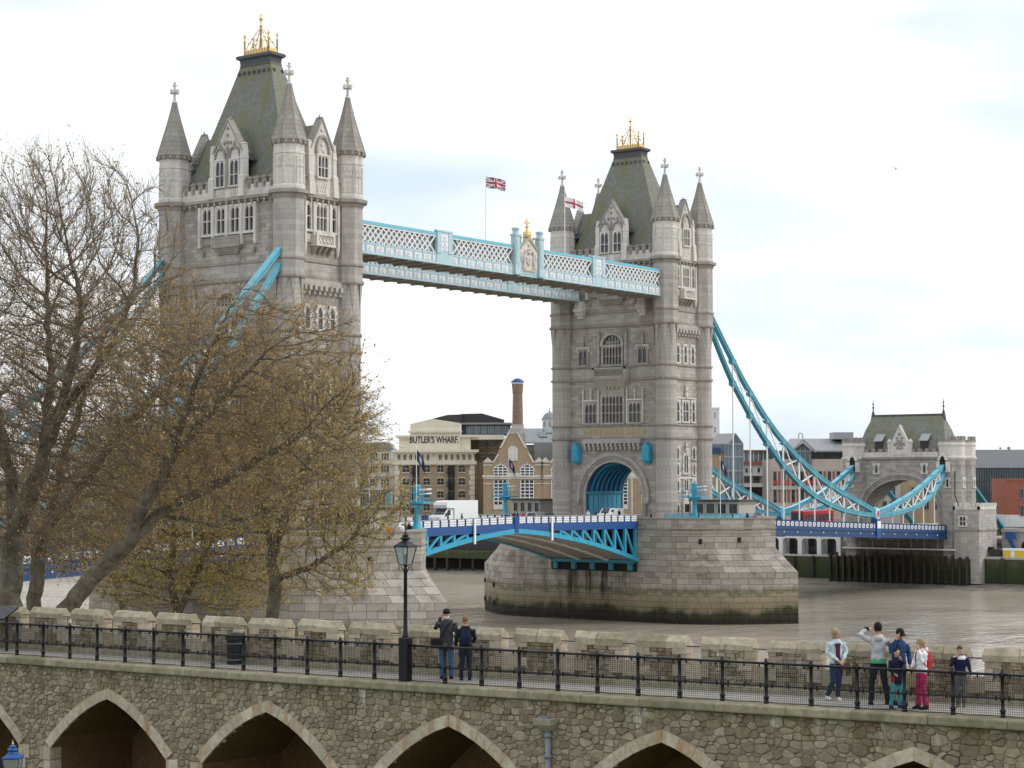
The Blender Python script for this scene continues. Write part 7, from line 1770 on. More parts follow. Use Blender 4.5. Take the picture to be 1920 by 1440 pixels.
# group on the right
def ex_denim(R, BM, HM, S):
    m = BM(); m.plate([(-0.05, 0.93), (0.05, 0.93), (0.06, 1.42), (-0.06, 1.42)], 0, 0) if False else m.rings([[(-w_, -0.10, z), (w_, -0.10, z), (w_*0.8, -0.131, z), (-w_*0.8, -0.131, z)][::-1] for z, w_ in ((0.93, 0.09), (1.1, 0.06), (1.25, 0.06), (1.4, 0.085))]); m.obj('shirt_front', 'cloth_plum', R, uv=False)
    m = BM(); m.rings([[(0.08, -0.2, 0.74), (0.30, -0.2, 0.74), (0.30, -0.08, 0.74), (0.08, -0.08, 0.74)], [(0.10, -0.18, 0.92), (0.28, -0.18, 0.92), (0.28, -0.1, 0.92), (0.10, -0.1, 0.92)]]); m.obj('handbag', 'hair_brown', R, uv=False)
person('blonde woman in pale denim jacket and dark jeans leaning on the parapet', wloc(25.2, 1.35), 1.66, 0.25, ((0.25, -0.04, 1.17), (0.08, -0.21, 0.98)), ((-0.25, -0.02, 1.17), (-0.02, -0.22, 0.97)), [((0.05, -0.06, 0.49), (0.02, -0.03, 0.08)), ((-0.13, -0.13, 0.48), (-0.20, 0.10, 0.1))], 'cloth_pale_denim', 'cloth_darkjeans', 'hair_blonde', hair_style='bob', head_turn=0.9, extras=ex_denim, shoes='cloth_white')
def ex_grey(R, BM, HM, S):
    m = BM(); ell_loft(m, [(0, 0, 0.90, 0.168, 0.132), (0, 0, 1.0, 0.172, 0.128)], 16); m.obj('shirt_hem', 'cloth_green', R, uv=False)
    m = BM(); m.sphere((0, 0.085, 1.44), 0.1, 10, 6, 1.0, 0.7, 0.8); m.obj('hood', 'cloth_grey', R, smooth=True, uv=False)
    m = BM(); m.box(0.17, 0.27, -0.17, -0.12, 1.60, 1.67); m.obj('camera_held', 'black_iron', R, uv=False)
person('tall man in grey hoodie and green shirt raising a camera, back turned', wloc(26.35, 1.0), 1.84, PI, ((0.43, -0.04, 1.52), (0.22, -0.15, 1.60)), ((-0.29, -0.10, 1.25), (-0.16, -0.27, 1.42)), [((0.14, 0, 0.49), (0.17, 0.02, 0.08)), ((-0.13, 0, 0.49), (-0.2, 0, 0.08))], 'cloth_grey', 'cloth_black', 'hair_dark', skin='skin', hair_style='beanie', extras=ex_grey, long_coat=-0.05)
person('man in navy jacket and camouflage trousers talking on a phone behind a child', wloc(26.78, 1.15), 1.74, 0.35, ((0.26, 0.0, 1.15), (0.24, -0.08, 0.9)), ((-0.25, -0.08, 1.2), (-0.11, -0.13, 1.53)), ST, 'cloth_navy', 'cloth_camo', 'hair_dark', hair_style='cap', head_tilt=0.9, long_coat=0.06, width=1.05)
def ex_kid(R, BM, HM, S):
    m = BM(); m.sphere((-0.2, -0.14, 0.86), 0.075, 8, 6, 0.9, 0.5, 1.3); m.obj('red_pouch', 'cloth_red', R, uv=False)
person('child in dark navy coat and turquoise leggings at the railing', wloc(26.95, 0.52), 1.34, 0.3, ((0.24, -0.08, 1.16), (0.06, -0.16, 1.44)), ((-0.24, -0.02, 1.14), (-0.16, -0.17, 1.02)), [((0.12, -0.02, 0.49), (0.1, 0.0, 0.08)), ((-0.13, -0.03, 0.49), (-0.2, 0.0, 0.08))], 'cloth_darknavy', 'cloth_turquoise', 'hair_dark', long_coat=0.2, head_turn=0.35, extras=ex_kid, shoes='cloth_navy')
def ex_girl(R, BM, HM, S):
    ex_pack('cloth_red')(R, BM, HM, S)
    m = BM(); m.sphere((0, 0.10, 1.46), 0.1, 10, 6, 1.0, 0.75, 0.8); m.obj('hood', 'cloth_white', R, smooth=True, uv=False)
person('fair-haired girl in white hoodie, pink trousers and red backpack', wloc(27.5, 0.62), 1.58, -1.25, ((0.22, -0.10, 1.18), (0.10, -0.15, 1.50)), ((-0.23, -0.08, 1.17), (-0.15, -0.2, 1.02)), [((0.09, -0.02, 0.49), (0.12, 0.03, 0.08)), ((-0.10, -0.04, 0.49), (-0.09, -0.06, 0.08))], 'cloth_white', 'cloth_pink', 'hair_blonde', hair_style='long', extras=ex_girl, bottom_flare=0.02, head_tilt=0.3)
def ex_boy(R, BM, HM, S):
    m = BM(); ell_loft(m, [(0, 0, 1.36, 0.198, 0.118), (0, 0, 1.41, 0.188, 0.112), (0, 0, 1.468, 0.12, 0.083)], 16); m.obj('jacket_yoke', 'cloth_white', R, uv=False)
person('boy in navy and white jacket and grey trousers, hand to his face', wloc(28.1, 1.45), 1.38, -0.3, ((0.26, 0.0, 1.14), (0.30, -0.06, 0.90)), ((-0.25, -0.08, 1.18), (-0.07, -0.16, 1.46)), [((0.10, -0.02, 0.49), (0.1, 0.0, 0.08)), ((-0.08, -0.03, 0.49), (-0.06, -0.02, 0.08))], 'cloth_darknavy', 'cloth_slate', 'hair_brown', head_tilt=0.9, extras=ex_boy, shoes='hair_auburn')
# ================================================================== cabins, masts, rails on the piers
def cabin(label, x, y, w, d):
    R = thing('control_cabin', label, 'cabin', (x, y, 9.2))
    MB().box(-w/2, w/2, -d/2, d/2, 0, 1.6).obj('lower_wall', 'concrete', R); MB().box(-w/2+0.15, w/2-0.15, -d/2+0.15, d/2-0.15, 1.6, 3.0).obj('window_band', 'glass_dark', R)
    for i in range(5):
        xx = -w/2+i*(w/4); MB().box(max(-w/2, xx-0.3), min(w/2, xx+0.3), -d/2, d/2, 1.6, 3.0).obj('mullion', 'concrete', R)
    MB().box(-w/2-0.1, w/2+0.1, -d/2-0.1, d/2+0.1, 2.95, 3.35).obj('fascia', 'concrete', R); MB().box(-w/2-0.5, w/2+0.5, -d/2-0.5, d/2+0.5, 3.35, 3.55).obj('roof', 'charcoal', R)
cabin('flat-roofed stone control cabin on the clear pier, right of the tower door', 16.6, 81.5, 7.6, 5)
cabin('flat-roofed control cabin on the clear pier left of its tower', -17.6, 81.5, 5.4, 5)
cabin('flat-roofed control cabin on the tree-hidden pier', 16.6, -1.0, 7.0, 5)
def mast(label, x, y, flag=None):
    R = thing('signal_mast', label, 'mast', (x, y, 9.2))
    MB().lathe([(0.75, 0), (0.75, 1.2), (0.55, 1.3), (0.42, 1.6), (0.34, 2.2), (0.3, 3.2), (0.42, 3.4), (0.9, 3.9)], 12).obj('column', 'paint_sky', R, smooth=True)
    MB().box(-1.7, 1.7, -1.0, 1.0, 3.9, 4.1).obj('platform', 'paint_sky', R)
    for s in (-1, 1):
        MB().tube([(-1.6, s*0.95, 5.1), (1.6, s*0.95, 5.1)], 0.05, 5).obj('platform_rail', 'paint_sky', R)
        for i in range(6): MB().tube([(-1.6+i*0.64, s*0.95, 4.1), (-1.6+i*0.64, s*0.95, 5.1)], 0.04, 5).obj('rail_post', 'paint_sky', R)
    MB().lathe([(0.42, 4.1), (0.42, 5.7), (0.5, 5.75), (0.5, 5.95), (0.1, 6.1)], 10).obj('drum', 'paint_sky', R)
    MB().box(-0.9, 0.9, -0.75, 0.75, 0.02, 0.95).obj('plinth', 'paint_sky', R)
    for s in (0.6, 1.1):
        m = MB(); m.rings([[(0.7, -0.5, 4.3+s), (1.9, -0.5, 4.4+s), (1.9, 0.3, 4.4+s), (0.7, 0.3, 4.3+s)], [(0.7, -0.5, 4.5+s), (1.9, -0.5, 4.55+s), (1.9, 0.3, 4.55+s), (0.7, 0.3, 4.5+s)]]); m.obj('signal_lamp', 'paint_white', R)
mast('sky blue signal mast with railed platform on the tree-hidden pier edge', 19.5, 5.6)
mast('sky blue signal mast left of the right tower, before the brick hall', -17.2, 72.9)
mast('sky blue signal mast right of the right tower door', 15.6, 74.6)
def pier_rail(label, P):
    R = thing('pier_railing', label, 'railing', (P[0][0], P[0][1], 9.2))
    for a, b in zip(P, P[1:]):
        L = math.hypot(b[0]-a[0], b[1]-a[1]); n = max(2, int(L/1.2))
        m = MB((-P[0][0], -P[0][1], 0))
        m.bar((a[0], a[1], 1.55), (b[0], b[1], 1.55), 0.1, 0.1); m.obj('top_rail', 'paint_sky', R)
        m = MB((-P[0][0], -P[0][1], 0)); m.bar((a[0], a[1], 1.0), (b[0], b[1], 1.0), 0.05, 0.7); m.obj('mesh_panel', 'paint_chain', R)
        for i in range(n+1): f = i/n; MB((-P[0][0], -P[0][1], 0)).box(a[0]+(b[0]-a[0])*f-0.06, a[0]+(b[0]-a[0])*f+0.06, a[1]+(b[1]-a[1])*f-0.06, a[1]+(b[1]-a[1])*f+0.06, 0, 1.6).obj('rail_post', 'paint_sky', R)
pier_rail('low sky blue railing along the clear pier in front of its cabin', [(11.0, 74.0), (16.5, 74.2), (20.5, 77.0), (22.5, 80.5)])
for lab, x, y, z0, z1 in (('dark blue flag drooping on a white pole at the right tower edge', 18.5, 77.0, 10, 19.0), ('dark flag hanging on a tall white pole above the nearer blue mast', 19.9, 5.0, 13.2, 19.6), ('dark flag hanging on a white pole in front of the brick hall', -17.0, 73.6, 13.2, 19.4)):
    flag_thing(lab, x, y, z0, z1, z1-0.3, 1.0, 1.3, 0.7, lambda u, v: 1 if abs(u-0.5) < 0.16 and abs(v-0.5) < 0.25 and (int(u*26)+int(v*14)) % 2 else 0, ['flag_navy', 'flag_white'], 1.15, r=0.05)
# ================================================================== vehicles
def wheel(R, x, y, r, w=0.24):
    o = link('wheel', None, R); o.location = (x, y, r)
    m = MB((0, 0, 0), (0, 1, 0), (0, 0, 1), (1, 0, 0)); m.lathe([(r*0.75, -w/2), (r, -w/2+0.03), (r, w/2-0.03), (r*0.75, w/2)], 16); m.obj('tyre', 'rubber', o)
    m = MB((0, 0, 0), (0, 1, 0), (0, 0, 1), (1, 0, 0)); m.lathe([(r*0.62, -w/2-0.01), (r*0.66, 0), (r*0.62, w/2+0.01)], 12); m.obj('rim', 'grey_metal', o)
def prof_body(m, prof, w, tum=0.0):
    """side profile (y, z) swept across the width, upper parts drawn in"""
    zt = max(z for _, z in prof); zb = min(z for _, z in prof)
    ww = lambda z: w/2*(1-tum*max(0, (z-zb)/(zt-zb)-0.5)*2)
    m.rings([[(ww(z), y, z) for y, z in prof], [(-ww(z), y, z) for y, z in prof]])
def truck(label, loc, rz):
    R = thing('box_truck', label, 'truck', loc, rz)      # front towards -y
    m = MB(); m.rings([[(1.1*sx, y, z) for y, z in ((-0.9, 0.75), (4.2, 0.75), (4.2, 3.3), (-1.6, 3.3), (-2.3, 3.15), (-2.6, 2.75), (-2.5, 2.35), (-0.9, 2.3))] for sx in (1, -1)]); m.obj('cargo_box', 'paint_pure', R)
    m = MB(); prof_body(m, [(-3.7, 0.45), (-0.95, 0.45), (-0.95, 2.28), (-2.1, 2.28), (-2.9, 1.5), (-3.6, 1.25), (-3.75, 0.9)], 2.0, 0.12); m.obj('cab', 'paint_pure', R)
    m = MB(); m.rings([[(-0.86, -2.97, 1.5), (0.86, -2.97, 1.5), (0.8, -2.22, 2.22), (-0.8, -2.22, 2.22)], [(-0.86, -2.92, 1.48), (0.86, -2.92, 1.48), (0.8, -2.17, 2.2), (-0.8, -2.17, 2.2)]]); m.obj('windscreen', 'glass_dark', R)
    for sx in (-1, 1):
        m = MB(); m.rings([[(sx*0.955, y, z) for y, z in ((-2.6, 1.42), (-1.6, 1.42), (-1.6, 2.1), (-2.05, 2.1))], [(sx*1.0, y, z) for y, z in ((-2.6, 1.42), (-1.6, 1.42), (-1.6, 2.1), (-2.05, 2.1))]]); m.obj('door_window', 'glass_dark', R)
        MB().box(sx*0.55-0.25, sx*0.55+0.25, -3.76, -3.6, 0.85, 1.1).obj('headlight', 'paint_white', R); MB().box(sx*1.02, sx*1.18, -2.65, -2.5, 1.3, 1.7).obj('mirror', 'charcoal', R)
        for y in (-2.9, 2.6): wheel(R, sx*0.9, y, 0.38)
    MB().box(-0.95, 0.95, -3.85, -3.7, 0.35, 0.65).obj('bumper', 'charcoal', R); MB().box(-0.8, 0.8, -0.9, 4.1, 0.45, 0.75).obj('chassis', 'charcoal', R)
truck('white box truck with rounded cab hood crossing the nearer bascule leaf', (3.2, 33.2, 9.78), 0)
def car(name, label, loc, rz, paint, prof, glass, w=1.75, cat='car'):
    R = thing(name, label, cat, loc, rz); m = MB(); prof_body(m, prof, w, 0.14); m.obj('body', paint, R)
    for i, g in enumerate(glass[0]):
        for sx in (-1, 1): m = MB(); m.rings([[(sx*(w/2*0.86), y, z) for y, z in g], [(sx*(w/2*0.955), y, z) for y, z in g]]); m.obj('side_window', 'glass_dark', R)
    for g in glass[1]: m = MB(); m.rings([[(-w*0.36, g[0][0], g[0][1]), (w*0.36, g[0][0], g[0][1]), (w*0.34, g[1][0], g[1][1]), (-w*0.34, g[1][0], g[1][1])], [(-w*0.36, g[0][0], g[0][1]+0.03), (w*0.36, g[0][0], g[0][1]+0.03), (w*0.34, g[1][0], g[1][1]+0.03), (-w*0.34, g[1][0], g[1][1]+0.03)]]); m.obj('windscreen', 'glass_dark', R)
    ys = [p[0] for p in prof]; L0, L1 = min(ys), max(ys)
    for sx in (-1, 1):
        for y in (L0+0.8, L1-0.8): wheel(R, sx*(w/2-0.12), y, 0.31, 0.2)
        MB().box(sx*0.55-0.18, sx*0.55+0.18, L0-0.03, L0+0.1, 0.6, 0.75).obj('headlight', 'paint_white', R)
plain('car_silver', (0.32, 0.35, 0.36), 0.3, metal=0.3); plain('car_green', (0.06, 0.09, 0.09), 0.25, metal=0.3)
hatch = [(-2.0, 0.3), (2.0, 0.3), (2.1, 0.7), (2.0, 0.95), (1.6, 1.42), (-0.2, 1.48), (-1.0, 0.98), (-1.95, 0.85), (-2.05, 0.6)]
hg = ([[(-0.75, 0.98), (0.4, 0.98), (0.4, 1.38), (-0.2, 1.38)], [(0.5, 0.98), (1.7, 0.98), (1.4, 1.36), (0.5, 1.38)]], [((-1.02, 1.0), (-0.25, 1.47)), ((1.95, 1.0), (1.62, 1.42))])
car('car', 'silver hatchback behind the balustrade near the middle of the bascules', (3.2, 49.5, 9.8), 0, 'car_silver', hatch, hg)
car('car', 'dark green hatchback just right of the silver one', (3.2, 53.8, 9.75), 0, 'car_green', hatch, hg)
van = [(-2.3, 0.3), (2.4, 0.3), (2.45, 1.85), (-0.9, 1.9), (-1.55, 1.15), (-2.25, 0.98), (-2.35, 0.6)]
car('van', 'small white van coming out of the road arch', (3.0, 71.5, 9.65), 0, 'paint_pure', van, ([[(-1.3, 1.15), (-0.3, 1.15), (-0.3, 1.7), (-0.85, 1.7)]], [((-1.58, 1.17), (-0.95, 1.86))]), 1.8, 'van')
R = thing('bus', 'red bus with dark windows behind the far span railing', 'bus', (-2.5, 147, rail(147)-1.15), 0)
MB().bevbox(-1.25, 1.25, -6, 6, 0.3, 3.3, 0.15).obj('body', 'red_paint', R)
for sx in (-1, 1):
    for i in range(8): MB().box(sx*1.2, sx*1.27, -5.6+i*1.4, -4.4+i*1.4, 1.4, 2.6).obj('window', 'glass_dark', R)
    for y in (-3.8, 3.6): wheel(R, sx*1.1, y, 0.48)
MB().box(-1.1, 1.1, -6.04, -5.95, 1.2, 2.9).obj('windscreen', 'glass_dark', R)
# ================================================================== small figures on the bridge
FIG = {}
def figure(label, x, y, z, coat, legs_, hair, h=1.72, rz=0.0, group=None):
    key = (coat, legs_, hair)
    if key not in FIG:
        m = MB()
        ell_loft(m, [(0, 0, 0.78, 0.19, 0.14), (0, 0, 1.1, 0.17, 0.13), (0, 0, 1.36, 0.22, 0.13), (0, 0, 1.47, 0.11, 0.08), (0, 0, 1.52, 0.05, 0.05)], 10)
        for s in (-1, 1): m.tube([(s*0.2, 0, 1.4), (s*0.27, 0.02, 1.12), (s*0.25, -0.1, 0.88)], [0.07, 0.06, 0.045], 7)
        m.cur = 1
        for s in (-1, 1): m.tube([(s*0.09, 0, 0.85), (s*0.1, -0.04*s, 0.48), (s*0.1, 0.06*s, 0.03)], [0.1, 0.075, 0.06], 7)
        m.cur = 2; m.sphere((0, -0.01, 1.62), 0.1, 9, 7, 0.85, 0.95, 1.15); m.cur = 3; m.sphere((0, 0.02, 1.65), 0.105, 9, 7, 0.86, 0.95, 1.05)
        FIG[key] = m.mesh('person', [coat, legs_, 'skin', hair], smooth=True, uv=False)
    o = link('person', FIG[key]); o.location = (x, y, z); o.rotation_euler = (0, 0, rz); o.scale = (h/1.72,)*3
    return tag(o, label, 'person', group)
GR = 'pedestrians on the bridge'; zd = 9.75
for y, lab in ((28.2, "dark-coated pedestrian left of the white truck's bonnet"), (31.0, "dark-coated pedestrian standing before the white truck's cab"), (40.2, "dark-coated pedestrian just right of the white truck's box"), (42.4, 'second dark-coated pedestrian to the right of the white truck'), (43.6, 'dark-coated pedestrian immediately left of the one in red'), (62.0, 'dark-coated pedestrian just right of the dark green hatchback'), (64.5, 'dark-coated pedestrian below the left foot of the road arch'), (68.2, 'dark-coated pedestrian immediately left of the small white van')): figure(lab, 6.6+random.uniform(-0.3, 0.3), y, zd, random.choice(('cloth_black', 'cloth_charcoal', 'cloth_darknavy')), 'cloth_black', 'hair_dark', 1.7+random.uniform(-0.08, 0.1), random.uniform(0, 6), GR)
figure('pedestrian in red coat behind the balustrade left of the bascule joint', 6.6, 44.6, zd, 'cloth_red', 'cloth_black', 'hair_brown')
figure('fair-haired pedestrian behind the balustrade near the hatchbacks', 6.6, 47.0, zd, 'cloth_slate', 'cloth_darkjeans', 'hair_blonde')
figure('pedestrian in pale top behind the balustrade left of the white van', 6.6, 60.2, zd, 'cloth_white', 'cloth_darkjeans', 'hair_brown')
for x, y, c, lab in ((20.5, 2.8, 'cloth_black', 'person in black nearest the base of the nearer blue mast'), (20.9, 1.9, 'cloth_plum', 'person in plum coat in the crowd by the nearer blue mast'), (21.3, 1.2, 'cloth_slate', 'person in slate grey in the crowd by the nearer blue mast'), (21.9, 0.3, 'cloth_black', 'person in black at the left of the crowd by the nearer mast'), (20.2, 3.4, 'cloth_darknavy', 'person in navy in the crowd by the nearer blue mast'), (22.4, -0.6, 'cloth_white', 'person in white at the left end of the mast crowd')): figure(lab, x, y, 9.25, c, 'cloth_black', random.choice(('hair_dark', 'hair_brown')), 1.7, random.uniform(0, 6), 'crowd at the nearer pier')
figure('person in bright orange jacket among branches on the hidden pier', 22.6, -3.2, 9.25, 'cloth_orange', 'cloth_black', 'hair_brown')
for x, y, c, lab in ((21.8, 79.0, 'cloth_plum', 'person in plum jacket at the right end of the clear pier'), (22.6, 79.9, 'cloth_pink', 'person in pink top at the right end of the clear pier'), (23.2, 81.0, 'cloth_grey', 'person in grey jacket at the right tip of the clear pier'), (9.4, 72.6, 'cloth_black', 'person in black standing left of the low blue pier railing')): figure(lab, x, y, 9.25, c, 'cloth_black', 'hair_dark', 1.7, random.uniform(0, 6))
# lamp standards on the far span
for y in (112, 128):
    R = thing('street_lamp', 'small dark lantern on the far span, %s' % ('nearer the clear pier' if y < 120 else 'nearer the gatehouse'), 'street lamp', (-8.2, y, rail(y)-1.15))
    MB().lathe([(0.14, 0), (0.07, 0.6), (0.05, 4.2), (0.1, 4.3)], 8).obj('column', 'paint_navy', R); MB().lathe([(0.16, 4.3), (0.28, 4.9), (0.1, 5.15), (0.03, 5.4)], 6).obj('lantern', 'black_iron', R)
# gull in the sky, pigeon on the walk
def bird(label, loc, rz, s, spread, mt, wing):
    R = thing('bird', label, 'bird', loc, rz)
    m = MB(); m.tube([(0, -0.22*s, 0.02*s), (0, -0.12*s, 0.0), (0, 0.05*s, 0), (0, 0.2*s, 0.02*s), (0, 0.3*s, 0.02*s)], [0.02*s, 0.05*s, 0.075*s, 0.04*s, 0.02*s], 8); m.sphere((0, -0.21*s, 0.03*s), 0.045*s, 8, 6); m.tube([(0, -0.24*s, 0.03*s), (0, -0.3*s, 0.02*s)], [0.014*s, 0.004*s], 5); m.obj('body', mt, R, smooth=True)
    for sx in (-1, 1):
        a = spread; m = MB(); P = [(0.04, 0.0), (0.35, a), (0.75, a*0.8)]
        m.rings([[(sx*x*s, -c*s, z*s), (sx*x*s, c*s, z*s), (sx*x*s, c*s, z*s+0.01*s), (sx*x*s, -c*s, z*s+0.01*s)] for (x, z), c in zip(P, (0.09, 0.08, 0.015))]); m.obj('wing', wing, R)
q = Vector(CAM)+(fw+r2*((1680-960)/3602.8)+u2*((720-317)/3602.8))*190
bird('dark gull gliding in the open sky at upper right', tuple(q), 1.1, 0.62, 0.28, 'charcoal', 'zinc')
bp_ = WP(4.2, 0.55, ZW+0.1); bird('grey pigeon pecking on the wall walk left of the bin', bp_, 0.6, 0.5, -0.05, 'lead_grey', 'zinc')
# ================================================================== riverside plane trees
from mathutils import kdtree
m, t, b = mat('bark'); pos = worldpos(t)
n1 = noise(t, pos, 1.6, 5, 0.65); n2 = noise(t, pos, 7.0, 4, 0.6)
col = ramp(t, n1, [(0.32, (0.06, 0.05, 0.034)), (0.48, (0.13, 0.11, 0.075)), (0.62, (0.19, 0.17, 0.125)), (0.75, (0.115, 0.115, 0.06))])
t.links.new(mixc(t, 1.0, col, ramp(t, n2, [(0.3, 0.7), (0.7, 1.15)]), 'MULTIPLY'), b.inputs['Base Color']); b.inputs['Roughness'].default_value = 0.9
bump(t, b, n2, 0.9, 0.12)
plain('twig_bark', (0.20, 0.155, 0.105), 0.9, var=0.25)
def leaf_mat(name, a, c):
    m, t, b = mat(name); g = N(t, 'ShaderNodeNewGeometry'); n = noise(t, g.outputs['Position'], 0.45, 3)
    f = math_(t, 'ADD', math_(t, 'MULTIPLY', g.outputs['Random Per Island'], 0.7), math_(t, 'MULTIPLY', n, 0.4))
    t.links.new(mixc(t, f, a, c), b.inputs['Base Color']); b.inputs['Roughness'].default_value = 0.8; b.inputs['Specular IOR Level'].default_value = 0.15
    tr = N(t, 'ShaderNodeBsdfTranslucent'); mxs = N(t, 'ShaderNodeMixShader'); mxs.inputs[0].default_value = 0.45
    t.links.new(b.inputs['Base Color'].links[0].from_socket, tr.inputs[0]); t.links.new(b.outputs[0], mxs.inputs[1]); t.links.new(tr.outputs[0], mxs.inputs[2])
    t.links.new(mxs.outputs[0], t.nodes['Material Output'].inputs[0])
leaf_mat('leaf_rust', (0.31, 0.20, 0.08), (0.60, 0.42, 0.18))
leaf_mat('leaf_olive', (0.36, 0.275, 0.08), (0.66, 0.53, 0.18))
def P3(px, py, w): q = site(px, w, ZZ(py, w)); return Vector(q)
def grow_tree(label, guides, vols, leaf, natt, seed, twigs=5, leaves=4, step=0.4, di=4.5, dk=0.5, lsz=0.07, base_r=None, up=0.18):
    rd = random.Random(seed)
    pts = []; par = []
    for gi, G in enumerate(guides):
        G = [P3(*g) for g in G]; start = 0
        if gi == 0: pts.append(G[0]); par.append(-1); last = 0
        else: last = min(range(len(pts)), key=lambda i: (pts[i]-G[0]).length)
        for a, b in zip(G, G[1:]):
            n = max(1, int((b-a).length/step))
            for i in range(1, n+1):
                f = i/n; p = a.lerp(b, f)+Vector((rd.gauss(0, 0.05), rd.gauss(0, 0.05), rd.gauss(0, 0.04)))
                pts.append(p); par.append(last); last = len(pts)-1
    att = []; tot = sum(v[3]*v[4]*v[5] for v in vols)
    for (px, py, w, rx, ry, rz) in vols:
        c = P3(px, py, w); k = int(natt*rx*ry*rz/tot)
        for _ in range(k):
            while True:
                x, y, z = rd.uniform(-1, 1), rd.uniform(-1, 1), rd.uniform(-1, 1)
                if x*x+y*y+z*z < 1: break
            o = RGT*x*rx+FWD*y*ry; att.append(Vector((c.x+o.x, c.y+o.y, c.z+z*rz)))
    stale = {}
    for it in range(150):
        if len(att) < natt*0.03: break
        kd = kdtree.KDTree(len(pts))
        for i, p in enumerate(pts): kd.insert(p, i)
        kd.balance(); acc = {}; keep = []
        for a in att:
            co, i, d = kd.find(a)
            if d < dk: continue
            keep.append(a)
            if d < di or it < 3: v = (a-co)/d; acc[i] = acc.get(i, Vector((0, 0, 0)))+v
        att = keep; grew = 0
        for i, v in acc.items():
            if stale.get(i, 0) > 3: continue
            if v.length < 1e-3: continue
            pd = (pts[i]-pts[par[i]]).normalized() if par[i] >= 0 else Vector((0, 0, 1))
            d = (v.normalized()+pd*0.55+Vector((rd.gauss(0, 0.16), rd.gauss(0, 0.16), up+rd.gauss(0, 0.12)))).normalized()
            pts.append(pts[i]+d*step); par.append(i); grew += 1; stale[i] = stale.get(i, 0)+1
        if not grew: break
    n = len(pts); ch = [[] for _ in range(n)]
    for i, p in enumerate(par):
        if p >= 0: ch[p].append(i)
    r = [0.0]*n
    for i in range(n-1, -1, -1):
        r[i] = 0.011 if not ch[i] else sum(r[c]**1.95 for c in ch[i])**(1/1.95)
    if base_r:
        k = base_r/r[0]
        r = [max(0.010, x*(1+(k-1)*min(1, (x/r[0])**0.6))) for x in r]
    base = pts[0].copy()
    R = thing('plane_tree', label, 'tree', tuple(base), 0, 'plane trees along the wharf')
    V = []; F = []
    def tube(path, rad, sides):
        k0 = len(V); a = None
        for i, p in enumerate(path):
            d = (path[min(i+1, len(path)-1)]-path[max(0, i-1)]).normalized()
            if a is None: a = d.cross(Vector((0.3, 0.5, 0.8)))
            a = (a-d*a.dot(d)); a.normalize(); bb = d.cross(a)
            for j in range(sides):
                th = 2*PI*j/sides; q = p+(a*math.cos(th)+bb*math.sin(th))*rad[i]-base; V.append((q.x, q.y, q.z))
        for i in range(len(path)-1):
            for j in range(sides):
                j2 = (j+1) % sides; F.append((k0+i*sides+j, k0+i*sides+j2, k0+(i+1)*sides+j2, k0+(i+1)*sides+j))
    starts = [0]
    while starts:
        i = starts.pop(); path = [pts[par[i]]] if par[i] >= 0 else []; rad = [r[i]*1.05] if par[i] >= 0 else []
        while True:
            path.append(pts[i]); rad.append(r[i])
            if not ch[i]: break
            best = max(ch[i], key=lambda c: r[c])
            for c in ch[i]:
                if c != best: starts.append(c)
            i = best
        if len(path) > 1: tube(path, rad, 9 if rad[0] > 0.2 else 6 if rad[0] > 0.06 else 4)
    if r[0] > 0.3: 
        k0 = len(V)
    me = bpy.data.meshes.new('trunk'); me.from_pydata(V, [], F); me.materials.append(MATS['bark']); me.polygons.foreach_set('use_smooth', [True]*len(F)); link('trunk', me, R)
    V = []; F = []; MI = []
    for i in range(n):
        if r[i] > 0.05 or par[i] < 0: continue
        d0 = (pts[i]-pts[par[i]]).normalized(); k = twigs if r[i] < 0.022 else max(1, twigs-1) if r[i] < 0.035 else 1
        for _ in range(k):
            L = rd.uniform(0.5, 1.5); d = (d0*1.15+Vector((rd.gauss(0, 0.42), rd.gauss(0, 0.42), rd.gauss(0.3, 0.35)))).normalized()
            p = pts[par[i]].lerp(pts[i], rd.random()); m1 = p+d*L*0.5+Vector((rd.gauss(0, 0.05), rd.gauss(0, 0.05), 0.03)); e = p+d*L+Vector((rd.gauss(0, 0.1), rd.gauss(0, 0.1), rd.gauss(0.06, 0.1)))
            f0 = len(F); tube([p, e], [0.009, 0.004], 3); MI += [0]*(len(F)-f0)
            for _ in range(rd.randint(max(0, leaves-2), leaves+1)):
                f = rd.uniform(0.25, 1.05); q = p.lerp(m1, f*2) if f < 0.5 else m1.lerp(e, f*2-1); q = q+Vector((rd.gauss(0, 0.05), rd.gauss(0, 0.05), rd.gauss(0, 0.05)))
                a = Vector((rd.gauss(0, 1), rd.gauss(0, 1), rd.gauss(0, 1))).normalized(); bb = a.cross(Vector((rd.gauss(0, 1), rd.gauss(0, 1), rd.gauss(0, 1)))).normalized(); s = lsz*rd.uniform(0.6, 1.4)
                k0 = len(V)
                for u, v in ((-0.5, 0), (0, -0.36), (0.55, 0), (0, 0.36)):
                    c = q+a*u*s+bb*v*s-base; V.append((c.x, c.y, c.z))
                F.append((k0, k0+1, k0+2, k0+3)); MI.append(1)
    me = bpy.data.meshes.new('crown'); me.from_pydata(V, [], F); me.materials.append(MATS['twig_bark']); me.materials.append(MATS[leaf]); me.polygons.foreach_set('material_index', MI); stuff(link('crown', me, R))
    return len(F)
NF = 0
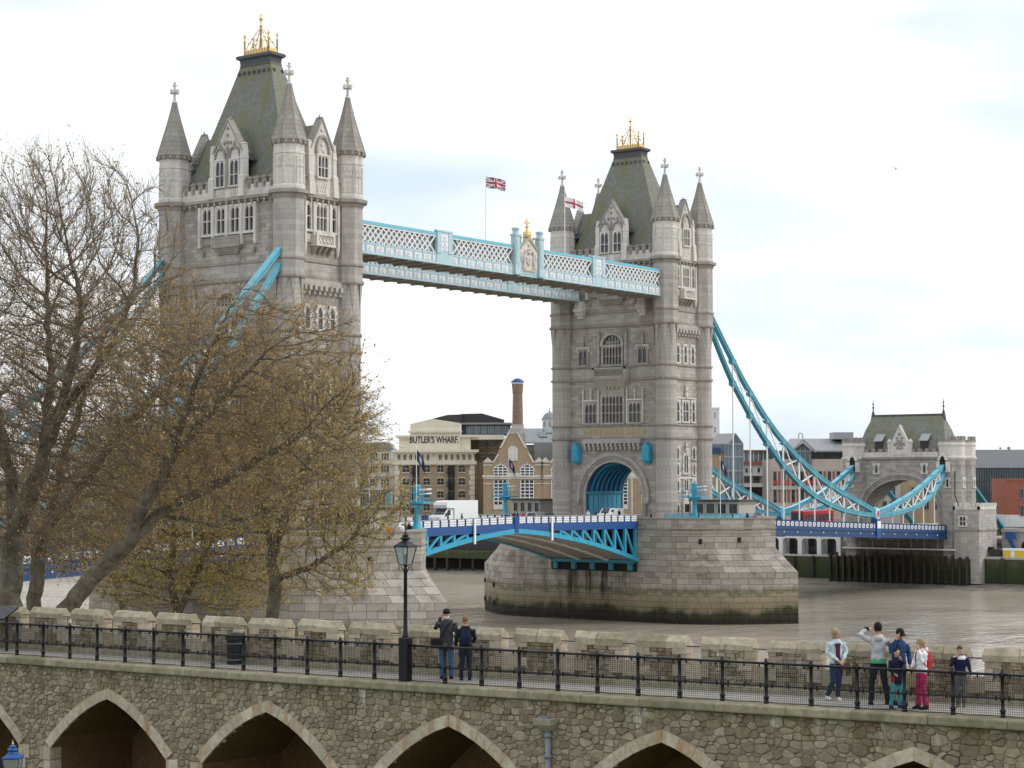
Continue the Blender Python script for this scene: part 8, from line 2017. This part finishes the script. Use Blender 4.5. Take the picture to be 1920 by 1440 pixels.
NF += grow_tree('largest bare plane tree with thick upright trunk at the far left', [[(25, 1260, 80), (22, 1120, 80), (30, 1000, 80), (20, 900, 80)], [(24, 1010, 80), (75, 880, 79), (130, 700, 78), (150, 560, 78)], [(22, 900, 80), (-10, 760, 81), (-20, 600, 81)], [(75, 880, 79), (95, 700, 82), (85, 540, 83)], [(105, 790, 79), (210, 640, 77), (250, 540, 77)]],
     [(20, 560, 80, 5.2, 4, 6.0), (130, 500, 79, 4.2, 4, 5.0), (-60, 650, 81, 4.5, 4, 6.0), (230, 520, 78, 3.0, 3, 3.6), (100, 720, 78, 5.5, 4, 4.0), (60, 900, 79, 5, 4, 3), (200, 420, 79, 2.6, 3, 2.6), (60, 420, 80, 3.6, 3, 3.4)], 'leaf_rust', 7200, 11, base_r=0.48, leaves=1, lsz=0.085, twigs=4)
NF += grow_tree('slimmer plane tree just right of the largest trunk', [[(66, 1260, 88), (64, 1120, 88), (80, 1000, 88), (110, 900, 88)], [(80, 1000, 88), (160, 900, 87), (240, 790, 86), (330, 700, 86)], [(110, 900, 88), (150, 760, 88), (190, 650, 88)]],
     [(230, 700, 87, 5.5, 4, 4.6), (350, 690, 87, 4.5, 4, 4.2), (150, 820, 88, 5, 4, 3.4), (300, 850, 88, 5, 4, 3.0), (120, 960, 88, 5, 4, 2.6)], 'leaf_rust', 4200, 12, base_r=0.34, leaves=3, lsz=0.085, twigs=4)
NF += grow_tree('leaning plane tree whose long limbs sweep up to the right', [[(95, 1260, 76), (110, 1160, 76), (170, 1085, 76), (230, 1030, 76), (300, 960, 76)], [(230, 1030, 76), (320, 860, 75), (420, 740, 75), (500, 660, 75)], [(300, 960, 76), (420, 900, 76), (520, 840, 76), (590, 800, 76)], [(320, 860, 75), (360, 730, 74), (420, 600, 74), (450, 540, 74)], [(300, 960, 76), (400, 985, 77), (500, 960, 77)]],
     [(475, 700, 75, 2.8, 3.0, 2.8), (520, 720, 75, 3.8, 3.5, 3.4), (370, 750, 75, 4.2, 3.5, 3.6), (570, 820, 76, 2.8, 3.2, 2.5), (450, 880, 76, 4.6, 3.6, 2.8), (300, 690, 75, 2.4, 3, 2.4)], 'leaf_rust', 3900, 13, base_r=0.36, leaves=3, lsz=0.095, twigs=4)
NF += grow_tree('forked plane tree with yellowish buds, nearest the lamp post', [[(505, 1260, 96), (512, 1180, 96), (516, 1080, 96), (505, 1010, 96)], [(516, 1085, 96), (585, 1060, 96), (650, 1020, 96), (675, 990, 96)], [(508, 1020, 96), (490, 950, 96), (500, 860, 96)], [(512, 1040, 96), (535, 960, 95), (580, 860, 95), (630, 780, 95)]],
     [(570, 830, 96, 4.2, 4, 3.8), (635, 830, 96, 2.0, 3, 2.8), (645, 1000, 96, 2.0, 3, 2.3), (520, 900, 96, 4.5, 4, 3.6), (620, 960, 96, 4.0, 3.5, 2.4), (600, 1080, 96, 2.8, 2.5, 1.2), (645, 1080, 96, 1.8, 2.0, 1.3), (560, 760, 96, 3.2, 3, 2.6), (630, 750, 96, 1.5, 2.0, 1.6)], 'leaf_olive', 6200, 14, base_r=0.34, leaves=4, lsz=0.1, twigs=4)
NF += grow_tree('low olive-budded plane tree between the leaning and forked trunks', [[(330, 1260, 104), (335, 1150, 104), (320, 1060, 104), (330, 980, 104)], [(335, 1150, 104), (365, 1080, 104), (400, 1010, 104)]],
     [(330, 1000, 104, 4.6, 4, 3.6), (430, 1010, 104, 3.6, 3.5, 3.4), (370, 1090, 104, 4.6, 3, 1.8), (300, 900, 104, 4.2, 4, 3.0), (430, 900, 104, 3.8, 4, 3.0), (290, 1090, 104, 4.0, 3, 1.6), (450, 1110, 104, 3.0, 3, 1.4)], 'leaf_olive', 6000, 15, base_r=0.28, leaves=4, lsz=0.11, twigs=4)
NF += grow_tree('small leaning tree behind the leaning plane trunk', [[(245, 1260, 112), (232, 1130, 112), (215, 1070, 112), (205, 1000, 112)]],
     [(190, 960, 112, 4.2, 4, 3.2), (110, 930, 112, 4, 4, 3.2), (130, 1020, 112, 4.6, 4, 1.9), (230, 1040, 112, 4.0, 3, 1.6), (250, 880, 112, 4, 4, 3.0)], 'leaf_olive', 4200, 16, base_r=0.25, leaves=3, lsz=0.1, twigs=4)
print('tree faces', NF)
